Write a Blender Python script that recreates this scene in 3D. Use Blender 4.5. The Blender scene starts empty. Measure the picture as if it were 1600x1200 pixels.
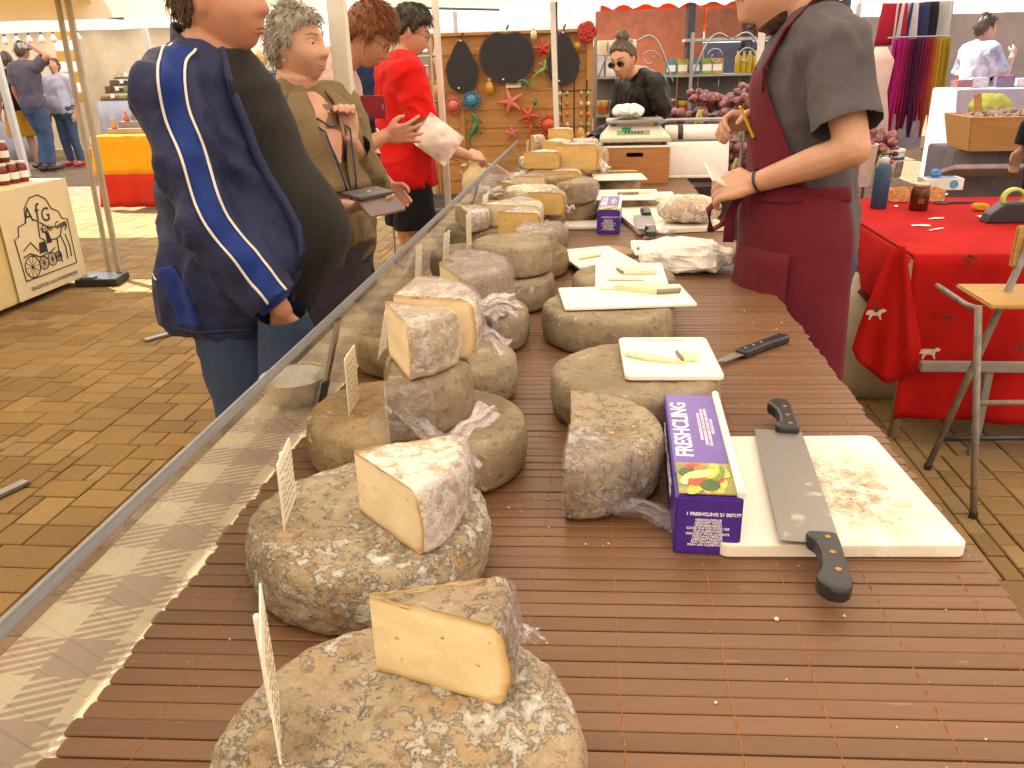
import bpy, bmesh, math, random
import numpy as np
from mathutils import Vector, Matrix, noise, Quaternion
from mathutils.bvhtree import BVHTree
R = math.radians
random.seed(7)
SC = bpy.context.scene
COL = SC.collection
# ------------------------------------------------------------------ camera
CAM_H = 1.42
FPX = 1260.0            # focal length in pixels of a 1600 px wide frame
AX = Vector((0.9945925690, 0.1005514675, -0.0259812252))     # camera right in world axes
AD = Vector((0.0128029876, -0.3669761589, -0.9301422377))    # camera down
AF = Vector((-0.1030616572, 0.9247799204, -0.3662791198))    # camera forward
CP = Vector((0, 0, CAM_H))
cd = bpy.data.cameras.new('camera'); cam = bpy.data.objects.new('camera', cd); COL.objects.link(cam)
cd.sensor_width = 36; cd.lens = FPX / 1600 * 36; cd.clip_start = .05; cd.clip_end = 500
cam.matrix_world = Matrix(((AX.x, -AD.x, -AF.x, 0), (AX.y, -AD.y, -AF.y, 0), (AX.z, -AD.z, -AF.z, CAM_H), (0, 0, 0, 1)))
cd.dof.use_dof = False
SC.camera = cam
# ------------------------------------------------------------------ sky, sun, exposure
SUN = Vector((-0.42, 0.28, 0.86)).normalized()       # towards the sun
W = bpy.data.worlds.new('World'); SC.world = W; W.use_nodes = True
nt = W.node_tree; bg = nt.nodes['Background']; sk = nt.nodes.new('ShaderNodeTexSky')
sk.sky_type = 'NISHITA'; sk.sun_disc = False
sk.sun_elevation = math.asin(SUN.z); sk.sun_rotation = math.atan2(SUN.x, SUN.y)
sk.air_density = 1.0; sk.dust_density = 2.0
nt.links.new(sk.outputs[0], bg.inputs[0]); bg.inputs[1].default_value = 0.11
sd = bpy.data.lights.new('sun', 'SUN'); sd.energy = 4.6; sd.angle = R(.5); sd.color = (1, .95, .87)
so = bpy.data.objects.new('sun', sd); COL.objects.link(so)
so.rotation_euler = SUN.to_track_quat('Z', 'Y').to_euler(); so.location = (0, 0, 30)
SC.view_settings.view_transform = 'Standard'; SC.view_settings.look = 'None'
SC.view_settings.exposure = 1.88; SC.view_settings.gamma = 1
cy = SC.cycles
cy.use_denoising = True; cy.max_bounces = 9; cy.diffuse_bounces = 4; cy.glossy_bounces = 3
cy.transmission_bounces = 6; cy.transparent_max_bounces = 16; cy.caustics_reflective = False; cy.caustics_refractive = False
cy.sample_clamp_indirect = 6

# ------------------------------------------------------------------ placing helpers: a sight line met with a real height or distance
def ray(px, py): return AX * (px - 800) + AD * (py - 600) + AF * FPX
def P(px, py, z):
    r = ray(px, py); return CP + r * ((z - CAM_H) / r.z)
def PY(px, py, y):
    r = ray(px, py); return CP + r * (y / r.y)
def V(*a): return Vector(a)
# ------------------------------------------------------------------ object helpers
def tag(o, label=None, cat=None, group=None, kind=None):
    if label: o['label'] = label
    if cat: o['category'] = cat
    if group: o['group'] = group
    if kind: o['kind'] = kind
    return o
def wm(o):
    m = o.matrix_parent_inverse @ o.matrix_basis
    return wm(o.parent) @ m if o.parent else o.matrix_basis.copy()
def empty(name, loc=(0, 0, 0), rz=0, label=None, cat=None, group=None):
    o = bpy.data.objects.new(name, None); COL.objects.link(o); o.empty_display_size = .05
    o.location = loc; o.rotation_euler = (0, 0, rz)
    return tag(o, label, cat, group)
def link(name, me, parent=None, world=False, m=None):
    o = bpy.data.objects.new(name, me); COL.objects.link(o)
    if m is not None: o.matrix_basis = m
    if parent is not None:
        o.parent = parent
        o.matrix_parent_inverse = wm(parent).inverted() if world else Matrix()
    return o
def copy_tree(o, parent=None):
    c = o.copy(); COL.objects.link(c)
    if parent is not None: c.parent = parent
    for ch in o.children: copy_tree(ch, c)
    return c
def setmat(me, m):
    for k in (m if isinstance(m, (list, tuple)) else [m]): me.materials.append(k)
def frame(d, up=(0, 0, 1)):
    d = Vector(d).normalized(); u = Vector(up)
    if abs(d.dot(u.normalized())) > .98: u = Vector((1, 0, 0))
    s = d.cross(u).normalized(); return d, s, s.cross(d).normalized()
class MB:
    def __init__(s): s.v = []; s.f = []; s.mi = []; s.cur = 0
    def add(s, vs, fs):
        o = len(s.v); s.v += [tuple(v) for v in vs]; s.f += [tuple(i + o for i in f) for f in fs]; s.mi += [s.cur] * len(fs); return s
    def box(s, c, d, m=None):
        x, y, z = d[0] / 2, d[1] / 2, d[2] / 2; c = Vector(c)
        vs = [Vector((a * x, b * y, e * z)) for a in (-1, 1) for b in (-1, 1) for e in (-1, 1)]
        vs = [(m @ v if m else v) + c for v in vs]
        return s.add(vs, [(0, 1, 3, 2), (4, 6, 7, 5), (0, 4, 5, 1), (2, 3, 7, 6), (0, 2, 6, 4), (1, 5, 7, 3)])
    def bbox(s, c, d, b=.004, m=None):
        # box with bevelled edges
        x, y, z = d[0] / 2, d[1] / 2, d[2] / 2; b = min(b, x * .9, y * .9, z * .9); c = Vector(c); bm = bmesh.new()
        bmesh.ops.create_cube(bm, size=1)
        for v in bm.verts: v.co = Vector((v.co.x * d[0], v.co.y * d[1], v.co.z * d[2]))
        bmesh.ops.bevel(bm, geom=bm.edges[:], offset=b, segments=2, affect='EDGES')
        bm.verts.index_update()
        vs = [(m @ v.co if m else v.co) + c for v in bm.verts]; fs = [tuple(v.index for v in f.verts) for f in bm.faces]; bm.free()
        return s.add(vs, fs)
    def tube(s, pts, r, n=8, cap=True, flat=None, up=(0, 0, 1), rnd=False):
        pts = [Vector(p) for p in pts]; N = len(pts)
        rs = list(r) if isinstance(r, (list, tuple)) else [r] * N
        if rnd:
            a = (pts[0] - pts[1]).normalized(); b = (pts[-1] - pts[-2]).normalized(); r0, r1 = rs[0], rs[-1]
            pts = [pts[0] + a * r0 * .95, pts[0] + a * r0 * .7] + pts + [pts[-1] + b * r1 * .7, pts[-1] + b * r1 * .95]
            rs = [r0 * .3, r0 * .72] + rs + [r1 * .72, r1 * .3]; N = len(pts)
        vs = []
        for i, p in enumerate(pts):
            d = pts[min(i + 1, N - 1)] - pts[max(i - 1, 0)]
            d, sd_, u = frame(d, up)
            for k in range(n):
                t = 2 * math.pi * k / n
                vs.append(p + sd_ * math.cos(t) * rs[i] * (flat or 1) + u * math.sin(t) * rs[i])
        fs = [(i * n + k, i * n + (k + 1) % n, (i + 1) * n + (k + 1) % n, (i + 1) * n + k) for i in range(N - 1) for k in range(n)]
        if cap: fs += [tuple(range(n - 1, -1, -1)), tuple((N - 1) * n + k for k in range(n))]
        return s.add(vs, fs)
    def lathe(s, prof, n=24, c=(0, 0, 0), m=None, cap=True):
        vs = []; c = Vector(c)
        for r, z in prof:
            for k in range(n):
                t = 2 * math.pi * k / n; p = Vector((r * math.cos(t), r * math.sin(t), z)); vs.append((m @ p if m else p) + c)
        N = len(prof)
        fs = [(i * n + k, i * n + (k + 1) % n, (i + 1) * n + (k + 1) % n, (i + 1) * n + k) for i in range(N - 1) for k in range(n)]
        if cap: fs += [tuple(range(n - 1, -1, -1)), tuple((N - 1) * n + k for k in range(n))]
        return s.add(vs, fs)
    def prism(s, poly, h, m=None):
        # polygon in xy extruded along z
        n = len(poly); vs = [Vector((x, y, 0)) for x, y in poly] + [Vector((x, y, h)) for x, y in poly]
        if m: vs = [m @ v for v in vs]
        return s.add(vs, [tuple(range(n - 1, -1, -1)), tuple(range(n, 2 * n))] + [(i, (i + 1) % n, n + (i + 1) % n, n + i) for i in range(n)])
    def grid(s, fn, nu, nv, wrap=False):
        vs = [fn(i / (nu - (0 if wrap else 1)), j / (nv - 1)) for j in range(nv) for i in range(nu)]
        fs = []
        for j in range(nv - 1):
            for i in range(nu if wrap else nu - 1):
                k = (i + 1) % nu; fs.append((j * nu + i, j * nu + k, (j + 1) * nu + k, (j + 1) * nu + i))
        return s.add(vs, fs)
    def rings(s, rings, n=28, e=2.3):
        vs = []
        for (cx, cyy, z, rx, ry) in rings:
            for k in range(n):
                t = 2 * math.pi * k / n; a, b = math.cos(t), math.sin(t)
                vs.append((cx + rx * math.copysign(abs(a) ** (2 / e), a), cyy + ry * math.copysign(abs(b) ** (2 / e), b), z))
        N = len(rings)
        fs = [(i * n + k, i * n + (k + 1) % n, (i + 1) * n + (k + 1) % n, (i + 1) * n + k) for i in range(N - 1) for k in range(n)]
        fs += [tuple(range(n - 1, -1, -1)), tuple((N - 1) * n + k for k in range(n))]
        return s.add(vs, fs)
    def mesh(s, name, m=None, smooth=False):
        me = bpy.data.meshes.new(name); me.from_pydata(s.v, [], s.f); me.update()
        if m is not None: setmat(me, m)
        if any(s.mi): me.polygons.foreach_set('material_index', s.mi)
        if smooth: me.polygons.foreach_set('use_smooth', [True] * len(me.polygons))
        return me
    def build(s, name, m, parent=None, world=False, smooth=False, mtx=None, thick=None, bev=None):
        o = link(name, s.mesh(name, m, smooth), parent, world, mtx)
        if thick:
            md = o.modifiers.new('thick', 'SOLIDIFY'); md.thickness = thick; md.offset = 0
        if bev:
            md = o.modifiers.new('bevel', 'BEVEL'); md.width = bev; md.segments = 2; md.limit_method = 'ANGLE'
        return o
TMP = bpy.data.scenes.new('scratch')
def remesh(mb, voxel, it=4, fac=.5, name='m'):
    me = mb.mesh(name); o = bpy.data.objects.new('t', me); TMP.collection.objects.link(o)
    a = o.modifiers.new('r', 'REMESH'); a.mode = 'VOXEL'; a.voxel_size = voxel; a.use_smooth_shade = True
    if it:
        b = o.modifiers.new('s', 'SMOOTH'); b.factor = fac; b.iterations = it
    vl = TMP.view_layers[0]; vl.update(); dg = vl.depsgraph
    out = bpy.data.meshes.new_from_object(o.evaluated_get(dg), depsgraph=dg)
    bpy.data.objects.remove(o); bpy.data.meshes.remove(me)
    out.name = name; out.materials.clear()
    return out
def text_mesh(s, size, m, align='CENTER', extrude=.0004, name='lettering', shear=0, space=1, bold=0):
    cu = bpy.data.curves.new('t', 'FONT'); cu.body = s; cu.size = size; cu.align_x = align; cu.align_y = 'CENTER'
    cu.extrude = extrude; cu.shear = shear; cu.space_line = .95; cu.resolution_u = 3; cu.offset = bold; cu.space_character = space
    o = bpy.data.objects.new('t', cu); TMP.collection.objects.link(o)
    vl = TMP.view_layers[0]; vl.update(); dg = vl.depsgraph
    me = bpy.data.meshes.new_from_object(o.evaluated_get(dg), depsgraph=dg); bpy.data.objects.remove(o); bpy.data.curves.remove(cu)
    me.materials.clear(); me.materials.append(m); me.name = name
    return me
def basis(o, x, y):
    # matrix with origin o, x and y axes in a plane, z = x cross y
    x = Vector(x).normalized(); z = x.cross(Vector(y)).normalized(); y = z.cross(x)
    return Matrix(((x.x, y.x, z.x, o[0]), (x.y, y.y, z.y, o[1]), (x.z, y.z, z.z, o[2]), (0, 0, 0, 1)))
def displace(me, amp, scale, seed=0, octv=3, aniso=(1, 1, 1)):
    me.update(); n = len(me.vertices)
    nr = [0.0] * (3 * n); me.vertices.foreach_get('normal', nr); co = [0.0] * (3 * n); me.vertices.foreach_get('co', co)
    sv = Vector((seed * 3.1, seed * 1.7, seed * .9))
    for i in range(n):
        p = Vector((co[3 * i] * aniso[0], co[3 * i + 1] * aniso[1], co[3 * i + 2] * aniso[2])) * scale + sv
        d = amp * noise.fractal(p, .9, 2.1, octv)
        for k in range(3): co[3 * i + k] += nr[3 * i + k] * d
    me.vertices.foreach_set('co', co); me.update()
def fn(x, y, z=0, o=3): return noise.fractal(Vector((x, y, z)), 1.0, 2.0, o)

# ------------------------------------------------------------------ materials
class NT:
    def __init__(s, name):
        s.m = bpy.data.materials.new(name); s.m.use_nodes = True; s.t = s.m.node_tree; s.n = s.t.nodes; s.L = s.t.links
        s.b = s.n['Principled BSDF']; s.out = s.n['Material Output']; s._c = None
    def node(s, ty, **kw):
        o = s.n.new('ShaderNode' + ty)
        for k, v in kw.items():
            if k[0] == '_': setattr(o, k[1:], v)
            else: s.set(o.inputs[int(k[1:])] if k[0] == 'i' and k[1:].isdigit() else o.inputs[k.replace('_', ' ')], v)
        return o
    def set(s, inp, v):
        if isinstance(v, bpy.types.NodeSocket): s.L.new(v, inp)
        elif isinstance(v, bpy.types.Node): s.L.new(v.outputs[0], inp)
        else: inp.default_value = v
    def coord(s, rnd=True):
        if s._c is None:
            tc = s.node('TexCoord'); s._c = tc.outputs['Object']
            if rnd:
                oi = s.node('ObjectInfo'); mu = s.node('VectorMath', _operation='MULTIPLY_ADD', i0=(7, 11, 5), i2=s._c); s.L.new(oi.outputs['Random'], mu.inputs[1])
                cb = s.node('CombineXYZ'); ml = s.node('Math', _operation='MULTIPLY', i0=oi.outputs['Random'], i1=17.3)
                for k in range(3): s.L.new(ml.outputs[0], cb.inputs[k])
                ad = s.node('VectorMath', _operation='ADD', i0=s._c, i1=cb.outputs[0]); s._c = ad.outputs[0]; s.n.remove(mu)
        return s._c
    def noise(s, scale, det=4, rough=.55, vec=None, stretch=None, dist=0):
        v = vec or s.coord()
        if stretch: v = s.node('VectorMath', _operation='MULTIPLY', i0=v, i1=stretch).outputs[0]
        n = s.node('TexNoise', Vector=v, Scale=scale, Detail=det, Roughness=rough, Distortion=dist); return n.outputs[0]
    def ramp(s, fac, stops, interp='LINEAR'):
        r = s.node('ValToRGB', i0=fac); e = r.color_ramp.elements; r.color_ramp.interpolation = interp
        while len(e) < len(stops): e.new(.5)
        for k, (p, c) in enumerate(stops):
            e[k].position = p; e[k].color = (*c, 1) if isinstance(c, (list, tuple)) else (c, c, c, 1)
        return r.outputs[0]
    def mix(s, f, a, b, mode='MIX'):
        m = s.node('Mix', _data_type='RGBA', _blend_type=mode)
        s.set(m.inputs[0], f)
        for k, v in ((6, a), (7, b)): s.set(m.inputs[k], (*v, 1) if isinstance(v, (list, tuple)) and len(v) == 3 else v)
        return m.outputs[2]
    def math(s, op, a, b=0.0, c=None):
        m = s.node('Math', _operation=op); s.set(m.inputs[0], a); s.set(m.inputs[1], b)
        if c is not None: s.set(m.inputs[2], c)
        return m.outputs[0]
    def bump(s, h, strength=.3, dist=.01, prev=None):
        b = s.node('Bump', Strength=strength, Distance=dist, Height=h)
        if prev: s.L.new(prev, b.inputs['Normal'])
        s.L.new(b.outputs[0], s.b.inputs['Normal']); return b.outputs[0]
    def P(s, **kw):
        for k, v in kw.items(): s.set(s.b.inputs[k.replace('_', ' ')], v)
        return s.m
def c3(h):
    # sRGB hex to linear
    h = h.lstrip('#'); f = lambda u: u / 12.92 if u <= .04045 else ((u + .055) / 1.055) ** 2.4
    return tuple(f(int(h[i:i + 2], 16) / 255) for i in (0, 2, 4))
MC = {}
def mt(name, col, rough=.6, var=.12, scale=12, bump=.0, bscale=None, metal=0, spec=.5, stretch=None, sheen=0):
    if name in MC: return MC[name]
    t = NT(name); col = c3(col) if isinstance(col, str) else col
    f = t.noise(scale, 4, stretch=stretch)
    lo = tuple(c * (1 - var * 1.4) for c in col); hi = tuple(min(1, c * (1 + var * 1.4)) for c in col)
    t.P(Base_Color=t.ramp(f, [(.3, lo), (.7, hi)]), Roughness=rough, Metallic=metal, Specular_IOR_Level=spec)
    if sheen: t.P(Sheen_Weight=sheen)
    if bump: t.bump(t.noise(bscale or scale * 4, 3, stretch=stretch), bump, .004)
    MC[name] = t.m; return t.m
def cloth(name, col, var=.12, weave=900, fold=.25, rough=.9):
    if name in MC: return MC[name]
    t = NT(name); col = c3(col) if isinstance(col, str) else col
    a = t.noise(9, 4); b = t.noise(weave, 1)
    k = t.math('ADD', t.math('MULTIPLY', a, .6), t.math('MULTIPLY', b, .4))
    t.P(Base_Color=t.ramp(k, [(.3, tuple(c * (1 - var) for c in col)), (.7, tuple(min(1, c * (1 + var)) for c in col))]), Roughness=rough, Specular_IOR_Level=.2, Sheen_Weight=.04)
    p = t.bump(t.noise(weave * .6, 2), .25, .001); t.bump(t.noise(14, 3, dist=.6), fold, .02, p)
    MC[name] = t.m; return t.m
# ------------------------------------------------------------------ special materials
def fabric_roof(name, col, tr=.5):
    t = NT(name); f = t.noise(3, 4); col = c3(col)
    c = t.ramp(f, [(.3, tuple(x * .93 for x in col)), (.7, col)])
    d = t.node('BsdfDiffuse', Color=c); l = t.node('BsdfTranslucent', Color=c); m = t.node('MixShader', i0=tr)
    t.L.new(d.outputs[0], m.inputs[1]); t.L.new(l.outputs[0], m.inputs[2]); t.L.new(m.outputs[0], t.out.inputs[0]); t.n.remove(t.b)
    return t.m
M_ROOF = fabric_roof('cream_canvas', '#f4e6cc', .42)
M_ROOFW = fabric_roof('white_canvas', '#f6f3ee', .55)
M_ROOFB = fabric_roof('beige_canvas', '#dcc48c', .35)
def rind(name, cols, white=.45, amb=.5, bump=.8, sc=1.0, spk=1.0):
    # cols: dark, mid, light, pale, crust white, ochre
    t = NT(name)
    n1 = t.noise(11 * sc, 7, .68, dist=.4); n2 = t.noise(58 * sc, 7, .72, dist=.3); n3 = t.noise(8 * sc, 5, .62); n4 = t.noise(420, 3, .7)
    base = t.ramp(n1, [(.30, c3(cols[0])), (.43, c3(cols[1])), (.56, c3(cols[2])), (.72, c3(cols[3]))])
    och = t.ramp(t.noise(6.5 * sc, 6, .72, stretch=(1, 1.3, 1.6), dist=.5), [(.50, 0.0), (.64, amb)])
    c = t.mix(och, base, c3(cols[5]))
    k = t.ramp(t.math('ADD', t.math('MULTIPLY', n2, .68), t.math('MULTIPLY', n3, .40)), [(white + .08, 0.0), (white + .105, .75), (white + .18, 1.0)])
    c = t.mix(k, c, c3(cols[4]))
    dust_haze = t.ramp(t.noise(150 * sc, 5, .75), [(.52, 0.0), (.68, .45 * spk)]); c = t.mix(dust_haze, c, c3(cols[4]))
    c = t.mix(t.ramp(n4, [(.34, .22 * spk), (.50, 0.0)]), c, tuple(x * .75 for x in c3(cols[0])))
    scuff = t.ramp(t.noise(16 * sc, 7, .78, stretch=(1, 1, .45), dist=.3), [(.57, 0.0), (.70, .4)]); c = t.mix(scuff, c, c3(cols[4])); c = t.mix(t.ramp(t.noise(4 * sc, 4), [(.38, .35), (.6, 0.0)]), c, tuple(x * .78 for x in c3(cols[1])))
    pits = t.ramp(t.noise(44 * sc, 4, .62, stretch=(1, 1, 1.5)), [(.32, .5), (.42, 0.0)])
    c = t.mix(pits, c, tuple(x * .6 for x in c3(cols[0])))
    t.P(Base_Color=c, Roughness=.95, Specular_IOR_Level=.1)
    h = t.math('ADD', t.math('MULTIPLY', n2, .8), t.math('MULTIPLY', k, .45)); h = t.math('SUBTRACT', h, t.math('MULTIPLY', pits, .5))
    p = t.bump(n4, .5, .002); t.bump(h, bump, .012, p)
    return t.m
M_RIND = [rind('rind_ochre', ['#927c63', '#b29e83', '#c5b398', '#d3c3ab', '#fbf4e8', '#c29c68'], .47, .55, 1.0, spk=.5),
          rind('rind_grey', ['#7a6b58', '#8c7d68', '#9e8e78', '#b0a188', '#dcd1bf', '#a08a66'], .565, .25, .5, spk=.35),
          rind('rind_pale', ['#a08a70', '#c0ab90', '#d2bfa4', '#e0d1bb', '#f6eee4', '#cbaa80'], .45, .35, .6),
          rind('rind_brown', ['#6f5c45', '#8f785a', '#a68f6e', '#b7a284', '#ddd0b8', '#b08a52'], .56, .4, .6, spk=.6)]
def paste(name, a, b):
    t = NT(name); at = t.node('Attribute', _attribute_name='rim')
    n = t.noise(30, 4); k = t.math('ADD', at.outputs['Fac'], t.math('MULTIPLY', t.math('SUBTRACT', n, .5), .35))
    c = t.ramp(k, [(.0, c3(a)), (.45, tuple(x * .97 for x in c3(a))), (.8, c3(b)), (1.0, tuple(x * .5 for x in c3(b)))])
    eyes = t.ramp(t.noise(95, 2, .5), [(.70, 0.0), (.73, .7)]); c = t.mix(eyes, c, tuple(x * .3 for x in c3(b)))
    t.P(Base_Color=c, Roughness=.5, Subsurface_Weight=.15, Subsurface_Radius=(.01, .006, .003), Subsurface_Scale=.4)
    c = t.mix(t.ramp(t.noise(18, 4, .6, stretch=(1, 1, 2.2)), [(.35, .0), (.7, .35)]), c, tuple(x * .86 for x in c3(b))); t.P(Base_Color=c); p = t.bump(t.noise(170, 4, stretch=(1, 1, .25)), .3, .002); t.bump(t.noise(30, 3), .45, .005, p)
    return t.m
M_PASTE = [paste('paste_cream', '#e9d9b0', '#cfae74'), paste('paste_pale', '#ecdab8', '#cba878'), paste('paste_gold', '#d6b470', '#b58a4a')]
def film(name, op=.22):
    t = NT(name)
    st = t.ramp(t.noise(60, 5, .7, stretch=(1, .35, 1.2), dist=2.2), [(.50, 0.0), (.60, .25), (.72, 1.0)])
    tr = t.node('BsdfTransparent', Color=(.985, .975, .985, 1)); gl = t.node('BsdfGlossy', Color=(1, .97, 1, 1), Roughness=.16)
    df = t.node('BsdfDiffuse', Color=(.88, .79, .88, 1))
    b = t.node('Bump', Strength=.9, Distance=.006, Height=t.noise(75, 5, .7, stretch=(1, .5, 1), dist=1.5))
    t.L.new(b.outputs[0], gl.inputs['Normal'])
    fr = t.node('Fresnel', IOR=1.45); t.L.new(b.outputs[0], fr.inputs['Normal'])
    a = t.node('MixShader', i0=t.math('MULTIPLY', st, op * 1.9)); t.L.new(tr.outputs[0], a.inputs[1]); t.L.new(df.outputs[0], a.inputs[2])
    c = t.node('MixShader', i0=t.math('MINIMUM', t.math('MULTIPLY', t.math('ADD', fr.outputs[0], .02), .7), .4)); t.L.new(a.outputs[0], c.inputs[1]); t.L.new(gl.outputs[0], c.inputs[2])
    t.L.new(c.outputs[0], t.out.inputs[0]); t.n.remove(t.b)
    return t.m
M_FILM = film('cling_film', .13); M_FILMT = film('cling_film_bunched', .30)
def glass(name, tint=(.93, .95, .93), dust_haze=.15):
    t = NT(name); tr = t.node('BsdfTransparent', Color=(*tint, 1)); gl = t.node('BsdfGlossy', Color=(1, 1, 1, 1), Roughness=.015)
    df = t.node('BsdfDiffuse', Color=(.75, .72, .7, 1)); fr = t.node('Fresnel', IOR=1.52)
    d = t.ramp(t.noise(7, 5, .7, dist=.4), [(.3, dust_haze * .4), (.75, dust_haze * 1.5)])  # slight dust, raised to paint in the pane's greyish diffuse reflection
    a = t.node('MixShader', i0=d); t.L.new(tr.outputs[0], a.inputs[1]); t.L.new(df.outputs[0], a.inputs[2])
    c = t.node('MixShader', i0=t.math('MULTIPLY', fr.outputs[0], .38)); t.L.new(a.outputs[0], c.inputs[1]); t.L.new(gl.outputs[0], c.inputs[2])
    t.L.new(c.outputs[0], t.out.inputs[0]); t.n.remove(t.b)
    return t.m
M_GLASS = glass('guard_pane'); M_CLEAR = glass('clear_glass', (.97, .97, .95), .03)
def gingham():
    t = NT('gingham'); tc = t.node('TexCoord'); sp = t.node('SeparateXYZ', i0=tc.outputs['UV']); x, y = sp.outputs[0], sp.outputs[1]
    per = .125
    fa = t.math('GREATER_THAN', t.math('FRACT', t.math('DIVIDE', x, per)), .5); fb = t.math('GREATER_THAN', t.math('FRACT', t.math('DIVIDE', y, per)), .5)
    s = t.math('ADD', fa, fb)
    h = t.math('FRACT', t.math('DIVIDE', t.math('SUBTRACT', y, t.math('MULTIPLY', x, .45)), .0135)); hat = t.ramp(h, [(.25, 0.0), (.42, 1.0), (.85, 1.0), (1.0, 0.0)])
    one = t.math('COMPARE', s, 1.0, .1); two = t.math('GREATER_THAN', s, 1.5)
    k = t.math('MAXIMUM', two, t.math('MULTIPLY', one, hat))
    t._c = tc.outputs['Object']
    k = t.math('MULTIPLY', k, t.math('ADD', .8, t.math('MULTIPLY', t.noise(400, 1), .3)))
    c = t.mix(k, c3('#dcccae'), c3('#9c8478')); t.P(Base_Color=c, Roughness=.42, Specular_IOR_Level=.5)
    t.bump(t.noise(700, 2), .2, .001)
    return t.m
M_GING = gingham()
def wood(name, a, b, scale=1.0, axis=(1, 8, 8), rough=.6, knots=True):
    t = NT(name); v = t.node('VectorMath', _operation='MULTIPLY', i0=t.coord(), i1=axis).outputs[0]
    g = t.noise(7 * scale, 6, .65, vec=v, dist=.6); fine = t.noise(60 * scale, 3, .6, vec=v)
    c = t.ramp(t.math('ADD', t.math('MULTIPLY', g, .75), t.math('MULTIPLY', fine, .25)), [(.3, c3(a)), (.7, c3(b))])
    if knots: c = t.mix(t.ramp(t.noise(5, 2), [(.7, 0.0), (.76, .7)]), c, tuple(x * .45 for x in c3(a)))
    t.P(Base_Color=c, Roughness=rough); t.bump(fine, .25, .002); return t.m
M_FENCE = wood('fence_wood', '#a06c36', '#c8934f'); M_BOXW = wood('garlic_box_wood', '#a9743c', '#c79455'); M_CRATE = wood('crate_wood', '#94602e', '#b98044')
M_SEAT = wood('chair_ply', '#9c7134', '#c29a58')
M_ALU = mt('aluminium', '#9a9a9c', .35, .08, 40, metal=.85); M_STEEL = mt('steel', '#b9b4ae', .28, .06, 60, metal=.95)
M_POLEW = mt('white_pole', '#d9d3c8', .4, .06, 8); M_POLED = mt('dark_pole', '#4a4642', .4, .1, 8); M_POLEG = mt('grey_pole', '#a49a88', .4, .08, 9)
M_BLACKP = mt('black_plastic', '#26272a', .38, .15, 60, .15, 300); M_WHITEP = mt('white_plastic', '#ece7dc', .38, .03, 10)
M_PAPER = mt('white_paper', '#ece6e0', .8, .03, 30, .1, 120); M_CARD = mt('price_card', '#e6dfcb', .5, .05, 30)
M_INK = mt('ink', '#2b2624', .7, .1, 50); M_WHITEPRINT = mt('white_print', '#efe9f5', .6, .03, 50)
def paver_mat():
    t = NT('paver'); at = t.node('Attribute', _attribute_name='rnd'); oi = t.node('ObjectInfo')
    k = t.math('FRACT', t.math('ADD', at.outputs['Fac'], t.math('MULTIPLY', oi.outputs['Random'], 3.7)))
    ge = t.node('NewGeometry'); t._c = ge.outputs['Position']
    c = t.ramp(k, [(0, c3('#7c643f')), (.35, c3('#896e44')), (.6, c3('#917448')), (.85, c3('#997c50')), (1, c3('#8a7451'))])
    n = t.noise(220, 3, .7); c = t.mix(t.ramp(n, [(.32, .55), (.5, 0.0)]), c, c3('#57432c')); c = t.mix(t.ramp(t.noise(3, 4), [(.4, 0.0), (.75, .35)]), c, c3('#6a5540'))
    c = t.mix(t.ramp(n, [(.62, 0.0), (.75, .3)]), c, c3('#c3a67c'))
    t.P(Base_Color=c, Roughness=.9, Specular_IOR_Level=.2); t.bump(n, .35, .002); return t.m
M_PAVER = paver_mat()
def ground_mat():
    t = NT('far_paving'); ge = t.node('NewGeometry'); t._c = ge.outputs['Position']
    br = t.node('TexBrick', Vector=ge.outputs['Position'], Color1=(*c3('#7a6146'), 1), Color2=(*c3('#88705200'[:7]), 1), Mortar=(*c3('#3d2f20'), 1), Scale=1, Mortar_Size=.006, Brick_Width=.22, Row_Height=.125)
    d = t.mix(t.ramp(t.noise(4, 4), [(.4, 0.0), (.75, .35)]), br.outputs[0], c3('#7d6a55')); t.P(Base_Color=d, Roughness=.9, Specular_IOR_Level=.2); return t.m
M_GROUND = ground_mat()

# ------------------------------------------------------------------ ground and pavers
GX0, GX1, GY0, GY1 = -7.0, 3.0, 1.1, 9.5
g = MB(); L_ = 200
g.add([(-L_, -L_, -.014), (L_, -L_, -.014), (L_, L_, -.014), (-L_, L_, -.014)], [(0, 1, 2, 3)])
ground = tag(g.build('ground', M_GROUND), 'brown block paved market square', kind='structure')
U = .0625; nx, ny = int((GX1 - GX0) / U), int((GY1 - GY0) / U)
occ = np.zeros((nx, ny), bool); blocks = []
rg = random.Random(3)
for j in range(ny):
    for i in range(nx):
        if occ[i, j]: continue
        opts = [(4, 2), (3, 2), (2, 2), (3, 3), (4, 2), (3, 2), (2, 3)]; rg.shuffle(opts)
        for (a, b) in opts + [(2, 1), (1, 2), (1, 1)]:
            if i + a <= nx and j + b <= ny and not occ[i:i + a, j:j + b].any():
                occ[i:i + a, j:j + b] = True; blocks.append((i, j, a, b)); break
def pj(p):
    d = Vector(p) - CP; z = d.dot(AF); return 800 + FPX * d.dot(AX) / z, 600 + FPX * d.dot(AD) / z, z
def paver_geo(a, b):
    w, h = a * U - .006, b * U - .006; e = .004; m = MB()
    bot = [(-w / 2, -h / 2, -.012), (w / 2, -h / 2, -.012), (w / 2, h / 2, -.012), (-w / 2, h / 2, -.012)]
    mid = [(x, y, -.003) for x, y, _ in bot]; top = [(x - math.copysign(e, x), y - math.copysign(e, y), 0) for x, y, _ in bot]
    m.add(bot + mid + top, [(8, 9, 10, 11)] + [(i, (i + 1) % 4, 4 + (i + 1) % 4, 4 + i) for i in range(4)] + [(4 + i, 4 + (i + 1) % 4, 8 + (i + 1) % 4, 8 + i) for i in range(4)]); return m
sizes = {}; cand = []; rest = []
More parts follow.
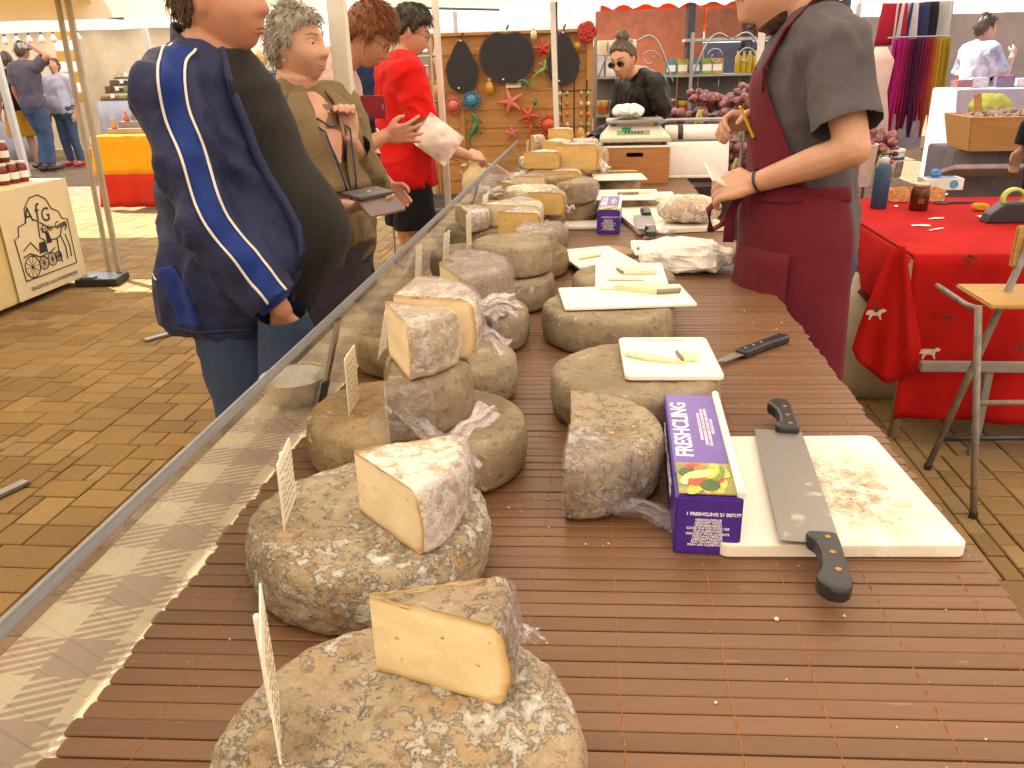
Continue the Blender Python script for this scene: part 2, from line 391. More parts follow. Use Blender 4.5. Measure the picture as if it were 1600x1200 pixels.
for (i, j, a, b) in blocks:
    c = Vector((GX0 + (i + a / 2) * U, GY0 + (j + b / 2) * U, rg.uniform(-.0025, .0)))
    x, y, z = pj(c)
    vis = -40 < x < 1640 and 60 < y < 1240 and (y < 985 - .946 * x + 40 or (x > 1120 and y > 335 and x > 1600 - (965 - y) * .764 - 30))
    (cand if vis else rest).append((a * b / z ** 3 * (1 if vis else 0), c, a, b))
cand.sort(key=lambda t: -t[0]); rest += cand[300:]
for (k, c, a, b) in cand[:300]:
    if (a, b) not in sizes: sizes[a, b] = paver_geo(a, b).mesh('paver', M_PAVER)
    o = link('paver', sizes[a, b], ground); o.location = c; o.rotation_euler = (rg.gauss(0, .004), rg.gauss(0, .004), rg.gauss(0, .006))
mb = MB(); rn = []
for (k, c, a, b) in rest:
    pg = paver_geo(a, b); m = Matrix.Rotation(rg.gauss(0, .006), 3, 'Z'); mb.add([m @ Vector(v) + c for v in pg.v], pg.f); rn += [rg.random()] * len(pg.f)
ro = tag(mb.build('paving_field', M_PAVER, ground), kind='stuff')
at = ro.data.attributes.new('rnd', 'FLOAT', 'FACE'); at.data.foreach_set('value', rn)

# ------------------------------------------------------------------ stall table, cloth, slat mat, glass guard
ZT = .823; TY0, TY1 = -.9, 4.95
tb = empty('stall_table', (-.06, 2, 0), 0, 'long cheese stall table under the brown slat mat', 'table')
MB().bbox((-.10, (TY0 + TY1) / 2, .80), (1.12, TY1 - TY0, .026)).build('tabletop', mt('table_ply', '#8a6a42', .6), tb, True)
for x in (-.6, .40):
    for y in (TY0 + .1, 1.3, 3.2, TY1 - .1):
        MB().tube([(x, y, 0), (x, y, .788)], .018, 10).build('leg', M_POLEG, tb, True, True)
def cloth_fn(u, v):
    y = TY0 - .02 + v * (TY1 - TY0 + .04); L = u * 1.75
    if L < .5:
        w = .018 * math.sin(y * 9) + .012 * math.sin(y * 23 + 1); t = 1 - L / .5
        return (-.669 - t * (.02 + w), y, .316 + L)
    x = -.667 + (L - .5); return (min(x, .47), y, .8165 + .0006 * fn(x * 9, y * 9) if x < -.5 else .8155)
mb = MB(); NU, NV = 60, 240; mb.grid(cloth_fn, NU, NV)
clo = mb.build('tablecloth', M_GING, smooth=True); uv = clo.data.uv_layers.new(name='UVMap')
for lp in clo.data.loops:
    i = lp.vertex_index; u, v = (i % NU) / (NU - 1), (i // NU) / (NV - 1); uv.data[lp.index].uv = (u * 1.75, v * (TY1 - TY0 + .04))
tag(clo, 'taupe and cream gingham oilcloth hanging off the cheese table', 'tablecloth')
def slat_mat():
    t = NT('mat_slat'); oi = t.node('ObjectInfo')
    c = t.ramp(oi.outputs['Random'], [(0, c3('#6a4a31')), (.5, c3('#725036')), (1, c3('#79563b'))])
    n = t.noise(22, 4, .6, stretch=(.6, 6, 1)); c = t.mix(t.ramp(n, [(.45, 0.0), (.75, .18)]), c, c3('#5e4029'))
    sc = t.ramp(t.noise(30, 3, .6, stretch=(.5, 5, 1)), [(.70, 0.0), (.76, .45)]); c = t.mix(sc, c, c3('#b98a72'))
    cr = t.ramp(t.noise(160, 2), [(.76, 0.0), (.79, .9)]); c = t.mix(cr, c, c3('#d9c3a4'))
    t.P(Base_Color=c, Roughness=t.math('ADD', .38, t.math('MULTIPLY', n, .2)), Specular_IOR_Level=.45); t.bump(t.noise(90, 3, stretch=(.15, 3, 1)), .12, .001); return t.m
M_SLAT = slat_mat()
mat_ = empty('slat_mat', (0, 2, ZT), 0, 'brown slat mat tied with thin orange cords, laid along the cheese table', 'mat')
prof = [(-.0115, -.0018), (-.0113, .0002), (-.0101, .0010), (0, .0014), (.0101, .0010), (.0113, .0002), (.0115, -.0018)]
mb = MB(); vs = []
for x in (-.507, -.504, .492, .495):
    k = .7 if x in (-.507, .495) else 1
    for (y, z) in prof: vs.append((x, y * k, (z + .0015) * k - .0015 - .0016))
n = len(prof); mb.add(vs, [(i * n + k, i * n + k + 1, (i + 1) * n + k + 1, (i + 1) * n + k) for i in range(3) for k in range(n - 1)] + [tuple(range(n - 1, -1, -1)), tuple(3 * n + k for k in range(n))])
slat_me = mb.mesh('slat', M_SLAT)
rg = random.Random(11); y = .42; SK = .042; slat_ys = []
while y < 4.86:
    o = link('slat', slat_me, mat_, True); dx = rg.gauss(0, .0022) + .002 * math.sin(y * 31)
    o.location = (-.008 + dx, y, ZT + rg.gauss(0, .0003)); o.rotation_euler = (rg.gauss(0, .02), 0, SK + rg.gauss(0, .0016)); o.scale = (1 + rg.gauss(0, .003), 1, 1)
    slat_ys.append(y); y += .0245 + rg.gauss(0, .0004)
M_CORD = mt('cord', '#a8662a', .8, .2, 200)
for cx in (-.43, -.31, -.19, -.07, .03, .135, .235, .335, .44):
    pts = []
    for k, sy in enumerate(slat_ys):
        yy = sy + cx * SK; w = cx + .006 * math.sin(yy * 3 + cx * 40)
        pts += [(w + rg.gauss(0, .0005), yy - .0117, ZT - .002), (w + rg.gauss(0, .0008), yy, ZT + .0009)]
    MB().tube(pts, .0007, 4).build('cord', M_CORD, mat_, True)
# glass guard leaning in over the cheeses
gd = empty('glass_guard', (-.515, 2, .8175), 0, 'leaning clear sneeze guard with grey top rail along the stall front', 'glass guard')
BX, TX, ZG0, ZG1 = -.516, -.456, .8255, 1.022
nrm = Vector((ZG1 - ZG0, 0, -(TX - BX))).normalized()
for (a, b) in ((-.5, 1.318), (1.328, 3.088), (3.098, 4.75)):
    v = []
    for s_ in (-.002, .002):
        for (y, k) in ((a, 0), (b, 0), (b, 1), (a, 1)): v.append(Vector((BX + (TX - BX) * k, y, ZG0 + (ZG1 - ZG0) * k)) + nrm * s_)
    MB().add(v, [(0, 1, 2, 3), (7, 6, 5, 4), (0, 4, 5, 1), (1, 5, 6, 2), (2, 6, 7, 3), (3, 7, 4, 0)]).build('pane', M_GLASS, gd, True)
MB().bbox((TX + .002, 2.125, ZG1 + .004), (.012, 5.25, .012), .003, Matrix.Rotation(-.3, 3, 'Y')).build('top_rail', mt('rail_grey', '#7f8084', .45, .06, 20, metal=.3), gd, True)
for yj in (1.323, 3.093):
    def gp(k, dy, dn): return Vector((BX + (TX - BX) * k, yj + dy, ZG0 + (ZG1 - ZG0) * k)) + nrm * dn
    for (k0, k1, m_, nm, w) in ((.40, .97, M_STEEL, 'clamp_strip', .012), (.02, .38, M_BLACKP, 'foot_bracket', .016)):
        v = [gp(k, dy, dn) for dn in (.004, .010) for (k, dy) in ((k0, -w), (k0, w), (k1, w), (k1, -w))]
        MB().add(v, [(3, 2, 1, 0), (4, 5, 6, 7), (0, 1, 5, 4), (1, 2, 6, 5), (2, 3, 7, 6), (3, 0, 4, 7)]).build(nm, m_, gd, True)
# ------------------------------------------------------------------ tents
def tent(name, label, x0, x1, y0, y1, zb, ze, zr, m, legs=(), legm=None, leg_r=.02, bars=(), scallop=0, hem=None, base=None):
    t = empty(name, ((x0 + x1) / 2, (y0 + y1) / 2, 0) if base is None else base, 0, label, 'market tent')
    cx, cyy = (x0 + x1) / 2, (y0 + y1) / 2
    def rf(u, v):
        x, y = x0 + u * (x1 - x0), y0 + v * (y1 - y0)
        k = 1 - max(abs(u - .5), abs(v - .5)) * 2
        return (x, y, ze + (zr - ze) * k - .10 * math.sin(math.pi * min(1, k * 1.2)) * (1 if k < .8 else .3) + .012 * fn(x * 1.3, y * 1.3))
    MB().grid(rf, 25, 25).build('roof', m, t, True, True)
    for (a, b) in (((x0, y0), (x1, y0)), ((x1, y0), (x1, y1)), ((x1, y1), (x0, y1)), ((x0, y1), (x0, y0))):
        ln = math.hypot(b[0] - a[0], b[1] - a[1]); nn = max(24, int(ln * 20)); nx_, ny_ = (b[1] - a[1]) / ln, -(b[0] - a[0]) / ln
        def vf(u, v):
            s_ = u * ln; zbb = zb + (.05 * abs(math.sin(s_ * math.pi / scallop)) if scallop else .004 * math.sin(s_ * 7))
            w = .012 * math.sin(s_ * 5) * v
            return (a[0] + (b[0] - a[0]) * u + nx_ * w, a[1] + (b[1] - a[1]) * u + ny_ * w, ze + (zbb - ze) * v)
        o = MB().grid(vf, nn, 5).build('valance', m, t, True, True)
    for (p, q, w) in legs:
        MB().bbox((0, 0, 0), (w, w, (Vector(q) - Vector(p)).length), .004).build('pole', legm or M_POLEW, t, True, mtx=Matrix.Translation((Vector(p) + Vector(q)) / 2) @ (Vector(q) - Vector(p)).to_track_quat('Z', 'Y').to_matrix().to_4x4())
    for (p, q, r) in bars: MB().tube([p, q], r, 8).build('truss_bar', M_POLED, t, True)
    return t
def up(px, py, y, z1=2.2, lean=(0, 0)):
    p = PY(px, py, y); return (p.x, p.y, 0), (p.x + lean[0], p.y + lean[1], z1)
# ------------------------------------------------------------------ tents over the stalls
a = up(533, 80, 2.86, 2.25, (-.0, 0)); b = up(694, 150, 4.75, 2.2, (-.03, 0))
tent('market_tent', 'cream canvas tent roof over the cheese stall, white poles at its front', -4.3, 2.5, -1.6, 5.75, 1.80, 2.12, 2.7, M_ROOF, [(*a, .055), (*b, .034), ((2.2, -1, 0), (2.2, -1, 2.2), .04)], M_POLEW)
c = up(876, 150, 5.95, 2.1, (-.06, 0)); c2 = up(868, 150, 5.99, 2.1, (-.06, 0)); d = up(1184, 90, 5.95, 2.1, (.02, 0))
tn = tent('market_tent', 'white canvas tent over the ceramics and garlic stalls behind the scale', -3.2, 3.2, 5.9, 9.0, 1.92, 2.15, 2.75, M_ROOFW, [(*c, .036), (*d, .04)], M_POLEW, scallop=.22,
          bars=[((-2.9, 6.1, 2.0), (-1.2, 6.1, 2.12), .011), ((-2.9, 6.1, 2.12), (-1.2, 6.1, 1.98), .011), ((-1.2, 6.1, 2.12), (.4, 6.1, 1.98), .011), ((-1.2, 6.1, 1.98), (.4, 6.1, 2.1), .011), ((-2.9, 8.8, 2.05), (-1, 8.8, 1.95), .012)])
MB().bbox((0, 0, 0), (.034, .034, 2.1), .004).build('pole', M_POLED, tn, True, mtx=Matrix.Translation((c2[0][0] + .0, 6.0, 1.05)))
# stall with the carriage banner: beige tent, double pole with a weighted foot
e = ((-3.60, 5.66, 0), (-3.56, 5.66, 2.05), .034); e2 = ((-3.70, 5.70, 0), (-3.66, 5.70, 2.05), .03)
tent('market_tent', 'beige canvas tent over the banner stall, its grey pole standing on a black foot', -9.3, -3.45, -1.2, 5.9, 1.88, 2.1, 2.7, M_ROOFB, [e, e2], M_POLEG, scallop=.24)
ft = empty('pole_weight', (-3.64, 5.66, 0), R(8), 'black metal weight plate at the foot of the grey tent pole', 'weight')
MB().bbox((-.03, -.14, .03), (.30, .24, .05), .006).build('plate', M_BLACKP, ft); MB().bbox((-.10, -.20, .062), (.10, .07, .012), .003).build('clamp', M_ALU, ft)
far_bars = []
for (x0, x1, y, z0, z1) in ((-9, -7.4, 7.8, 1.93, 2.07), (-7.4, -5.9, 7.8, 2.07, 1.93), (-9, -7.4, 7.8, 2.07, 1.93), (-7.4, -5.9, 7.8, 1.93, 2.07), (-5.9, -4.4, 7.8, 2.07, 1.93), (-5.9, -4.4, 7.8, 1.93, 2.07)): far_bars.append(((x0, y, z0), (x1, y, z1), .013))
tent('market_tent', 'white canvas tent with dark scissor frame behind the beige one', -9.6, -3.4, 6.35, 7.9, 1.97, 2.2, 2.8, M_ROOFW, [((-6.6, 7.8, 0), (-6.65, 7.8, 2.2), .045)], M_POLEW, bars=far_bars)
l1 = PY(22, 150, 12.2)
tent('market_tent', 'white canvas tent over the far left food stall', -15.5, -5.2, 11.8, 17.5, 2.05, 2.3, 3.2, M_ROOFW, [((l1.x - .1, 12.2, 0), (l1.x - .15, 12.2, 2.3), .09), ((PY(240, 100, 12.2).x, 12.2, 0), (PY(240, 100, 12.2).x - .05, 12.2, 2.3), .07)], M_POLEW)
tent('market_tent', 'white canvas tent over the scarf stall', 3.6, 9.6, 13.2, 17.4, 2.12, 2.45, 3.2, M_ROOFW, [((3.72, 13.3, 0), (3.72, 13.3, 2.4), .06)], M_POLEW)
tent('market_tent', 'white scalloped canvas tent over the far right stall', 6.8, 12.0, 5.0, 10.5, 2.02, 2.25, 2.9, M_ROOFW, [((6.9, 10.2, 0), (6.9, 10.2, 2.2), .045)], M_POLEW, scallop=.3)
tent('market_tent', 'white canvas tent over the clothes racks behind the customers', -4.6, -.4, 9.6, 13.0, 2.0, 2.25, 3.0, M_ROOFW, [((-1.6, 9.7, 0), (-1.6, 9.7, 2.2), .045)], M_POLEW)
tent('market_tent', 'orange canvas awning behind the tin shelves', .0, 2.7, 10.0, 12.5, 1.80, 2.15, 2.6, fabric_roof('orange_canvas', '#e0561c', .4), [], M_POLEW)
# loose metal bars on the paving
for (p, q, lab) in ((P(226, 532, .01), P(330, 503, .01), 'flat grey metal bar on the paving by the man in blue'), (P(-60, 800, .01), P(42, 752, .01), 'flat dark metal bar on the paving beyond the guard rail')):
    d_ = q - p; o = MB().bbox((0, 0, 0), (d_.length, .045, .014), .003).build('metal_bar', M_ALU, None, mtx=Matrix.Translation((p + q) / 2 + Vector((0, 0, .0))) @ Matrix.Rotation(math.atan2(d_.y, d_.x), 4, 'Z')); tag(o, lab, 'metal bar')
# ------------------------------------------------------------------ cheeses
def profile(Rr, h, k=None, n=6, dense=False):
    k = k or h * .21; p = [(0.0, 0.0)] + [((Rr - k) * i / 5, .0) for i in range(1, 6)]
    p += [(Rr - k + k * math.sin(a), k - k * math.cos(a)) for a in [math.pi / 2 * i / n for i in range(1, n + 1)]]
    m = 7 + (7 if dense else 0); p += [(Rr + h * .035 * math.sin(math.pi * i / m), k + (h - 2 * k) * i / m) for i in range(1, m)]
    p += [(Rr - k + k * math.cos(a), h - k + k * math.sin(a)) for a in [math.pi / 2 * i / n for i in range(0, n + 1)]]
    N_ = 40 if dense else 9; p += [((Rr - k) * (1 - i / N_), h - .004 * (1 - (1 - i / N_) ** 2)) for i in range(1, N_ + 1)]
    return p
def cheese_pt(pr, i, a, amp, seed, Rr, h, fine=1):
    r, z = pr[i]; r0, z0 = pr[max(i - 1, 0)]; r1, z1 = pr[min(i + 1, len(pr) - 1)]
    nr, nz = (z1 - z0), -(r1 - r0); l = math.hypot(nr, nz) or 1; nr /= l; nz /= l
    if r < 1e-6: nr, nz = 0, (-1 if i == 0 else 1)
    ca, sa = math.cos(a), math.sin(a); p = Vector((r * ca, r * sa, z)); q = p * 13 + Vector((seed * 5.3, seed * 2.1, seed))
    d = amp * (.75 * noise.fractal(q, 1, 2, 2) + .5 * fine * noise.fractal(q * 4.2, .75, 2, 4))
    if z < 1e-4: d *= .15
    d += -.012 * Rr * (.5 + .5 * noise.noise(Vector((ca * 1.1 + seed, sa * 1.1, seed)))) * min(1, r / Rr) * (0 if nz < -.5 else 1)
    return p + Vector((nr * ca, nr * sa, nz)) * d
def rind_grid(Rr, h, a0, a1, seed, na, amp, wrap, off=0, fine=1):
    pr = profile(Rr, h, dense=na >= 150); mb = MB(); N = len(pr)
    def f(u, v):
        i = round(v * (N - 1)); p = cheese_pt(pr, i, a0 + (a1 - a0) * u, amp, seed, Rr, h, fine); return p
    mb.grid(f, na, N, wrap); return mb
def wheel(label, x, y, z0, Rr, h, mi=0, seed=1, na=110, amp=.0024, group=None, tilt=None):
    me = rind_grid(Rr, h, 0, 2 * math.pi, seed, na, amp, True).mesh('round_cheese', M_RIND[mi], True)
    o = link('round_cheese', me); o.location = (x, y, z0 + .001); o.rotation_euler = (*(tilt or (0, 0)), seed * 1.3)
    return tag(o, label, 'cheese', group)
def paste_grid(pr, a, Rr, h, seed, amp, flip):
    mb = MB(); N = len(pr); W_ = 9; rim = []
    for i in range(N):
        e = cheese_pt(pr, i, a, amp, seed, Rr, h)
        for w in range(W_):
            t = w / (W_ - 1); b = Vector((0, 0, e.z)); p = b.lerp(e, t)
            p += Vector((-math.sin(a), math.cos(a), 0)) * (.0012 * noise.fractal(p * 25 + Vector((seed, 0, 0)), 1, 2, 2) * (1 - t ** 6)) * (1 if t > 0 else 0)
            mb.v.append(tuple(p)); d = min(Rr - math.hypot(p.x, p.y), p.z, h - p.z); rim.append(max(0, 1 - max(0, d) / (.15 * h)))
    for i in range(N - 1):
        for w in range(W_ - 1):
            f = (i * W_ + w, i * W_ + w + 1, (i + 1) * W_ + w + 1, (i + 1) * W_ + w); mb.f.append(f if flip else f[::-1]); mb.mi.append(0)
    return mb, rim
def twist(p0, d, L, r, seed=0, n=9):
    # bunched tail of film
    d, s_, u = frame(d); g_ = random.Random(seed); mb = MB()
    def f(a, v):
        t = 2 * math.pi * a; rr = r * (.35 + .8 * v ** 1.5 + .6 * (1 - v) ** 3) * (1 + .28 * math.sin(5 * t + 5 * v + seed) + .14 * math.sin(11 * t + seed + 4 * v) + .07 * math.sin(23 * t)); sag = -.02 * v * v
        return Vector(p0) + d * L * v + (s_ * math.cos(t) + u * math.sin(t) * .55) * rr + Vector((0, 0, sag * L * 4 + .004 * math.sin(v * 9 + seed)))
    mb.grid(f, 48, n * 2, True); return mb
def cut(label, loc, Rr, h, a0, a1, ri=0, pi=0, seed=1, na=40, amp=.003, fil=None, tail=None, tilt=(0, 0), group=None, name='cheese_wedge', rz=0):
    t = empty(name, loc, 0, label, 'cheese', group); t.rotation_euler = (tilt[0], tilt[1], rz)
    A0, A1 = R(a0), R(a1); pr = profile(Rr, h)
    rind_grid(Rr, h, A0, A1, seed, na, amp, False).build('rind', M_RIND[ri], t, smooth=True)
    for (a, fl) in ((A0, True), (A1, False)):
        mb, rim = paste_grid(pr, a, Rr, h, seed, amp, fl)
        o = mb.build('cut_face', M_PASTE[pi], t, smooth=True); at = o.data.attributes.new('rim', 'FLOAT', 'POINT'); at.data.foreach_set('value', rim)
    if fil:
        f0, f1, lo, hi = fil   # angular range and range along the profile
        F0, F1 = R(f0), R(f1); N = len(pr); mb = MB()
        def ff(u, v):
            a = F0 + (F1 - F0) * u; i = min(N - 1, max(0, round((lo + (hi - lo) * v) * (N - 1))))
            b = min(max(a, A0), A1); p = cheese_pt(pr, i, b, amp * .5, seed, Rr, h, .2); c = Vector((0, 0, h / 2)); n_ = (p - Vector((0, 0, p.z)) * 0 - c).normalized()
            over = a - b
            if abs(over) > 1e-5:  # lies over the cut face
                p = p.lerp(Vector((0, 0, p.z)), min(1, abs(over) / R(40))) + Vector((-math.sin(b), math.cos(b), 0)) * math.copysign(.003, over)
            q = p * 30 + Vector((seed * 2, 7, 0))
            return p + n_ * (.0035 + .0035 * abs(noise.fractal(q, .8, 2, 3)) + .003 * abs(noise.noise(Vector((a * 9, i * .6, seed)))))
        mb.grid(ff, 46, 30).build('cling_film', M_FILM, t, smooth=True)
    if tail:
        for k, (p, d, L, r) in enumerate(tail): twist(p, d, L, r, seed + k).build('film_tail', M_FILMT, t, smooth=True)
    return t
Z1 = ZT
wheel('large mottled ochre cheese wheel with white mould flecks, a pale wedge standing on it', -.158, .503, Z1, .152, .09, 0, 1, 260, .0042)
cut('pale cheese quarter with smooth cream cut face on the largest ochre wheel', (-.195, .572, Z1 + .088), .128, .083, -17, 17, 0, 0, 3, 60, .0052, (-16, 30, .38, .66), [(Vector((.125, .02, .03)), (.5, .8, -.4), .03, .010)])
wheel('ochre cheese wheel with knobbly grey sides, a film wrapped wedge on top', -.283, .862, Z1, .150, .083, 0, 2, 240, .0052)
cut('holed cheese wedge with tall cut face and wrinkled pale rind on the knobbly wheel', (-.292, .86, Z1 + .081), .14, .086, -44, 26, 2, 1, 5, 60, .0062, (-42, 40, .36, .70), [(Vector((.115, .06, .075)), (.5, .8, .25), .07, .016), (Vector((.09, -.02, .02)), (.8, .3, -.2), .05, .012)])
wheel('grey brown cheese wheel with golden top beside the guard, behind the knobbly wheel', -.335, 1.195, Z1, .138, .08, 3, 4, 120, .004)
wheel('grey cheese wheel at the bottom of a stack of three', -.236, 1.15, Z1, .128, .085, 1, 6, 110)
cut('grey half cheese with its pale cut side toward the guard, middle of the stack', (-.322, 1.16, Z1 + .084), .128, .09, -78, 88, 1, 1, 7, 70, .003, (-96, -48, .3, .8), [(Vector((.03, -.10, .06)), (.75, -.3, -.45), .15, .02)], name='half_cheese')
cut('pale front slice of the wrapped cheese topping the stack', (-.327, 1.185, Z1 + .173), .130, .092, -62, -20, 2, 1, 8, 40, .003, (-60, -22, .32, .95))
cut('pale wrapped cheese half behind the gap on top of the stack', (-.316, 1.197, Z1 + .173), .134, .098, -12, 84, 2, 1, 9, 60, .003, (-8, 84, .3, .9), [(Vector((.12, .05, .06)), (.8, .5, .1), .07, .026), (Vector((.13, .03, .03)), (.8, -.1, -.5), .05, .022)], name='half_cheese')
wheel('grey cheese wheel half hidden behind the stack of three', -.28, 1.452, Z1, .128, .085, 1, 11, 90)
wheel('plain grey cheese wheel two behind the stack of three', -.284, 1.77, Z1, .130, .085, 1, 12, 90)
cut('film wrapped dull brown half cheese with a small pale cut corner', (-.345, 1.72, Z1 + .083), .158, .118, -64, 80, 1, 0, 13, 50, .002, (-62, 84, .25, .95), [(Vector((.10, -.08, .05)), (.8, -.5, -.3), .07, .03), (Vector((.14, .02, .02)), (.5, -.2, -.9), .07, .02)], name='half_cheese')
wheel('olive brown cheese wheel carrying a smaller mouldy one', -.245, 2.10, Z1, .132, .085, 1, 14, 80)
wheel('small brown cheese wheel with orange mould on its flank', -.225, 2.12, Z1 + .085, .108, .085, 1, 15, 80)
wheel('brown cheese wheel pressed against the guard beside the wrapped half', -.405, 1.62, Z1, .11, .075, 3, 16, 70)
wheel('ochre cheese wheel by the guard below the fourth price card', -.40, 2.02, Z1, .115, .07, 3, 17, 70)
wheel('brown cheese wheel with orange stained side past the mouldy one', -.21, 2.44, Z1, .120, .08, 3, 18, 70)
cut('wrapped crumpled cheese half on the orange stained wheel', (-.245, 2.40, Z1 + .08), .12, .07, -80, 80, 0, 1, 19, 40, .002, (-80, 80, .25, .95), [(Vector((.03, -.1, .04)), (.2, -.8, .1), .05, .03)], name='half_cheese')
wheel('grey cheese wheel by the guard under a leaning price card', -.395, 2.42, Z1, .115, .08, 1, 20, 70)
# farther pile, farther back: (px, py of base, distance, radius, height, kind, ...)
def at2(px, py, y): p = PY(px, py, y); return p
def base(label, px, y, Rr, h, mi, seed, z0=None):
    p = PY(px, 400, y); wheel(label, p.x, y, Z1 if z0 is None else z0, Rr, h, mi, seed, 64, .003)
base('grey cheese wheel under the pale log shaped piece', 748, 2.78, .115, .085, 1, 21)
base('brown cheese wheel under the pale slab with a long cut face', 815, 2.80, .12, .085, 1, 22)
p = at2(735, 382, 2.72); cut('pale log of cheese lying against the guard', (p.x - .02, p.y, Z1 + .086), .09, .07, -70, 110, 2, 1, 23, 40, .002, (-70, 60, .4, .9))
p = at2(800, 375, 2.72); cut('pale slab of cheese with a long creamy cut face and white rind', (p.x - .11, p.y + .05, Z1 + .086), .215, .078, -16, 52, 2, 1, 24, 50, .0025, (10, 60, .35, .9), [(Vector((.16, -.02, .03)), (.6, -.7, -.2), .06, .03)])
base('golden brown cheese wheel by the guard with a price card in it', 765, 3.22, .13, .09, 3, 25)
base('brown cheese wheel carrying the white rinded drum', 838, 3.12, .11, .085, 3, 26)
p = at2(832, 355, 3.1); wheel('white rinded drum of cheese on a brown wheel', p.x, 3.1, Z1 + .086, .105, .085, 2, 27, 64, .003)
base('brown crusted cheese wheel at the foot of the wrapped golden half', 893, 3.36, .105, .08, 3, 28)
p = at2(905, 332, 3.36); cut('film wrapped brown half with a golden cut face', (p.x - .045, 3.34, Z1 + .082), .12, .085, -110, 60, 3, 2, 29, 40, .002, (-80, 60, .3, .9), name='half_cheese')
base('crusty brown cheese wheel in the middle of the far pile', 850, 3.55, .115, .09, 3, 30)
p = at2(858, 318, 3.55); wheel('second crusty brown wheel lying on another in the far pile', p.x, 3.55, Z1 + .09, .11, .07, 3, 31, 60, .003)
p = at2(800, 322, 3.45); cut('crumpled film wrapped wedge beside the guard in the far pile', (p.x - .06, 3.45, Z1 + .06), .14, .09, -50, 40, 0, 2, 32, 40, .002, (-50, 50, .2, .95), [(Vector((.02, -.06, .05)), (-.7, -.4, .1), .08, .04)])
base('grey cheese wheel low beside the guard in the far pile', 806, 3.62, .12, .08, 1, 33)
zf = Z1 + .162
p = at2(846, 297, 3.72); cut('golden wedge with a wide straight cut face', (p.x - .08, 3.75, zf), .17, .075, -8, 60, 2, 2, 34, 36, .002)
p = at2(900, 299, 3.72); cut('thick golden wedge wrapped in film, widest face of the far pile', (p.x - .09, 3.76, zf - .01), .19, .115, -8, 58, 2, 2, 35, 36, .002, (-2, 60, .4, .95), [(Vector((.17, .02, .05)), (.8, -.3, -.6), .08, .03)])
base('brown wheel filling the far pile under the golden wedges', 868, 3.82, .14, .16, 3, 36)
base('grey wheel under the small chopping board near the crate', 965, 4.02, .10, .085, 1, 37)
base('pale green rinded wheel by the guard near the far end', 836, 4.12, .10, .13, 1, 38)
base('tall brown wheel supporting the topmost wedges', 885, 4.18, .13, .17, 3, 39)
zt = Z1 + .172
p = at2(835, 269, 4.12); wheel('small pale green rinded cheese by a price card', p.x + .01, 4.10, Z1 + .131, .085, .05, 2, 40, 50, .002)
p = at2(838, 250, 4.3); cut('upright golden wedge near the guard end', (p.x - .03, 4.32, zt + .01), .075, .085, -70, 40, 2, 2, 41, 30, .002)
p = at2(868, 256, 4.2); cut('golden wedge with rounded white rind near the top of the far pile', (p.x - .07, 4.22, zt), .15, .075, -40, 60, 2, 2, 42, 36, .002)
p = at2(874, 241, 4.34); cut('topmost golden wedge of the far pile', (p.x - .06, 4.38, zt + .045), .13, .075, -10, 70, 2, 2, 43, 36, .002)
p = at2(910, 241, 4.4); wheel('wrapped pale cheese near the weighing scale', p.x, 4.42, zt - .005, .085, .065, 2, 44, 50, .003)
p = at2(925, 269, 4.12); cut('wrapped golden half beside the wooden crate', (p.x - .08, 4.16, zt - .06), .16, .1, -30, 75, 0, 2, 45, 36, .002, (0, 75, .35, .9), name='half_cheese')
base('grey cheese wheel under the wrapped golden half', 925, 4.2, .10, .105, 1, 46)
lump_l = [('film wrapped lump of pale cheese in front of the pale slab', -.265, 2.56, .088, (.17, .13, .085), 2, 61), ('rough brown lump of cheese beside the white rinded drum', -.165, 2.74, .002, (.13, .12, .10), 3, 62),
          ('wrapped brown lump wedged between the far wheels', -.205, 2.98, .088, (.15, .12, .07), 0, 63), ('golden crusted lump leaning on the crusty brown wheels', -.30, 3.42, .09, (.16, .13, .08), 3, 64), ('wrapped pale lump filling the gap under the golden wedges', -.16, 3.60, .09, (.15, .14, .07), 2, 65),
          ('small wrapped cheese between the pale green rinded wheels', -.36, 3.95, .002, (.16, .15, .12), 2, 66), ('wrapped brown cheese at the foot of the topmost wedges', -.12, 4.02, .11, (.15, .13, .07), 0, 67)]
# right hand row
wheel('broad brown cheese wheel under the slotted white tasting board', .071, 1.385, Z1, .152, .083, 1, 50, 150, .0035)
wheel('broad smooth grey wheel under the long tasting board', .026, 1.815, Z1, .152, .083, 1, 51, 130, .002)
wheel('grey wheel peeping out under the second tasting board', .07, 2.10, Z1, .135, .083, 1, 52, 90)
wheel('small brown wheel under the tilted plain tasting board', .03, 2.62, Z1, .09, .03, 3, 53, 60)
cut('wrapped half wheel standing alone beside the purple film box', (-.036, 1.115, Z1), .138, .098, -92, 92, 0, 0, 54, 110, .003, (-96, -44, .3, .97), [(Vector((.05, -.115, .03)), (.9, -.22, -.12), .13, .022)], name='half_cheese')

# ------------------------------------------------------------------ boards, knives, boxes on the table
def bool_cut(me, cutters):
    o = bpy.data.objects.new('t', me); TMP.collection.objects.link(o); cs = []
    for c in cutters:
        k = bpy.data.objects.new('c', c); TMP.collection.objects.link(k); cs.append(k); b = o.modifiers.new('b', 'BOOLEAN'); b.object = k; b.operation = 'DIFFERENCE'; b.solver = 'EXACT'
    vl = TMP.view_layers[0]; vl.update(); out = bpy.data.meshes.new_from_object(o.evaluated_get(vl.depsgraph), depsgraph=vl.depsgraph)
    for k in cs + [o]: bpy.data.objects.remove(k)
    return out
def rrect(w, d, r, n=5):
    return [(sx * (w / 2 - r) + r * math.cos(a), sy * (d / 2 - r) + r * math.sin(a)) for (sx, sy, s0) in ((1, 1, 0), (-1, 1, 90), (-1, -1, 180), (1, -1, 270)) for a in [R(s0 + 90 * i / n) for i in range(n + 1)]]
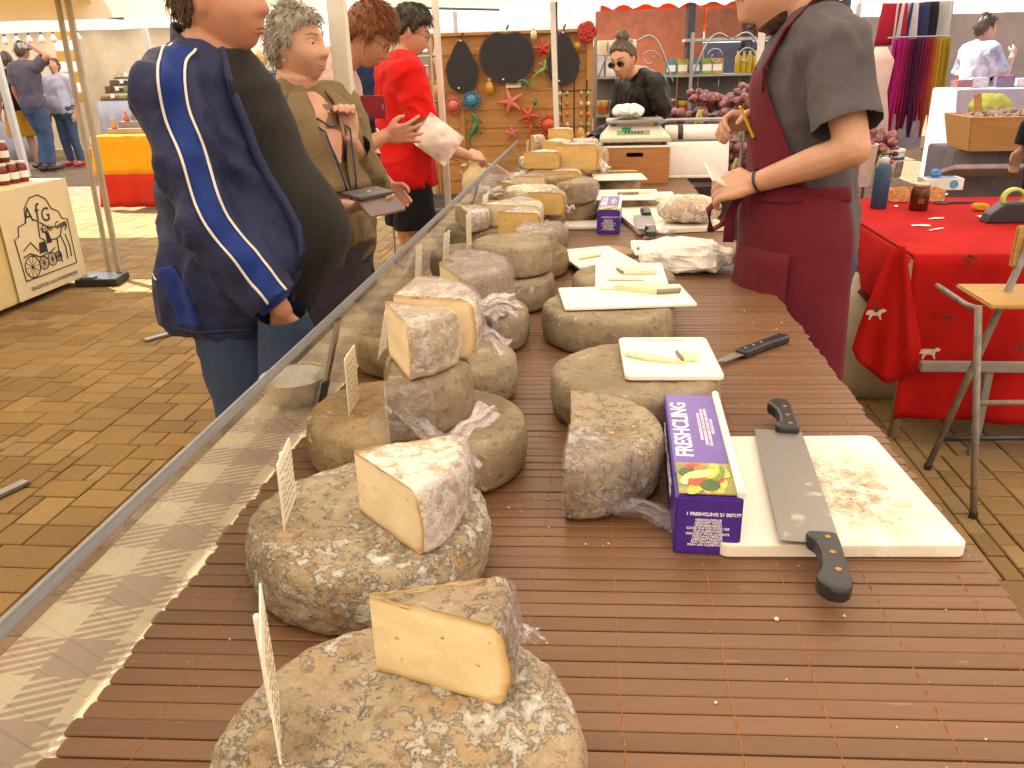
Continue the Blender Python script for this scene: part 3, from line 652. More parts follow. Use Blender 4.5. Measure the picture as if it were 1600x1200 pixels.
def board_mat(name, stain):
    t = NT(name); a = t.noise(7, 5, .6); c = t.mix(t.ramp(a, [(.45, 0.0), (.75, .4)]), c3('#f1e9da'), c3('#e6d8bc'))
    if stain:
        sp = t.node('TexCoord').outputs['Object']; off_ = t.node('VectorMath', _operation='SUBTRACT', i0=sp, i1=(.055, -.02, 0)).outputs[0]; ln = t.node('VectorMath', _operation='LENGTH', i0=t.node('VectorMath', _operation='MULTIPLY', i0=off_, i1=(1.0, .7, 1)).outputs[0]).outputs['Value']
        k = t.math('MULTIPLY', t.ramp(ln, [(.03, 1.0), (.13, 0.0)]), t.ramp(t.noise(30, 6, .75, dist=.4), [(.36, 0.0), (.58, 1.0)])); c = t.mix(k, c, c3('#94805c'))
        k2 = t.math('MULTIPLY', t.ramp(ln, [(.03, 1.0), (.10, 0.0)]), t.ramp(t.noise(150, 3, .7), [(.58, 0.0), (.64, .9)])); c = t.mix(k2, c, c3('#64503a'))
    t.P(Base_Color=c, Roughness=.45, Subsurface_Weight=.08, Subsurface_Radius=(.01, .008, .006)); t.bump(t.noise(60, 4, stretch=(1, 3, 1)), .08, .001); return t.m
M_BOARD = board_mat('board_plastic', 0); M_BOARDS = board_mat('board_stained', 1)
def board(label, pts, z, th, m=None, slot=None, r=.012, name='chopping_board', rx=0):
    a, b, c_, d = [Vector(q) for q in pts]   # front left, front right, back right, back left
    ctr = (a + b + c_ + d) / 4; w = ((b - a).length + (c_ - d).length) / 2; dp = ((d - a).length + (c_ - b).length) / 2
    ang = math.atan2((b - a).y, (b - a).x)
    me = MB().prism(rrect(w, dp, r), th).mesh(name)
    if slot: me = bool_cut(me, [MB().prism([(x + slot[0], y + slot[1]) for x, y in rrect(slot[2], slot[3], slot[3] * .48)], .1, Matrix.Translation((0, 0, -.04))).mesh('c')])
    me.materials.clear(); me.materials.append(m or M_BOARD)
    o = link(name, me); o.location = (ctr.x, ctr.y, z); o.rotation_euler = (rx, 0, ang)
    bv = o.modifiers.new('bevel', 'BEVEL'); bv.width = .0022; bv.segments = 3; bv.limit_method = 'ANGLE'
    return tag(o, label, 'chopping board')
zb = ZT + .09
B1 = board('white chopping board with a handle slot on a brown wheel, cheese rinds on it', [P(976, 590, zb), P(1129, 590, zb), P(1106, 529, zb), P(967, 529, zb)], zb - .006, .009, slot=(0, .09, .085, .012))
B2 = board('long white chopping board with a dark rinded slice on the smooth grey wheel', [P(884, 482, zb), P(1091, 475, zb), P(1062, 445, zb), P(870, 449, zb)], zb - .006, .007, r=.006)
B3 = board('white chopping board with a square cheese slice between two other boards', [P(936, 446, zb), P(1054, 446, zb), P(1026, 409, zb), P(925, 411, zb)], zb - .007, .006, slot=(-.02, .105, .09, .008), r=.006)
B4 = board('white chopping board with a thin slice sloping down toward the cheeses', [P(883, 420, ZT + .03), P(976, 412, ZT + .03), P(971, 384, ZT + .03), P(886, 391, ZT + .03)], ZT + .026, .006, slot=(0, -.125, .09, .007), r=.006)
B5 = board('small white chopping board half hidden under the paper parcel', [P(987, 402, ZT), P(1056, 402, ZT), P(1056, 379, ZT), P(985, 380, ZT)], ZT + .002, .008, r=.012)
B6 = board('large thick white chopping board stained brown under the two handled knife', [P(1052, 850, ZT + .018), P(1494, 850, ZT + .018), P(1379, 683, ZT + .018), P(1120, 686, ZT + .018)], ZT + .001, .019, M_BOARDS, r=.014)
B7 = board('large white chopping board under the far two handled knife', [P(975, 368, ZT), P(1113, 362, ZT), P(1098, 326, ZT), P(973, 331, ZT)], ZT + .002, .018, M_BOARDS, r=.012)
p = P(962, 318, ZT + .05)
B8 = board('white chopping board with cheese tastings behind the far film box', [(-.02, 3.52, 0), (.26, 3.52, 0), (.27, 3.80, 0), (-.02, 3.80, 0)], ZT + .052, .007, r=.006)
wheel('brown crusted low wheel under the tasting board behind the far film box', .12, 3.66, ZT, .10, .05, 3, 55, 60)
B9 = board('white chopping board holding one golden slice next to the crate', [(-.03, 3.88, 0), (.22, 3.90, 0), (.22, 4.12, 0), (-.02, 4.10, 0)], ZT + .0865, .006, r=.005)
B10 = board('white chopping board at the right edge behind the far two handled knife', [(.12, 3.86, 0), (.36, 3.86, 0), (.36, 4.05, 0), (.12, 4.05, 0)], ZT + .003, .008, r=.006)
def slice_(label, px, py, z, poly, th, pi=0, rz=0, rindside=None, name='cheese_slice', tilt=(0, 0)):
    p = P(px, py, z); t = empty(name, (p.x, p.y, z), rz, label, 'cheese slice'); t.rotation_euler = (tilt[0], tilt[1], rz)
    n_ = len(poly); mb = MB()
    q = []
    for i in range(n_):
        a, b = Vector(poly[i]), Vector(poly[(i + 1) % n_])
        for k in range(4): v = a.lerp(b, k / 4); q.append((v.x + .0006 * math.sin(i * 7 + k * 5), v.y + .0006 * math.cos(i * 5 + k * 3)))
    o = mb.prism(q, th).build('slice', M_PASTE[pi], t, bev=.0006)
    for k in (rindside or []):
        a, b = Vector(poly[k]), Vector(poly[(k + 1) % n_]); d = (b - a); nn = Vector((d.y, -d.x)).normalized()
        mb = MB().tube([(*(a.lerp(b, i / 6) + nn * (.0008 + .0007 * math.sin(i * 4))), th * .5) for i in range(7)], [th * .55] * 7, 6); mb.build('rind', M_RIND[1], t, smooth=True)
    return t
zs = zb + .0035
slice_('long curved yellow cheese shaving on the slotted board', 1022, 562, zs, [(-.055, .012), (-.05, .024), (-.02, .022), (.03, .004), (.058, -.018), (.03, -.016), (-.02, -.006)], .005, 0, -.1, tilt=(.0, .02))
slice_('short cheese heel with brown rind on the slotted board', 1077, 560, zs, [(-.02, .024), (.018, .012), (.012, -.016), (-.012, -.018)], .008, 0, 0, [3])
slice_('pointed cheese slice with dark rind on the long board', 1010, 455, zs - .002, [(-.075, .022), (-.02, .034), (.04, .026), (.075, -.02), (.02, -.028)], .012, 0, .1, [3, 2])
slice_('thin pale cheese shaving beside the dark rinded slice', 962, 452, zs - .002, [(-.04, -.008), (.0, .008), (.03, .006), (.02, -.006)], .004, 1)
slice_('square grey rinded cheese slice on the middle board', 992, 425, zs - .003, [(-.045, .02), (.035, .024), (.055, -.022), (-.03, -.022)], .008, 1, 0, [0, 3])
slice_('thin cheese sliver below the square slice', 975, 437, zs - .003, [(-.05, -.006), (-.02, .012), (.05, .004), (.05, -.008)], .003, 1)
slice_('small leaf shaped cheese slice on the sloping board', 922, 402, ZT + .034, [(-.028, -.04), (.03, .03), (.022, .05), (-.012, .04), (-.03, .0)], .004, 0, -.2)
slice_('bit of cheese on the board under the paper parcel', 1010, 388, ZT + .011, [(-.03, -.02), (.03, -.012), (.03, .02), (-.02, .012)], .008, 1, 0, [3])
slice_('yellow cheese sliver on the far tasting board', 990, 303, ZT + .06, [(-.07, -.02), (.02, -.01), (.08, .01), (.07, .03), (-.03, .0)], .012, 0, 0, [0])
slice_('golden slice on the board beside the crate', 968, 269, ZT + .0935, [(-.09, -.012), (.09, .0), (.06, .02), (-.03, .015)], .008, 2)
slice_('yellow cheese crust beside the wrapped loaf shaped piece', 1036, 313, ZT + .05, [(-.03, -.03), (.04, -.03), (.05, .02), (-.03, .02)], .015, 0)
# two handled knife
M_BRASS = mt('brass', '#b08a3c', .35, .1, 50, metal=.9)
def blade_mat():
    t = NT('blade'); k = t.ramp(t.noise(9, 4, .6, dist=.3), [(.60, 0.0), (.63, .45)]); c = t.mix(k, c3('#8f8b88'), c3('#d8cdb8'))
    t.P(Base_Color=c, Metallic=t.math('SUBTRACT', .6, t.math('MULTIPLY', k, .7)), Roughness=t.math('ADD', .42, t.math('MULTIPLY', k, .2))); t.bump(t.noise(300, 2, stretch=(1, .05, 1)), .1, .0006); return t.m
M_BLADE = blade_mat()
def handle_poly(L):
    return [(-.017, 0), (-.020, -.006), (-.020, -.016), (-.012, -.026), (-.010, -.05), (-.012, -.075), (-.018, -.090), (-.023, -.100), (-.022, -.112), (-.012, -.124), (.004, -.127), (.014, -.118), (.018, -.10), (.018, -.06), (.019, -.02), (.017, 0)]
def two_handle_knife(label, loc, rz, bw, bl, sc=1.0):
    t = empty('double_handled_knife', loc, rz, label, 'knife'); t.scale = (sc, sc, sc)
    MB().prism([(-bw / 2, -bl / 2), (bw / 2, -bl / 2), (bw / 2, bl / 2), (-bw / 2, bl / 2)], .0024, Matrix.Translation((0, 0, .0))).build('blade', M_BLADE, t, bev=.0008)
    for s_ in (-1, 1):
        pl = handle_poly(1); pl = [(x + bw / 2 - .022, (y - bl / 2 + .012)) for x, y in pl]
        if s_ > 0: pl = [(x, -y) for x, y in pl][::-1]
        h = MB().prism(pl, .021, Matrix.Translation((0, 0, -.008 + .0012))).build('handle', M_BLACKP, t, bev=.005)
        for d in (.016, .05, .086):
            MB().lathe([(.0038, 0), (.0038, .0012), (.0028, .0018)], 10, (bw / 2 - .018, s_ * (bl / 2 - .012 + d), .0135)).build('rivet', M_BRASS, h)
    return t
kp = [P(1181, 670, ZT + .03), P(1250, 675, ZT + .03), P(1305, 840, ZT + .03), P(1226, 858, ZT + .03)]; kc = sum(kp, Vector()) / 4; kd = ((kp[0] + kp[1]) - (kp[2] + kp[3])).normalized()
two_handle_knife('big double handled cheese knife with black riveted handles on the stained board', (kc.x, kc.y, ZT + .029), math.atan2(kd.y, kd.x) - math.pi / 2, .074, .338)
ka, kb = P(1007, 330, ZT + .03), P(1016, 366, ZT + .03); kd = (ka - kb).normalized(); kc = (ka + kb) / 2
two_handle_knife('second double handled cheese knife on the far chopping board', (kc.x - .01, kc.y, ZT + .029), math.atan2(kd.y, kd.x) - math.pi / 2, .074, .30)
# small knife
ta, tb_ = P(1118, 569, ZT + .006), P(1226, 524, ZT + .014); d = (tb_ - ta); L = d.length
kn = empty('paring_knife', ta, math.atan2(d.y, d.x), 'small knife with black three rivet handle on the bare mat', 'knife')
MB().prism([(0, -.002), (.02, -.012), (.085, -.013), (.085, .010), (.03, .008), (0, .002)], .0018, Matrix.Translation((0, 0, .004))).build('blade', M_BLADE, kn)
h = MB().prism([(.078, -.014), (.085, -.017), (L * .7, -.014), (L - .006, -.018), (L, -.008), (L - .003, .012), (L * .7, .011), (.085, .013), (.078, .010)], .017, Matrix.Translation((0, 0, -.004))).build('handle', M_BLACKP, kn, bev=.004)
for q in (.1, .128, .156): MB().lathe([(.0032, 0), (.0032, .001), (.002, .0016)], 8, (q, -.001, .013)).build('rivet', M_STEEL, h)
# film boxes
M_PURP = mt('purple_card', '#45288f', .38, .06, 20); M_PURPL = mt('lilac_card', '#6b55a6', .38, .1, 6)
def veg_mat():
    t = NT('vegetable_print'); n = t.noise(24, 3, .5, dist=1.8); c = t.ramp(n, [(.3, c3('#6d8a3c')), (.42, c3('#c9b44a')), (.5, c3('#e0c66a')), (.58, c3('#d9772e')), (.66, c3('#e8dcb8')), (.75, c3('#4e6b2c'))], 'CONSTANT')
    t.P(Base_Color=t.mix(.12, c, t.ramp(t.noise(15, 4), [(.3, c3('#a3a24a')), (.7, c3('#e6d9a0'))])), Roughness=.35); return t.m
M_VEG = veg_mat(); M_ORANGE = mt('orange_card', '#c9701f', .5)
def film_box(label, loc, rz, w, l, h, big=True):
    t = empty('film_box', loc, rz, label, 'film box')
    b = MB().bbox((0, l / 2, h / 2), (w, l, h), .0025).build('carton', M_PURP, t)
    MB().bbox((-.003, l * .58, h + .0008), (w - .010, l * .80, .0016), .0006).build('lid', M_PURPL, t)
    vp = MB().bbox((-.002, l * .14, h + .0022), (w - .012, l * .25, .0014), .0006).build('vegetable_picture', mt('salad_ground', '#8f8f4a', .35, .35, 40), t)
    g_ = random.Random(3)
    for k in range(22):
        a_, b_, an = g_.uniform(.006, .013), g_.uniform(.012, .024), g_.uniform(-1.2, 1.2); cx_, cy_ = g_.uniform(-w * .30, w * .26), l * g_.uniform(.055, .225); c_ = g_.choice(['#c9b23e', '#6f8a34', '#b8bf62', '#d07a2c', '#e2d488', '#3f5a26', '#c2452a', '#dfe0c0'])
        MB().prism([(cx_ + a_ * math.cos(q) * math.cos(an) - b_ * math.sin(q) * math.sin(an), cy_ + a_ * math.cos(q) * math.sin(an) + b_ * math.sin(q) * math.cos(an)) for q in [2 * math.pi * i / 12 for i in range(12)] if abs(cx_ + a_ * math.cos(q) * math.cos(an) - b_ * math.sin(q) * math.sin(an)) < w * .42], .0003, Matrix.Translation((0, 0, h + .0030 + .00006 * k))).build('leaf_print', mt('salad' + c_, c_, .35, .2, 200), vp)
    MB().bbox((w / 2 - .003, l / 2, h + .003), (.010, l * .98, .012), .002).build('cutter_strip', M_WHITEP, t)
    def txt(s_, size, o, x, y, **k):
        me = text_mesh(s_, size, M_WHITEPRINT, **k); link('lettering', me, t, m=basis(o, x, y))
    if big:
        txt('FRESHCLING', .034, (-.022, l * .60, h + .0020), (0, 1, 0), (-1, 0, 0), bold=.0006)
        txt('VERSHOUDFOLIE GESCHIKT VOOR\nLEVENSMIDDELEN CLING FILM FOR FOOD USE\nFILM ALIMENTAIRE CONVIENT POUR ALIMENTS\nFRISCHHALTEFOLIE', .0062, (.014, l * .62, h + .0020), (0, 1, 0), (-1, 0, 0))
    txt('1 FRESHCLING 21 007177', .0062, (.006, -.0006, h * .72), (1, 0, 0), (0, 0, 1), bold=.0002)
    txt('VERSHOUDFOLIE\nGESCHIKT VOOR\nLEVENSMIDDELEN\nCLING FILM FOR FOOD USE\nFILM ALIMENTAIRE\nCONVIENT POUR ALIMENTS\nFRISCHHALTEFOLIE\nLEBENSMITTELECHT\nFILM TRANSPARENTE\nPARA USO ALIMENTARIO', .0043, (0, -.0006, h * .40), (1, 0, 0), (0, 0, 1), bold=.0001)
    if big: txt('FRESHCLING', .036, (-w / 2 - .0006, l * .55, h * .5), (0, -1, 0), (0, 0, 1), bold=.0006)
    return t
fa, fb = P(1050, 866, ZT), P(1156, 868, ZT); fm = (fa + fb) / 2; fw = (fb - fa).length; bk = (P(1037, 614, ZT + .084) + P(1120, 618, ZT + .084)) / 2; d = bk - fm
film_box('purple cling film box with white lettering next to the wrapped half wheel', (fm.x, fm.y, ZT), math.atan2(d.y, d.x) - math.pi / 2, fw * .97, math.hypot(d.x, d.y), .084)
fm = P(950, 366, ZT); film_box('second purple cling film box standing by the far cheeses', (fm.x, fm.y, ZT), -.05, .085, .35, .088)
# steel bowl outside the guard
pb = P(466, 642, .822)
prf = [(.001, 0), (.028, 0), (.040, .008), (.056, .034), (.064, .055), (.066, .0565), (.063, .055), (.055, .034), (.039, .0095), (.027, .0025), (.001, .0025)]
bo = MB().lathe(prf, 40, cap=False).build('steel_bowl', M_STEEL, smooth=True); bo.location = (-.583, pb.y + .05, .8185); tag(bo, 'small steel bowl on the gingham cloth outside the guard', 'bowl')
# price cards
def price_card(label, px, py, z, hgt, wid, yaw, lean=0, seed=0, up_=.03):
    hgt += up_ - .006; up_ = .003
    p = P(px, py, z); t = empty('price_card', p, yaw, label, 'price card'); t.rotation_euler = (lean, 0, yaw)
    MB().prism(rrect(wid, hgt, .004), .0016, Matrix.Translation((wid / 2, 0, up_ + hgt / 2)) @ Matrix.Rotation(math.pi / 2, 4, 'X')).build('card', M_CARD, t)
    MB().prism([(0, 0), (.006, 0), (.012, up_ + .004), (.003, up_ + .004)], .0016, Matrix.Rotation(math.pi / 2, 4, 'X')).build('spike', M_CARD, t)
    MB().bbox((wid * .55, .003, up_ + hgt * .5), (.008, .005, hgt * .9), .001).build('clip', M_WHITEP, t)
    g_ = random.Random(seed); mb = MB()
    for s_ in (-1, 1):
        for k in range(7):
            zz = up_ + hgt * (.15 + .11 * k); x = wid * .08
            while x < wid * .9:
                w_ = g_.uniform(.003, .011); mb.box((x + w_ / 2, (-.0022 if s_ < 0 else .0008), zz + g_.gauss(0, .0012)), (w_, .0005, .0008)); x += w_ + .003
    mb.build('handwriting', mt('faded_ink', '#8a7a68', .7, .1, 50), t); return t
def vyaw(px, py, z, off): p = P(px, py, z); return math.atan2(p.y, p.x) + off
zc = ZT + .085
price_card('price card stuck in the largest ochre wheel', 437, 1195, zc + .004, .088, .085, vyaw(437, 1195, zc, -.10), 0, 1)
price_card('price card stuck in the knobbly ochre wheel', 443, 830, zc - .006, .072, .08, vyaw(443, 830, zc, -.26), .03, 2, .02)
price_card('price card stuck in the golden topped wheel beside the guard', 545, 652, zc - .008, .072, .075, vyaw(545, 652, zc, -.26), .02, 3)
price_card('price card behind the golden topped wheel, left of the stack', 590, 562, zc - .01, .07, .075, vyaw(590, 562, zc, -.24), .22, 4)
price_card('price card in the brown wheel pressed against the guard', 648, 447, zc - .012, .075, .06, vyaw(648, 447, zc, -.28), .1, 5)
price_card('price card in the ochre wheel next to the wrapped brown half', 691, 432, zc - .016, .09, .06, vyaw(691, 432, zc, -.28), .1, 6)
price_card('price card by the pale log of cheese', 729, 388, zc, .075, .05, vyaw(729, 388, zc, -.3), .03, 7)
price_card('price card in the golden brown wheel by the guard', 752, 352, zc + .006, .075, .06, vyaw(752, 352, zc, -.3), .1, 8)
price_card('price card beside the wide golden wedge', 811, 300, ZT + .09, .06, .05, vyaw(811, 300, zc, -.14), .1, 9)
price_card('price card by the small pale green rinded cheese', 829, 270, Z1 + .13, .06, .05, vyaw(829, 270, zc, -.3), .05, 10)
price_card('price card near the upright golden wedge', 822, 246, Z1 + .14, .06, .05, vyaw(822, 246, zc, -.16), .1, 11)
# paper parcel, wrapped loaf shaped piece
def lump(name, m, label, cat, loc, dims, rz, seed, cr=.12, sc=9, e=2.6, tailx=0, smooth=False):
    mb = MB(); rs = []
    def f(u, v):
        a = 2 * math.pi * u; ph = math.pi * (v - .5); c_, s_ = math.cos(ph), math.sin(ph)
        x = math.copysign(abs(s_) ** (2 / e), s_); rr = abs(c_) ** (2 / e); y = rr * math.copysign(abs(math.cos(a)) ** (2 / e), math.cos(a)); z = rr * math.copysign(abs(math.sin(a)) ** (2 / e), math.sin(a))
        k = 1 + cr * noise.fractal(Vector((x * dims[0], y * dims[1], z * dims[2])) * sc * 2 + Vector((seed, 0, 0)), .8, 2.2, 3)
        if tailx and x > .6: k *= 1 - .35 * math.sin((x - .6) / .4 * 3.1) ; 
        return (x * dims[0] / 2 * (1 + .1 * cr), y * dims[1] / 2 * k, max(0, (z * k + 1) * dims[2] / 2))
    mb.grid(f, 40, 30, True); o = mb.build(name, m, smooth=smooth); o.location = loc; o.rotation_euler = (0, 0, rz)
    return tag(o, label, cat)
for (lb, x_, y_, dz, dm, mi_, sd_) in lump_l:
    if sd_ in (61, 63, 64, 65, 67):
        cut(lb.replace('lump', 'wedge'), (x_ - .05, y_, Z1 + dz), .14, .082, -14, 62, mi_, 1 + sd_ % 2, sd_, 36, .003, (10, 66, .35, .9), [(Vector((.12, .02, .03)), (.7, -.4, -.2), .05, .02)]); continue
    o = lump('cheese_lump', M_RIND[mi_], lb, 'cheese', (x_, y_, Z1 + dz), dm, sd_ * .7, sd_, .14, 8, 2.6, smooth=True)
    f_ = lump('cling_film', M_FILM, None, None, (0, 0, 0), tuple(d * 1.05 for d in dm), 0, sd_ + 5, .16, 11, 2.6, smooth=True); f_.parent = o; f_.location = (0, 0, 0); f_.rotation_euler = (0, 0, 0)
pp = P(1068, 425, ZT); lump('paper_parcel', M_PAPER, 'crumpled white paper parcel lying on the slat mat', 'parcel', (pp.x + .01, pp.y + .04, ZT), (.28, .2, .085), -.12, 3, .22, 7, 3.2, 1)
pp = P(1070, 352, ZT + .02)
lump('wrapped_cheese', M_RIND[2], 'pale loaf shaped cheese wrapped in film on the far chopping board', 'cheese', (pp.x + .02, pp.y + .07, ZT + .0205), (.24, .2, .10), -.1, 8, .12, 8, 2.4, smooth=True)
pc_ = P(1040, 372, ZT); tw = twist((pc_.x - .03, pc_.y + .06, ZT + .02), (.1, -1, -.1), .10, .05, 4).build('film_scrap', M_FILMT, smooth=True); tag(tw, 'crumpled scrap of cling film in front of the loaf shaped cheese', 'cling film')
mb = MB(); g_ = random.Random(12)
for k in range(120):
    x_, y_ = g_.uniform(-.42, .46), .5 + 2.2 * g_.random() ** 1.6; s_ = g_.uniform(.0008, .0022) * (1.5 if k % 9 == 0 else 1); mb.lathe([(.3 * s_, 0), (s_, .3 * s_), (.7 * s_, .9 * s_)], 5, (x_, y_, ZT + .0002), Matrix.Rotation(g_.uniform(0, 3), 3, 'Z'))
tag(mb.build('cheese_crumbs', mt('crumb', '#d8c6a0', .7, .2, 90), None), 'pale cheese crumbs scattered over the slat mat', 'crumbs', kind='stuff')
# dark tray under the far pile
MB().bbox((0, 0, 0), (.18, .14, .012), .003).build('tablet_tray', M_WHITEP, None, mtx=Matrix.Translation((P(898, 357, ZT).x, 3.20, ZT + .0085)))
tag(bpy.data.objects['tablet_tray'], 'thin white tray at the foot of the far brown wheels', 'tray')
# ------------------------------------------------------------------ people
def skin_mat(name, col, red=.25):
    if name in MC: return MC[name]
    t = NT(name); c = c3(col); k = t.noise(16, 4); f = t.noise(140, 3, .6)
    b = t.mix(t.ramp(k, [(.36, 0.0), (.66, red)]), c, (c[0] * .9, c[1] * .62, c[2] * .55)); b = t.mix(t.ramp(f, [(.35, .14), (.55, 0.0)]), b, tuple(x * .7 for x in c))
    t.P(Base_Color=b, Roughness=.5, Specular_IOR_Level=.4, Subsurface_Weight=.12, Subsurface_Radius=(.012, .005, .003), Subsurface_Scale=.5); pb = t.bump(t.noise(520, 2), .25, .0008); t.bump(f, .22, .0018, pb); MC[name] = t.m; return t.m
def hair_mat(name, a, b):
    if name in MC: return MC[name]
    t = NT(name); n = t.noise(90, 4, .6, stretch=(1, 1, .25), dist=.4); t.P(Base_Color=t.ramp(n, [(.32, c3(a)), (.68, c3(b))]), Roughness=.5, Specular_IOR_Level=.4); t.bump(n, .6, .003); MC[name] = t.m; return t.m
def lerp_tab(tab, x):
    if x <= tab[0][0]: return tab[0][1:]
    for a, b in zip(tab, tab[1:]):
        if x <= b[0]:
            t = (x - a[0]) / (b[0] - a[0]); t = t * t * (3 - 2 * t); return tuple(p + (q - p) * t for p, q in zip(a[1:], b[1:]))
    return tab[-1][1:]
def G(x, s_): return math.exp(-(x / s_) ** 2)
def sst(x, a, b): t = min(1, max(0, (x - a) / (b - a))); return t * t * (3 - 2 * t)
def head_pt(dx, dy, dz, fat=0):
    # direction on the unit sphere -> point of the head, y forwards
    x, y, z = .073 * dx, .094 * dy, .116 * dz
    lo = sst(-z, -.01, .105); fr = sst(dy, -.1, .7)
    x *= 1 - (.30 - fat * .16) * lo * (.4 + .6 * fr) - .05 * sst(z, .05, .116)
    if dy < 0: y *= 1 + .08 * sst(z, -.05, .04) - .30 * lo
    if dy > 0:
        y *= 1 - .06 * sst(z, .03, .1); y += .012 * fr * lo
        ax = abs(x)
        y += (.021 * G(x, .011 + .006 * sst(-z, .0, .035)) * sst(z, -.047, -.034) * (1 - sst(z, -.03, .026)) + .004 * G(x, .012) * G(z - .02, .02)) * fr
        y -= .010 * G(ax - .031, .018) * G(z - .010, .013) * fr
        y += .005 * G(z - .032, .012) * G(ax - .02, .035) * fr
        y += .006 * G(x, .025) * G(z + .068, .016) * fr - .004 * G(x, .024) * G(z + .0695, .0028) * fr - .004 * G(x, .03) * G(z + .086, .007) * fr
        y += .009 * G(x, .024) * G(z + .104, .018) * fr
        x += math.copysign(.005 * G(z + .03, .03) * fr * (1 + fat), x) * min(1, ax / .02)
    return Vector((x, y, z))
def head_mb(fat=0, nu=64, nv=48):
    mb = MB()
    def f(u, v):
        a = 2 * math.pi * u; ph = math.pi * (v - .5); c_ = math.cos(ph); return head_pt(c_ * math.sin(a), c_ * math.cos(a), math.sin(ph), fat)
    mb.grid(f, nu, nv, True)
    mb.f.append(tuple(range(nu - 1, -1, -1))); mb.f.append(tuple((nv - 1) * nu + k for k in range(nu))); mb.mi += [0, 0]
    return mb
HAIRLINE = dict(short=[(0, .070), (40, .062), (62, .045), (78, .0), (92, -.002), (104, .02), (118, -.03), (150, -.065), (180, -.075)],
                bob=[(0, .058), (35, .052), (55, .036), (72, -.02), (85, -.012), (95, .012), (110, -.03), (140, -.085), (180, -.095)],
                up=[(0, .078), (40, .066), (62, .05), (80, .012), (92, .006), (104, .02), (118, -.03), (150, -.055), (180, -.06)],
                bald=[(0, .2), (70, .2), (85, .02), (100, .02), (118, -.03), (150, -.06), (180, -.07)])
def hair_mesh(style, thick, seed, fat=0, top=1.0, n_tuft=300, flow=(0, -.4, -1), tl=.05, curl=.25, fringe=0):
    hl = HAIRLINE[style]; mb = MB()
    def pt(u, v, jit=0):
        a = 2 * math.pi * u; ph = math.pi * (v - .5); c_ = math.cos(ph); d = Vector((c_ * math.sin(a), c_ * math.cos(a), math.sin(ph)))
        p = head_pt(d.x, d.y, d.z, fat); az = math.degrees(abs(math.atan2(p.x, p.y))); h = lerp_tab(hl, az)[0]
        k = sst(p.z - h - .006 * noise.noise(Vector((a * 7, seed, 0))), -.006, .014); th = thick * (1 + (top - 1) * sst(p.z, .03, .1)) * (1 + .35 * noise.fractal(Vector((p.x * 26, p.y * 26, p.z * 9 + seed)), 1, 2, 3))
        n_ = Vector((p.x / .073 ** 2, p.y / .094 ** 2, p.z / .116 ** 2)).normalized(); return p, n_, k, th
    def f(u, v):
        p, n_, k, th = pt(u, v); return p + n_ * (-.006 + (th + .006) * k)
    mb.grid(f, 72, 48, True); mb.f.append(tuple((47) * 72 + k for k in range(72))); mb.mi.append(0)
    g_ = random.Random(seed); c = 0; fl = Vector(flow)
    n_tuft = int(n_tuft * 2.6)
    while c < n_tuft:
        u, v = g_.random(), g_.random() ** .7
        p, n_, k, th = pt(u, v)
        if k < .5: continue
        c += 1; b = p + n_ * (th * .75); t_ = fl - n_ * fl.dot(n_)
        if fringe and p.z > .04: t_ = Vector((p.x * 4, fringe, -.3)) - n_ * Vector((p.x * 4, fringe, -.3)).dot(n_)
        t_ = t_.normalized() if t_.length > 1e-3 else Vector((1, 0, 0)); t_ = (t_ + Vector((g_.gauss(0, curl), g_.gauss(0, curl), g_.gauss(0, curl)))).normalized()
        L = tl * g_.uniform(.6, 1.3); lift = g_.uniform(.0, .25) + curl * .35
        pts = [b + t_ * L * s_ + n_ * L * lift * math.sin(s_ * 2.6) for s_ in (0, .35, .7, 1)]
        mb.tube(pts, [.0013, .0015, .0011, .0003], 3, cap=False, flat=1.4)
    return mb
TORSO = [(.80, 0, .0, .150, .10), (.88, 0, -.005, .172, .118), (.96, 0, -.005, .168, .115), (1.08, 0, .0, .142, .10), (1.2, 0, .0, .152, .108), (1.32, 0, .005, .172, .115), (1.41, 0, .0, .168, .10), (1.465, 0, -.008, .115, .075), (1.50, 0, -.01, .062, .058), (1.56, 0, .0, .054, .055)]
def hand(mb, wr, d, n_, side, curl=.5, spread=.12, thumb=.5, sc=1.0):
    # wrist, finger direction, palm normal, side = +1 if the thumb leaves towards n x d
    d = Vector(d).normalized(); n_ = Vector(n_); n_ = (n_ - d * n_.dot(d)).normalized(); s_ = n_.cross(d).normalized() * side
    for k, o in enumerate((-1.5, -.5, .5, 1.5)):
        mb.tube([Vector(wr) + s_ * o * .010 * sc, Vector(wr) + d * .045 * sc + s_ * o * .017 * sc, Vector(wr) + d * .088 * sc + s_ * o * .020 * sc], [.014 * sc, .0145 * sc, .0115 * sc], 8, rnd=True)
        L = (.066, .076, .083, .074)[k] * sc; a = 0; q = Vector(wr) + d * .090 * sc + s_ * o * .020 * sc; pts = [q]
        dd = (d + s_ * o * spread * .5).normalized()
        for j, fr in enumerate((.45, .32, .23)):
            a += curl * (.75, 1.0, .7)[j] * (1 + .12 * (1.5 - k) * .5); q = q + (dd * math.cos(a) + n_ * math.sin(a)) * L * fr; pts.append(q)
        mb.tube(pts, [.0098 * sc, .0092 * sc, .0085 * sc, .0072 * sc], 8, rnd=True)
    q = Vector(wr) + d * .025 * sc + s_ * .020 * sc; t0 = (d * .6 + s_ * .75 + n_ * .3 * thumb).normalized(); t1 = (d * .85 + s_ * .25 + n_ * .7 * thumb).normalized(); t2 = (d * .85 - s_ * .15 + n_ * .8 * thumb).normalized()
    mb.tube([q, q + t0 * .040 * sc, q + t0 * .040 * sc + t1 * .034 * sc, q + t0 * .040 * sc + t1 * .034 * sc + t2 * .026 * sc], [.016 * sc, .0125 * sc, .0105 * sc, .008 * sc], 8, rnd=True)
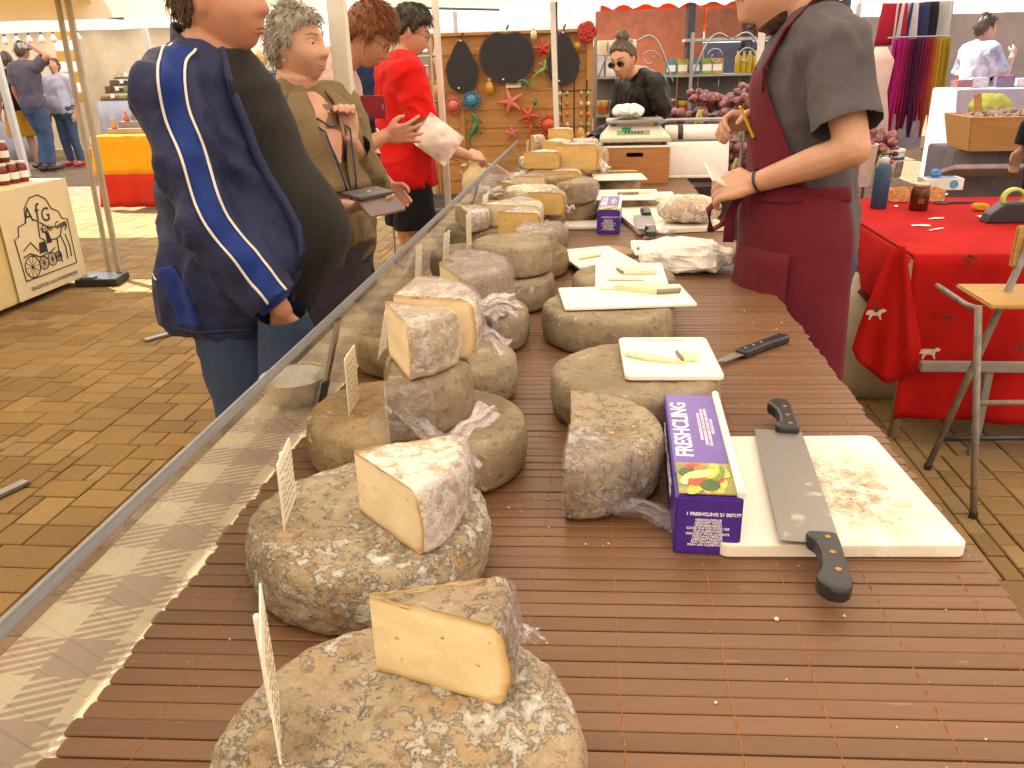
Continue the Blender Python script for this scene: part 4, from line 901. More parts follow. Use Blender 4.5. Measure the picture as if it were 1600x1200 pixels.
def fold(me, amp, sc, seed):
    me.update(); n = len(me.vertices); nr = [0.0] * (3 * n); me.vertices.foreach_get('normal', nr); co = [0.0] * (3 * n); me.vertices.foreach_get('co', co)
    for i in range(n):
        p = Vector((co[3 * i], co[3 * i + 1], co[3 * i + 2] * .7)) * sc + Vector((seed * 3, seed, 0)); q = p + Vector((noise.noise(p * .6), noise.noise(p * .6 + Vector((9, 0, 0))), 0)) * 1.3
        d = amp * (1 - 2.2 * abs(noise.noise(q))) + amp * .4 * noise.noise(q * 3)
        for k in range(3): co[3 * i + k] += nr[3 * i + k] * d
    me.vertices.foreach_set('co', co); me.update()
def open_ends(me, ends):
    if not ends: return
    bm = bmesh.new(); bm.from_mesh(me)
    for (p, d, r) in ends:
        fs = [f for f in bm.faces if (f.calc_center_median() - p).length < r * 1.9 and (f.calc_center_median() - p).dot(d) > -.06]
        geo = set(fs)
        for f in fs: geo.update(f.edges); geo.update(f.verts)
        bmesh.ops.bisect_plane(bm, geom=list(geo), dist=1e-5, plane_co=p - d * .010, plane_no=d)
        kill = []
        for f in bm.faces:
            q = f.calc_center_median() - p; a = q.dot(d)
            if -.0099 < a < .03 and (q - d * a).length < r * 1.3 and (f.normal.dot(d) > .35 or (f.normal.dot(q - d * a) > 0 and (q - d * a).length > r * .6)): kill.append(f)
        bmesh.ops.delete(bm, geom=kill, context='FACES')
    bm.to_mesh(me); bm.free()
def person(label, loc, rz, H, skin, J=None, top=None, bot=None, hair=None, shoe='#2a2522', head=(0, 0, 0), hoff=(0, 0, 0), lean=0, belly=0, fat=0, wide=1.0, vox=.0065, hands=None, face=True, group=None, cv=.011, headsc=1.0, brow='#4a3a2c', lips='#a05a50'):
    S = H / 1.75; t = empty('person', loc, rz, label, 'person', group); t.scale = (S, S, S)
    j = dict(sR=(.185 * wide, -.01, 1.415), eR=(.245, -.03, 1.13), wR=(.25, .05, .885), sL=(-.185 * wide, -.01, 1.415), eL=(-.245, -.03, 1.13), wL=(-.25, .05, .885),
             hR=(.088, 0, .90), kR=(.10, .02, .49), aR=(.105, -.03, .09), hL=(-.088, 0, .90), kL=(-.10, .02, .49), aL=(-.105, -.03, .09), fR=(.12, .15, .03), fL=(-.12, .15, .03))
    for k in ('sR', 'sL'): j[k] = (j[k][0], j[k][1] + lean * .49, j[k][2] - abs(lean) * .05)
    for k in ('eR', 'eL'): j[k] = (j[k][0], j[k][1] + lean * .2, j[k][2])
    j.update(J or {}); j = {k: Vector(v) for k, v in j.items()}
    def ring(z, off=0):
        cx, cyy, rx, ry = lerp_tab(TORSO, z); b = belly * G(z - 1.05, .17); w = wide if z < 1.45 else 1 + (wide - 1) * .3
        if belly > .055: q_ = sst(1.02 - z, 0, .2); cyy -= .03 * q_; ry += .02 * q_
        return (cx, cyy + b * .62 + lean * (z - .92), z, rx * w + b * .55 + off, ry * (1 + (wide - 1) * .6) + b + off)
    HC = Vector((0, .02 + lean * .72, 1.632)) + Vector(hoff); HM = Matrix.Translation(HC) @ Matrix.Rotation(R(head[0]), 4, 'Z') @ Matrix.Rotation(R(-head[1]), 4, 'X') @ Matrix.Rotation(R(head[2]), 4, 'Y') @ Matrix.Scale(headsc, 4)
    mb = MB()
    hm = head_mb(fat); mb.add([HM @ Vector(v) for v in hm.v], hm.f)
    for sx in (-1, 1):
        e = MB(); e.lathe([(.0, -1), (.55, -.8), (.9, -.4), (1, 0), (.9, .4), (.55, .8), (0, 1)], 12, cap=False)
        m = HM @ Matrix.Translation((sx * .073, -.012, -.004)) @ Matrix.Rotation(sx * -.35, 4, 'Z') @ Matrix.Rotation(-.15, 4, 'X') @ Matrix.Diagonal((.0075, .018, .031, 1)); mb.add([m @ Vector(v) for v in e.v], e.f)
    r0 = ring(1.46); nb = Vector((0, r0[1] - .005, 1.46)); nk = HM @ Vector((0, -.018, -.075)); nf = 1 + fat * .35
    mb.tube([nb - Vector((0, 0, .05)), nb + Vector((0, 0, .03)), nb.lerp(nk, .6), nk], [.075 * nf, .064 * nf, .056 * nf, .052 * nf], 14)
    zs = [.80, .86, .92, .98, 1.04, 1.1, 1.16, 1.22, 1.28, 1.34, 1.38, 1.42, 1.45, 1.475, 1.5]
    mb.rings([ring(z, -.006) for z in zs])
    for s_ in 'RL':
        sh, el, w = j['s' + s_], j['e' + s_], j['w' + s_]
        mb.tube([sh, sh.lerp(el, .5), el], [.056, .047, .041], 12, rnd=True); mb.tube([el, el.lerp(w, .35), w], [.041, .041, .027], 12, rnd=True)
        h_, k_, a_ = j['h' + s_], j['k' + s_], j['a' + s_]
        mb.tube([h_, h_.lerp(k_, .5), k_], [.088, .073, .055], 12, rnd=True); mb.tube([k_, k_.lerp(a_, .35), a_], [.055, .056, .036], 12, rnd=True)
        mb.tube([a_, a_ + (j['f' + s_] - a_) * .6, j['f' + s_]], [.036, .034, .03], 8, rnd=True)
        hd = (hands or {}).get(s_, {}); d = hd.get('d', w - el); n_ = hd.get('n', (-1 if s_ == 'R' else 1, 0, 0))
        if hd is not None and not hd.get('hide'): hand(mb, w, d, n_, 1 if s_ == 'L' else -1, hd.get('curl', .35), hd.get('spread', .12), hd.get('thumb', .5), hd.get('sc', 1.0))
    me = remesh(mb, vox, 3, .45, 'body'); me.materials.append(skin); body = link('body', me, t)
    cl = {}
    if top:
        o = top.get('off', .016); mb = MB(); ends = []; z0 = top.get('hem', .88); z1 = top.get('neck', 1.478)
        zz = [z0 + (z1 - z0) * i / 13 for i in range(14)]; fl = top.get('flare', .0)
        mb.rings([tuple((r if k < 3 else r + fl * max(0, 1 - (z - z0) / .45)) for k, r in enumerate(ring(z, o))) for z in zz])
        for s_ in 'RL':
            sh, el, w = j['s' + s_], j['e' + s_], j['w' + s_]; sl = top.get('sleeve', 1.0); g_ = top.get('loose', .012)
            pts = [sh + Vector((0, 0, .004)), sh.lerp(el, .5)]; rs = [.066 + g_, .056 + g_]
            if sl <= .5: pts = [sh, sh.lerp(el, sl), sh.lerp(el, sl * 2)]; rs = [.066 + g_, .060 + g_, .060 + g_ * 1.3]
            else:
                pts += [el, el.lerp(w, (sl - .5))]; rs += [.051 + g_, .048 + g_]
                if sl > .6: pts += [el.lerp(w, (sl - .5) * 2 * .97)]; rs += [.036 + g_]
            if sl > 0: mb.tube(pts, rs, 14, rnd=False); ends.append((pts[-1], (pts[-1] - pts[-2]).normalized(), rs[-1]))
            mb.tube([Vector((0, ring(1.42)[1], 1.44)), sh + Vector((0, 0, .008))], [.075 + o, .062 + o], 12, rnd=True)
        me = remesh(mb, cv, 3, .5, top.get('name', 'shirt')); open_ends(me, ends); fold(me, top.get('fold', .006), top.get('fs', 8), len(label)); me.materials.append(top['mat']); cl['top'] = link(top.get('name', 'shirt'), me, t)
    if bot:
        mb = MB(); ends = []; o = bot.get('off', .014); ln = bot.get('len', 1.0); zt = bot.get('top', 1.0)
        if bot.get('skirt'):
            zz = [zt - (zt - bot['skirt']) * i / 8 for i in range(9)]; mb.rings([(0, ring(max(z, .86))[1], z, ring(max(z, .88))[3] + o + .10 * (zt - z), ring(max(z, .88))[4] + o + .10 * (zt - z)) for z in zz[::-1]])
        else:
            mb.rings([ring(z, o) for z in [.80, .84, .88, .92, .96, zt]])
            for s_ in 'RL':
                h_, k_, a_ = j['h' + s_], j['k' + s_], j['a' + s_]; lo = bot.get('loose', .014)
                pts = [h_, h_.lerp(k_, .5)]; rs = [.094 + o, .080 + lo]
                if ln <= .5: pts.append(h_.lerp(k_, ln * 2)); rs.append(.075 + lo * 1.4)
                else: pts += [k_, k_.lerp(a_, .5), k_.lerp(a_, (ln - .5) * 2)]; rs += [.062 + lo, .054 + lo, .05 + lo]
                mb.tube(pts, rs, 14); ends.append((pts[-1], (pts[-1] - pts[-2]).normalized(), rs[-1]))
        me = remesh(mb, cv, 3, .5, bot.get('name', 'trousers')); open_ends(me, ends); fold(me, bot.get('fold', .006), 9, len(label) + 1); me.materials.append(bot['mat']); cl['bot'] = link(bot.get('name', 'trousers'), me, t)
    if shoe:
        for s_ in 'RL':
            a_, f_ = j['a' + s_], j['f' + s_]; mb = MB(); d = (f_ - a_); d.z = 0; d.normalize(); b = Vector((a_.x, a_.y, .042)) - d * .05
            mb.tube([b, b + d * .07, b + d * .16, b + d * .245], [.040, .043, .040, .030], 12, rnd=True, flat=1.1); 
            mb.v = [(x, y, max(0.0, z)) for x, y, z in mb.v]; mb.build('shoe', mt('shoe' + shoe, shoe, .5), t, smooth=True)
    if hair:
        h_ = hair_mesh(hair['style'], hair.get('thick', .012), hair.get('seed', 1), fat, hair.get('top', 1.0), hair.get('n', 300), hair.get('flow', (0, -.4, -1)), hair.get('tl', .05), hair.get('curl', .2), hair.get('fringe', 0))
        ho = h_.build('hair', hair_mat(*hair['mat']), t, smooth=True, mtx=HM)
        if hair.get('bun'):
            b = MB(); b.lathe([(.001, -.04), (.028, -.032), (.042, -.01), (.044, .012), (.032, .034), (.001, .044)], 20, hair['bun'], cap=False); me = b.mesh('bun', hair_mat(*hair['mat']), True); displace(me, .008, 40, 3); link('hair_bun', me, ho)
    if face:
        bv = BVHTree.FromPolygons([Vector(v) for v in hm.v], hm.f)
        def fy(x, z):
            q = bv.ray_cast(Vector((x, .4, z)), Vector((0, -1, 0))); return q[0].y if q[0] else .08
        for sx in (-1, 1):
            y = fy(sx * .031, .010) - .0078
            eb = MB(); eb.lathe([(.0122 * math.cos(a), .0122 * math.sin(a)) for a in [math.pi * (i / 8 - .5) for i in range(9)]], 14, (sx * .031, y, .010), cap=False); eo = eb.build('eye', mt('eye_white', '#d8d0c6', .2, .02, 20), t, smooth=True, mtx=HM)
            MB().lathe([(.0001, .0004), (.0055, .0), (.0055, -.002)], 12, (sx * .031, y + .0120, .009), Matrix.Rotation(-math.pi / 2, 3, 'X')).build('iris', mt('iris', '#2e241c', .15, .1, 50), eo)
            ld = MB(); ld.grid(lambda u, v: Vector((sx * .031, y, .010)) + Matrix.Rotation(-.10, 3, 'X') @ Vector((.0142 * math.cos(math.pi * (u)) * math.cos(1.3 * (v) - .0), .0135 * math.sin(math.pi * u) * math.cos(1.3 * v), .0135 * math.sin(1.3 * v) + .002)), 12, 7); ld.build('eyelid', skin, t, smooth=True, mtx=HM)
            pts = [(sx * (.014 + .036 * k / 5), fy(sx * (.014 + .036 * k / 5), .033 + .006 * math.sin(k / 5 * 2.6)) + .001, .033 + .006 * math.sin(k / 5 * 2.6)) for k in range(6)]
            MB().tube(pts, [.0022, .003, .003, .0028, .002, .0008], 6).build('eyebrow', mt('brow' + brow, brow, .8, .2, 200), t, smooth=True, mtx=HM)
        lp = MB()
        for (zc_, th) in ((-.0645, .0032), (-.0735, .0038)):
            lp.tube([(x * .001, fy(x * .001, zc_) - .0008, zc_ + (.0008 if abs(x) < 12 else -.0012)) for x in (-21, -14, -7, 0, 7, 14, 21)], [.0006, th * .8, th, th * .95, th, th * .8, .0006], 8)
        lp.build('lips', mt('lips' + lips, lips, .45, .08, 80), t, smooth=True, mtx=HM)
    t['_'] = 0; del t['_']
    return dict(root=t, HM=HM, ring=ring, j=j, cl=cl, body=body, S=S)
def local_cam(pr):
    m = wm(pr['root']).inverted(); return m @ CP
def bvh_of(*objs):
    vs, fs = [], []
    for o in objs:
        b = len(vs); vs += [v.co.copy() for v in o.data.vertices]; fs += [tuple(i + b for i in p.vertices) for p in o.data.polygons]
    return BVHTree.FromPolygons(vs, fs)
def ribbon(bv, pts, out, hw, m, name, parent, off=.003, n=5, widthdir=None):
    # strip laid on a garment: points cast along -out onto its surface
    pts = [Vector(p) for p in pts]; out = Vector(out).normalized(); mb = MB(); rows = []
    q = []
    for i in range(len(pts) - 1):
        a, b, c, e = pts[max(i - 1, 0)], pts[i], pts[i + 1], pts[min(i + 2, len(pts) - 1)]
        for k in range(8):
            s = k / 8; q.append(.5 * (2 * b + (c - a) * s + (2 * a - 5 * b + 4 * c - e) * s * s + (3 * b - a - 3 * c + e) * s ** 3))
    q.append(pts[-1])
    for i, p in enumerate(q):
        d = (q[min(i + 1, len(q) - 1)] - q[max(i - 1, 0)]).normalized(); w = d.cross(out).normalized(); row = []
        for k in range(n):
            s_ = p + w * hw * (2 * k / (n - 1) - 1); h_ = bv.ray_cast(s_ + out * .5, -out); row.append((h_[0] + out * off) if h_[0] else None)
        rows.append(row)
    flat = [p for r in rows for p in r]; ok = [i for i, p in enumerate(flat) if p is not None]; idx = {o: k for k, o in enumerate(ok)}
    fs = []
    for i in range(len(rows) - 1):
        for k in range(n - 1):
            f = (i * n + k, i * n + k + 1, (i + 1) * n + k + 1, (i + 1) * n + k)
            if all(x in idx for x in f):
                c = [flat[x] for x in f]
                if max((c[0] - c[2]).length, (c[1] - c[3]).length) < .12: fs.append(tuple(idx[x] for x in f))
    mb.add([flat[i] for i in ok], fs); return mb.build(name, m, parent, smooth=True, thick=.0025)
# ------------------------------------------------------------------ the people in the market
def at_px(px, y): p = PY(px, 300, y); return (p.x, y, 0)
SK1 = skin_mat('skin_ruddy', '#bb8a70', .55); SK2 = skin_mat('skin_fair', '#c69a80', .4); SK3 = skin_mat('skin_tan', '#b9805c', .25)
def glasses(pr, dark=False, m=None):
    m = m or M_BLACKP; HM = pr['HM']; t = pr['root']; mb = MB()
    for sx in (-1, 1):
        pts = [(sx * (.033 + .021 * math.cos(a)), .100 - .010 * abs(math.cos(a) * sx > .3), .006 + .015 * math.sin(a)) for a in [2 * math.pi * i / 16 for i in range(17)]]; mb.tube(pts, .0011, 5)
        mb.tube([(sx * .055, .094, .010), (sx * .074, .05, .010), (sx * .077, -.01, .008)], .0013, 5)
    mb.tube([(-.013, .101, .010), (0, .106, .012), (.013, .101, .010)], .0011, 5)
    g_ = mb.build('spectacles', m, t, smooth=True, mtx=HM)
    for sx in (-1, 1): MB().lathe([(.0001, 0), (.028 if dark else .02, 0)], 18, (0, 0, 0), cap=False).build('lens', mt('dark_lens', '#1c1a14', .08, .1, 4) if dark else M_CLEAR, g_, mtx=Matrix.Translation((sx * .033, .099, .005)) @ Matrix.Rotation(-math.pi / 2, 4, 'X') @ Matrix.Diagonal((1, .75, 1, 1)))
# --- man in the blue jacket
NAVY = cloth('navy_shell', '#272c4e', .18, 300, .45, .6); ROYAL = cloth('royal_shell', '#152f78', .12, 300, .3, .55); CHAR = cloth('charcoal_knit', '#1f1d1b', .25, 500, .2)
JEAN = cloth('denim', '#34435f', .2, 700, .3); WHT = mt('piping', '#d9d3cc', .6, .05, 50)
x, y, z = at_px(356, 2.05)
A = person('stout man in navy and royal blue striped jacket with a hand in his jeans pocket', (x, y, 0), R(-92), 1.72, SK1,
           J=dict(sR=(.165, -.02, 1.40), sL=(-.165, -.01, 1.40), eR=(.225, .05, 1.11), wR=(.205, .20, .895), eL=(-.25, -.02, 1.1), wL=(-.20, .16, .92)), belly=.095, fat=.9, wide=.92, headsc=1.08, hands=dict(R=dict(d=(-.15, -.05, -1), n=(-1, 0, 0), curl=.1), L=dict(hide=True)),
           top=dict(mat=NAVY, name='jacket', hem=.81, neck=1.50, sleeve=.97, off=.022, loose=.018, fold=.018, fs=8, flare=.02), bot=dict(mat=JEAN, off=.012, loose=.02), hair=dict(style='bald', thick=.008, mat=('hair_brown', '#3d2c20', '#6a5340'), n=260, tl=.03), head=(4, -4, 0), hoff=(0, .03, -.02), brow='#5b4636')
t = A['root']; bj = bvh_of(A['cl']['top']); ca = local_cam(A); ot = Vector((ca.x, ca.y, 0)).normalized()
j = A['j']
side = ot * .05
o2 = (ot * .85 + Vector((0, 0, .5))).normalized()
pth = [Vector((.105, .0, 1.50)), Vector((.165, .0, 1.455)), j['sR'] + Vector((.02, .02, -.06)), j['sR'].lerp(j['eR'], .55) + Vector((0, .012, 0)), j['eR'] + Vector((0, .02, .0)), j['eR'].lerp(j['wR'], .55) + Vector((0, .005, 0)), j['wR'] + Vector((0, -.01, .01))]
ribbon(bj, pth, o2, .027, ROYAL, 'sleeve_stripe', t, .004, 7)
for s_ in (-1, 1):
    q = [p + (pth[min(i + 1, len(pth) - 1)] - pth[max(i - 1, 0)]).normalized().cross(o2).normalized() * .0275 * s_ for i, p in enumerate(pth)]
    ribbon(bj, q, o2, .0028, WHT, 'piping', t, .0075, 3)
ribbon(bj, [(.09, -.30, 1.02), (.17, -.20, 1.00), (.25, -.10, .965)], ot, .0022, WHT, 'piping', t, .006, 3)
ribbon(bj, [(.20, -.10, 1.0), (.20, -.07, .92), (.21, -.05, .85)], ot, .028, ROYAL, 'side_panel', t, .0035, 7)
ribbon(bj, [(.12, -.14, .835), (.2, .0, .835), (.22, .12, .835)], ot, .004, NAVY, 'hem_seam', t, .006, 3)
# open front showing the dark jumper
rg_ = A['ring']
def belly_fn(u, v):
    zz = .80 + .70 * v; r = rg_(zz, .040 + .004 * math.sin(v * 3)); a = R(46 + 92 * u); e = 2.3
    c_, s_ = math.cos(a), math.sin(a); return (r[0] + r[3] * math.copysign(abs(c_) ** (2 / e), c_) * .95, r[1] + r[4] * abs(s_) ** (2 / e) + .012, zz)
MB().grid(belly_fn, 30, 34).build('jumper', CHAR, t, smooth=True, thick=.01)
for sx, a0 in ((1, 48), (-1, 136)):
    mb = MB(); mb.tube([belly_fn((a0 - 46) / 92, v) for v in [i / 12 for i in range(13)]], .012, 8, flat=.8); mb.build('zip_edge', NAVY, t, smooth=True)
col = MB(); cz = lambda u: 1.505 - .085 * (2 * abs(u - .5)) ** 1.4
col.grid(lambda u, v: ((.100 - .020 * v) * math.sin(R(-155 + 310 * u)), .012 + .03 * (2 * abs(u - .5)) ** 2 - (.095 - .012 * v) * math.cos(R(-155 + 310 * u)), cz(u) - .02 + (.085 - .03 * (2 * abs(u - .5))) * v), 44, 8); col.build('collar', cloth('navy_lining', '#2a2b45', .15, 300, .3, .6), t, smooth=True, thick=.008)
MB().grid(lambda u, v: ((.112 - .008 * v) * math.sin(R(-150 + 300 * u)), .012 + .03 * (2 * abs(u - .5)) ** 2 - (.107 - .006 * v) * math.cos(R(-150 + 300 * u)), cz(u) - .022 + .03 * v), 44, 4).build('collar_band', ROYAL, t, smooth=True, thick=.006)
MB().tube([j['wR'] + Vector((-.01, -.005, -.012)), j['wR'] + Vector((-.03, -.008, -.09)), j['wR'] + Vector((-.06, -.02, -.24))], [.060, .076, .095], 16, cap=False).build('pocket', JEAN, t, smooth=True)
def stub_mat():
    t_ = NT('stubble'); tr = t_.node('BsdfTransparent'); df = t_.node('BsdfDiffuse', Color=(*c3('#4a382c'), 1)); mx = t_.node('MixShader', i0=t_.ramp(t_.noise(350, 2), [(.45, .0), (.65, .5)])); t_.L.new(tr.outputs[0], mx.inputs[1]); t_.L.new(df.outputs[0], mx.inputs[2]); t_.L.new(mx.outputs[0], t_.out.inputs[0]); t_.n.remove(t_.b); return t_.m
M_STUB = stub_mat()
MB().lathe([(.044, -.012), (.047, 0), (.044, .012)], 16, cap=False).build('cuff', ROYAL, t, smooth=True, mtx=Matrix.Translation(j['wR'] + Vector((0, -.02, .02))) @ (j['wR'] - j['eR']).to_track_quat('Z', 'Y').to_matrix().to_4x4())
# --- grey haired woman
OLIVE = cloth('olive_cotton', '#79674a', .14, 600, .5); PURPT = cloth('plum_jersey', '#4d4550', .15, 600, .3); FLORAL = cloth('dark_floral', '#2c2630', .9, 60, .2)
x, y, z = at_px(482, 2.70)
B = person('short grey haired woman in olive jacket holding an open wallet case', (x, y, 0), R(-118), 1.60, SK2,
           J=dict(eR=(.25, .04, 1.12), wR=(.06, .27, 1.11), eL=(-.25, .09, 1.13), wL=(-.07, .17, 1.325)), belly=.05, fat=1.0, wide=1.10,
           top=dict(mat=OLIVE, name='jacket', hem=.80, neck=1.47, sleeve=.93, off=.022, loose=.016, fold=.015, fs=10), bot=dict(mat=PURPT, skirt=.34, top=1.0), hair=dict(style='short', thick=.016, top=1.5, mat=('hair_grey', '#7d756a', '#bdb5a9'), n=620, tl=.034, curl=.4, seed=4), head=(14, -3, 0), hoff=(0, .015, 0), vox=.0052,
           hands=dict(R=dict(d=(-.35, .85, .05), n=(-.1, -.2, .95), curl=.3, thumb=.9), L=dict(d=(-.1, -.2, 1), n=(.75, .6, 0), curl=1.15, thumb=.8)), brow='#8d7d6c', lips='#b06f63')
t = B['root']; HM = B['HM']
MB().lathe([(.001, -.003), (.003, 0), (.001, .003)], 8, (.077, -.014, -.038)).build('earring', mt('pearl', '#e8e2d8', .2), t, mtx=HM)
rgB = B['ring']
mb = MB(); mb.grid(lambda u, v: (lambda a, zz, r: (r[0] + (r[3]) * math.cos(a) * .9, r[1] + r[4] * math.sin(a), zz))(R(90 + (u - .5) * 2 * (1 + 24 * v)), 1.25 + .24 * v, rgB(1.25 + .24 * v, .042 - .012 * v)), 16, 16); mb.build('neckline', SK2, t, smooth=True)
for s_ in (-1, 1):
    mb = MB(); mb.grid(lambda u, v: (lambda a, zz, r: (r[0] + r[3] * math.cos(a) * .98, r[1] + r[4] * math.sin(a) + .006, zz))(R(90 + s_ * (1 + 21 * v + (32 - 4 * v) * u)), 1.16 + .33 * v, rgB(1.16 + .33 * v, .046 + .012 * u - .006 * v)), 8, 16); mb.build('lapel', OLIVE, t, smooth=True, thick=.006)
    mb = MB().tube([(s_ * .085, rgB(1.46)[1] + .01, 1.47), (s_ * .06, .185, 1.36), (s_ * .035, .215, 1.22), (s_ * .015, .235, 1.12)], .0035, 6); mb.build('lanyard', mt('navy_cord', '#232a52', .6), t, smooth=True)
MB().tube([(-.05, .14, 1.405), (-.02, .168, 1.375), (.02, .168, 1.375), (.05, .14, 1.405)], .0035, 6).build('necklace', mt('dark_beads', '#2a2030', .3), t)
MB().tube([(-.10, .05, .90), (-.12, .08, .62)], [.10, .11], 12).build('skirt_panel', FLORAL, t, smooth=True)
wc = empty('wallet_case', wm(t) @ Vector((.07, .37, 1.135)), R(-118), 'dark open wallet phone case in the grey haired woman\'s hands', 'phone case')
MB().bbox((0, 0, .028), (.16, .085, .010), .003, Matrix.Rotation(-.15, 3, 'X')).build('phone', mt('slate_leather', '#4b4a4c', .4), wc)
MB().bbox((.0, .045, .0), (.165, .09, .008), .003, Matrix.Rotation(-.75, 3, 'X')).build('cover_flap', mt('taupe_leather', '#6d5a58', .45), wc)
MB().bbox((0, .03, .020), (.10, .004, .012), .001, Matrix.Rotation(-.75, 3, 'X')).build('card', M_PAPER, wc)
# --- auburn haired woman
PINK = cloth('pink_blouse', '#c3a5a0', .35, 40, .4)
x, y, z = at_px(512, 3.35)
Cc = person('auburn haired woman in pale pink blouse with glasses, head bowed, beside the stout pole', (x, y, 0), R(-84), 1.70, SK1,
            J=dict(eR=(.25, .10, 1.13), wR=(.10, .28, 1.21), eL=(-.24, .10, 1.13), wL=(-.16, .24, .98)), lean=.12, fat=.4, wide=.88,
            top=dict(mat=PINK, name='blouse', hem=.80, sleeve=.72, off=.02, loose=.02, fold=.012, flare=.02), bot=dict(mat=cloth('blue_denim', '#2c3a4c', .2, 700, .3)), hair=dict(style='bob', thick=.018, top=1.1, mat=('hair_auburn', '#4a2413', '#9a5a2a'), n=500, tl=.045, curl=.05, seed=9, flow=(0, .3, -1), fringe=.9), head=(-6, 36, 0), hoff=(0, .125, -.04), vox=.0055,
            hands=dict(R=dict(d=(-.2, 1, .1), n=(-.9, 0, .2), curl=.25, spread=.5, thumb=1.0), L=dict(curl=.5)), brow='#6a4326')
glasses(Cc)
t = Cc['root']; wR = Cc['j']['wR']
MB().lathe([(.031, -.003), (.034, 0), (.031, .003)], 20, (0, 0, 0), cap=False).build('bracelet', M_WHITEP, t, smooth=True, mtx=Matrix.Translation(wR + Vector((0, -.02, 0))) @ Vector((-.3, 1, .35)).to_track_quat('Z', 'Y').to_matrix().to_4x4())
pw = PY(588, 167, 3.3)
wl = empty('red_wallet', pw, R(5), 'dark red wallet held by the auburn haired woman', 'wallet'); MB().bbox((-.015, 0, .0), (.10, .024, .085), .005).build('leather', mt('red_leather', '#7d1524', .4, .1, 40), wl); MB().bbox((.028, -.014, .0), (.006, .006, .022), .001).build('clasp', M_STEEL, wl)
# --- boy in red
RED = cloth('red_cotton', '#c01410', .08, 800, .35); BLK = cloth('black_cotton', '#17161a', .2, 700, .3)
x, y, z = at_px(636, 4.35)
D = person('boy in bright red t-shirt and black shorts carrying a white bag', (x, y, 0), R(-62), 1.72, SK2,
           J=dict(eR=(.25, .06, 1.10), wR=(.13, .32, 1.00), eL=(-.25, .0, 1.12), wL=(-.18, .26, 1.02)), lean=.03, wide=.9,
           top=dict(mat=RED, name='t_shirt', hem=.86, sleeve=.36, off=.026, loose=.020, fold=.014, fs=10, flare=.022), bot=dict(mat=BLK, name='shorts', len=.33, off=.012, loose=.035, top=.95), hair=dict(style='short', thick=.016, top=1.9, mat=('hair_dark', '#1d1511', '#40301f'), n=420, tl=.035, curl=.12, seed=6, flow=(0, .5, -.6)), head=(-14, 24, 0), hoff=(0, .035, -.012), vox=.0065,
           hands=dict(R=dict(d=(-.25, .9, -.1), n=(-.6, 0, -.7), curl=.9), L=dict(curl=.8)), brow='#3a2a1c')
glasses(D)
bgp = PY(684, 218, 4.05)
bag = MB(); bag.grid(lambda u, v: ((u - .5) * .17, .045 * math.sin(math.pi * u) * math.sin(math.pi * v) + .014 * fn(u * 4, v * 4), (v - .5) * .20), 16, 16); bag.grid(lambda u, v: ((u - .5) * .17, -.045 * math.sin(math.pi * u) * math.sin(math.pi * v) + .014 * fn(u * 4 + 5, v * 4), (v - .5) * .20), 16, 16)
bo = bag.build('paper_bag', mt('pinkish_bag', '#e2cfc8', .55, .05, 12), smooth=True); bo.location = bgp; bo.rotation_euler = (0, R(-52), R(12)); tag(bo, 'white paper bag held by the boy in red', 'bag')
# --- cheesemonger
GREYT = cloth('grey_marl', '#565155', .22, 420, .35); APR = cloth('maroon_canvas', '#641e2b', .14, 500, .25)
x, y, z = at_px(1262, 2.42)
E_ = person('bearded cheesemonger in grey t-shirt and maroon apron writing with a pencil', (x, y, 0), R(84), 1.78, SK2,
            J=dict(sL=(-.19, .0, 1.415), eL=(-.31, -.05, 1.19), wL=(-.17, .155, 1.095), eR=(.25, .0, 1.14), wR=(.03, .15, 1.235), hR=(.09, -.03, .9), hL=(-.09, -.03, .9)), lean=.06, wide=1.0, belly=.015,
            top=dict(mat=GREYT, name='t_shirt', hem=.90, neck=1.50, sleeve=.40, off=.018, loose=.012, fold=.012, fs=8), bot=dict(mat=JEAN, loose=.02), hair=dict(style='short', thick=.012, mat=('hair_dark', '#1d1511', '#40301f'), n=200, tl=.03), head=(-8, 34, 0), hoff=(0, .075, -.05), vox=.005, headsc=1.04,
            hands=dict(L=dict(d=(.28, .9, -.2), n=(.7, -.1, -.6), curl=.75, thumb=.8), R=dict(d=(-.35, .85, .05), n=(-.6, -.2, -.7), curl=.95, thumb=1.0)), brow='#2a1d14')
t = E_['root']; rgE = E_['ring']; HM = E_['HM']
bv = MB(); bv.grid(lambda u, v: (lambda a, ph: head_pt(math.cos(ph) * math.sin(a), math.cos(ph) * math.cos(a), math.sin(ph)) * (1.0 + (.022 + .012 * fn(a * 9, ph * 9)) * (1 - (2 * abs(u - .5)) ** 6) * sst(v, 0, .12) * (1 - sst(v, .86, 1)) - .004))(R(-88 + 176 * u), R(-74 + 36 * v)), 50, 18); bv.build('beard', hair_mat('beard_dark', '#2a1d14', '#60483a'), t, smooth=True, mtx=HM)
mo = MB(); mo.tube([(x_ * .001, .101 - abs(x_) ** 2 * .00002, -.053 - abs(x_) * .00028) for x_ in range(-28, 29, 4)], [.003] + [.0055] * 13 + [.003], 6); mo.build('moustache', hair_mat('beard_dark', '', ''), t, smooth=True, mtx=HM)
def apron_fn(a0, a1, z0, z1, off, dr=0):
    def f(u, v):
        zz = z0 + (z1 - z0) * v; r = rgE(max(zz, .93), off); a = R(a0 + (a1 - a0) * u); e = 2.3; c_, s_ = math.cos(a), math.sin(a); k = dr * (1 - v)
        w = .006 * math.sin(u * 19 + v * 3) * (1 - v)
        return (r[0] + (r[3] + k + w) * math.copysign(abs(c_) ** (2 / e), c_), r[1] + (r[4] + k + w) * math.copysign(abs(s_) ** (2 / e), s_), zz)
    return f
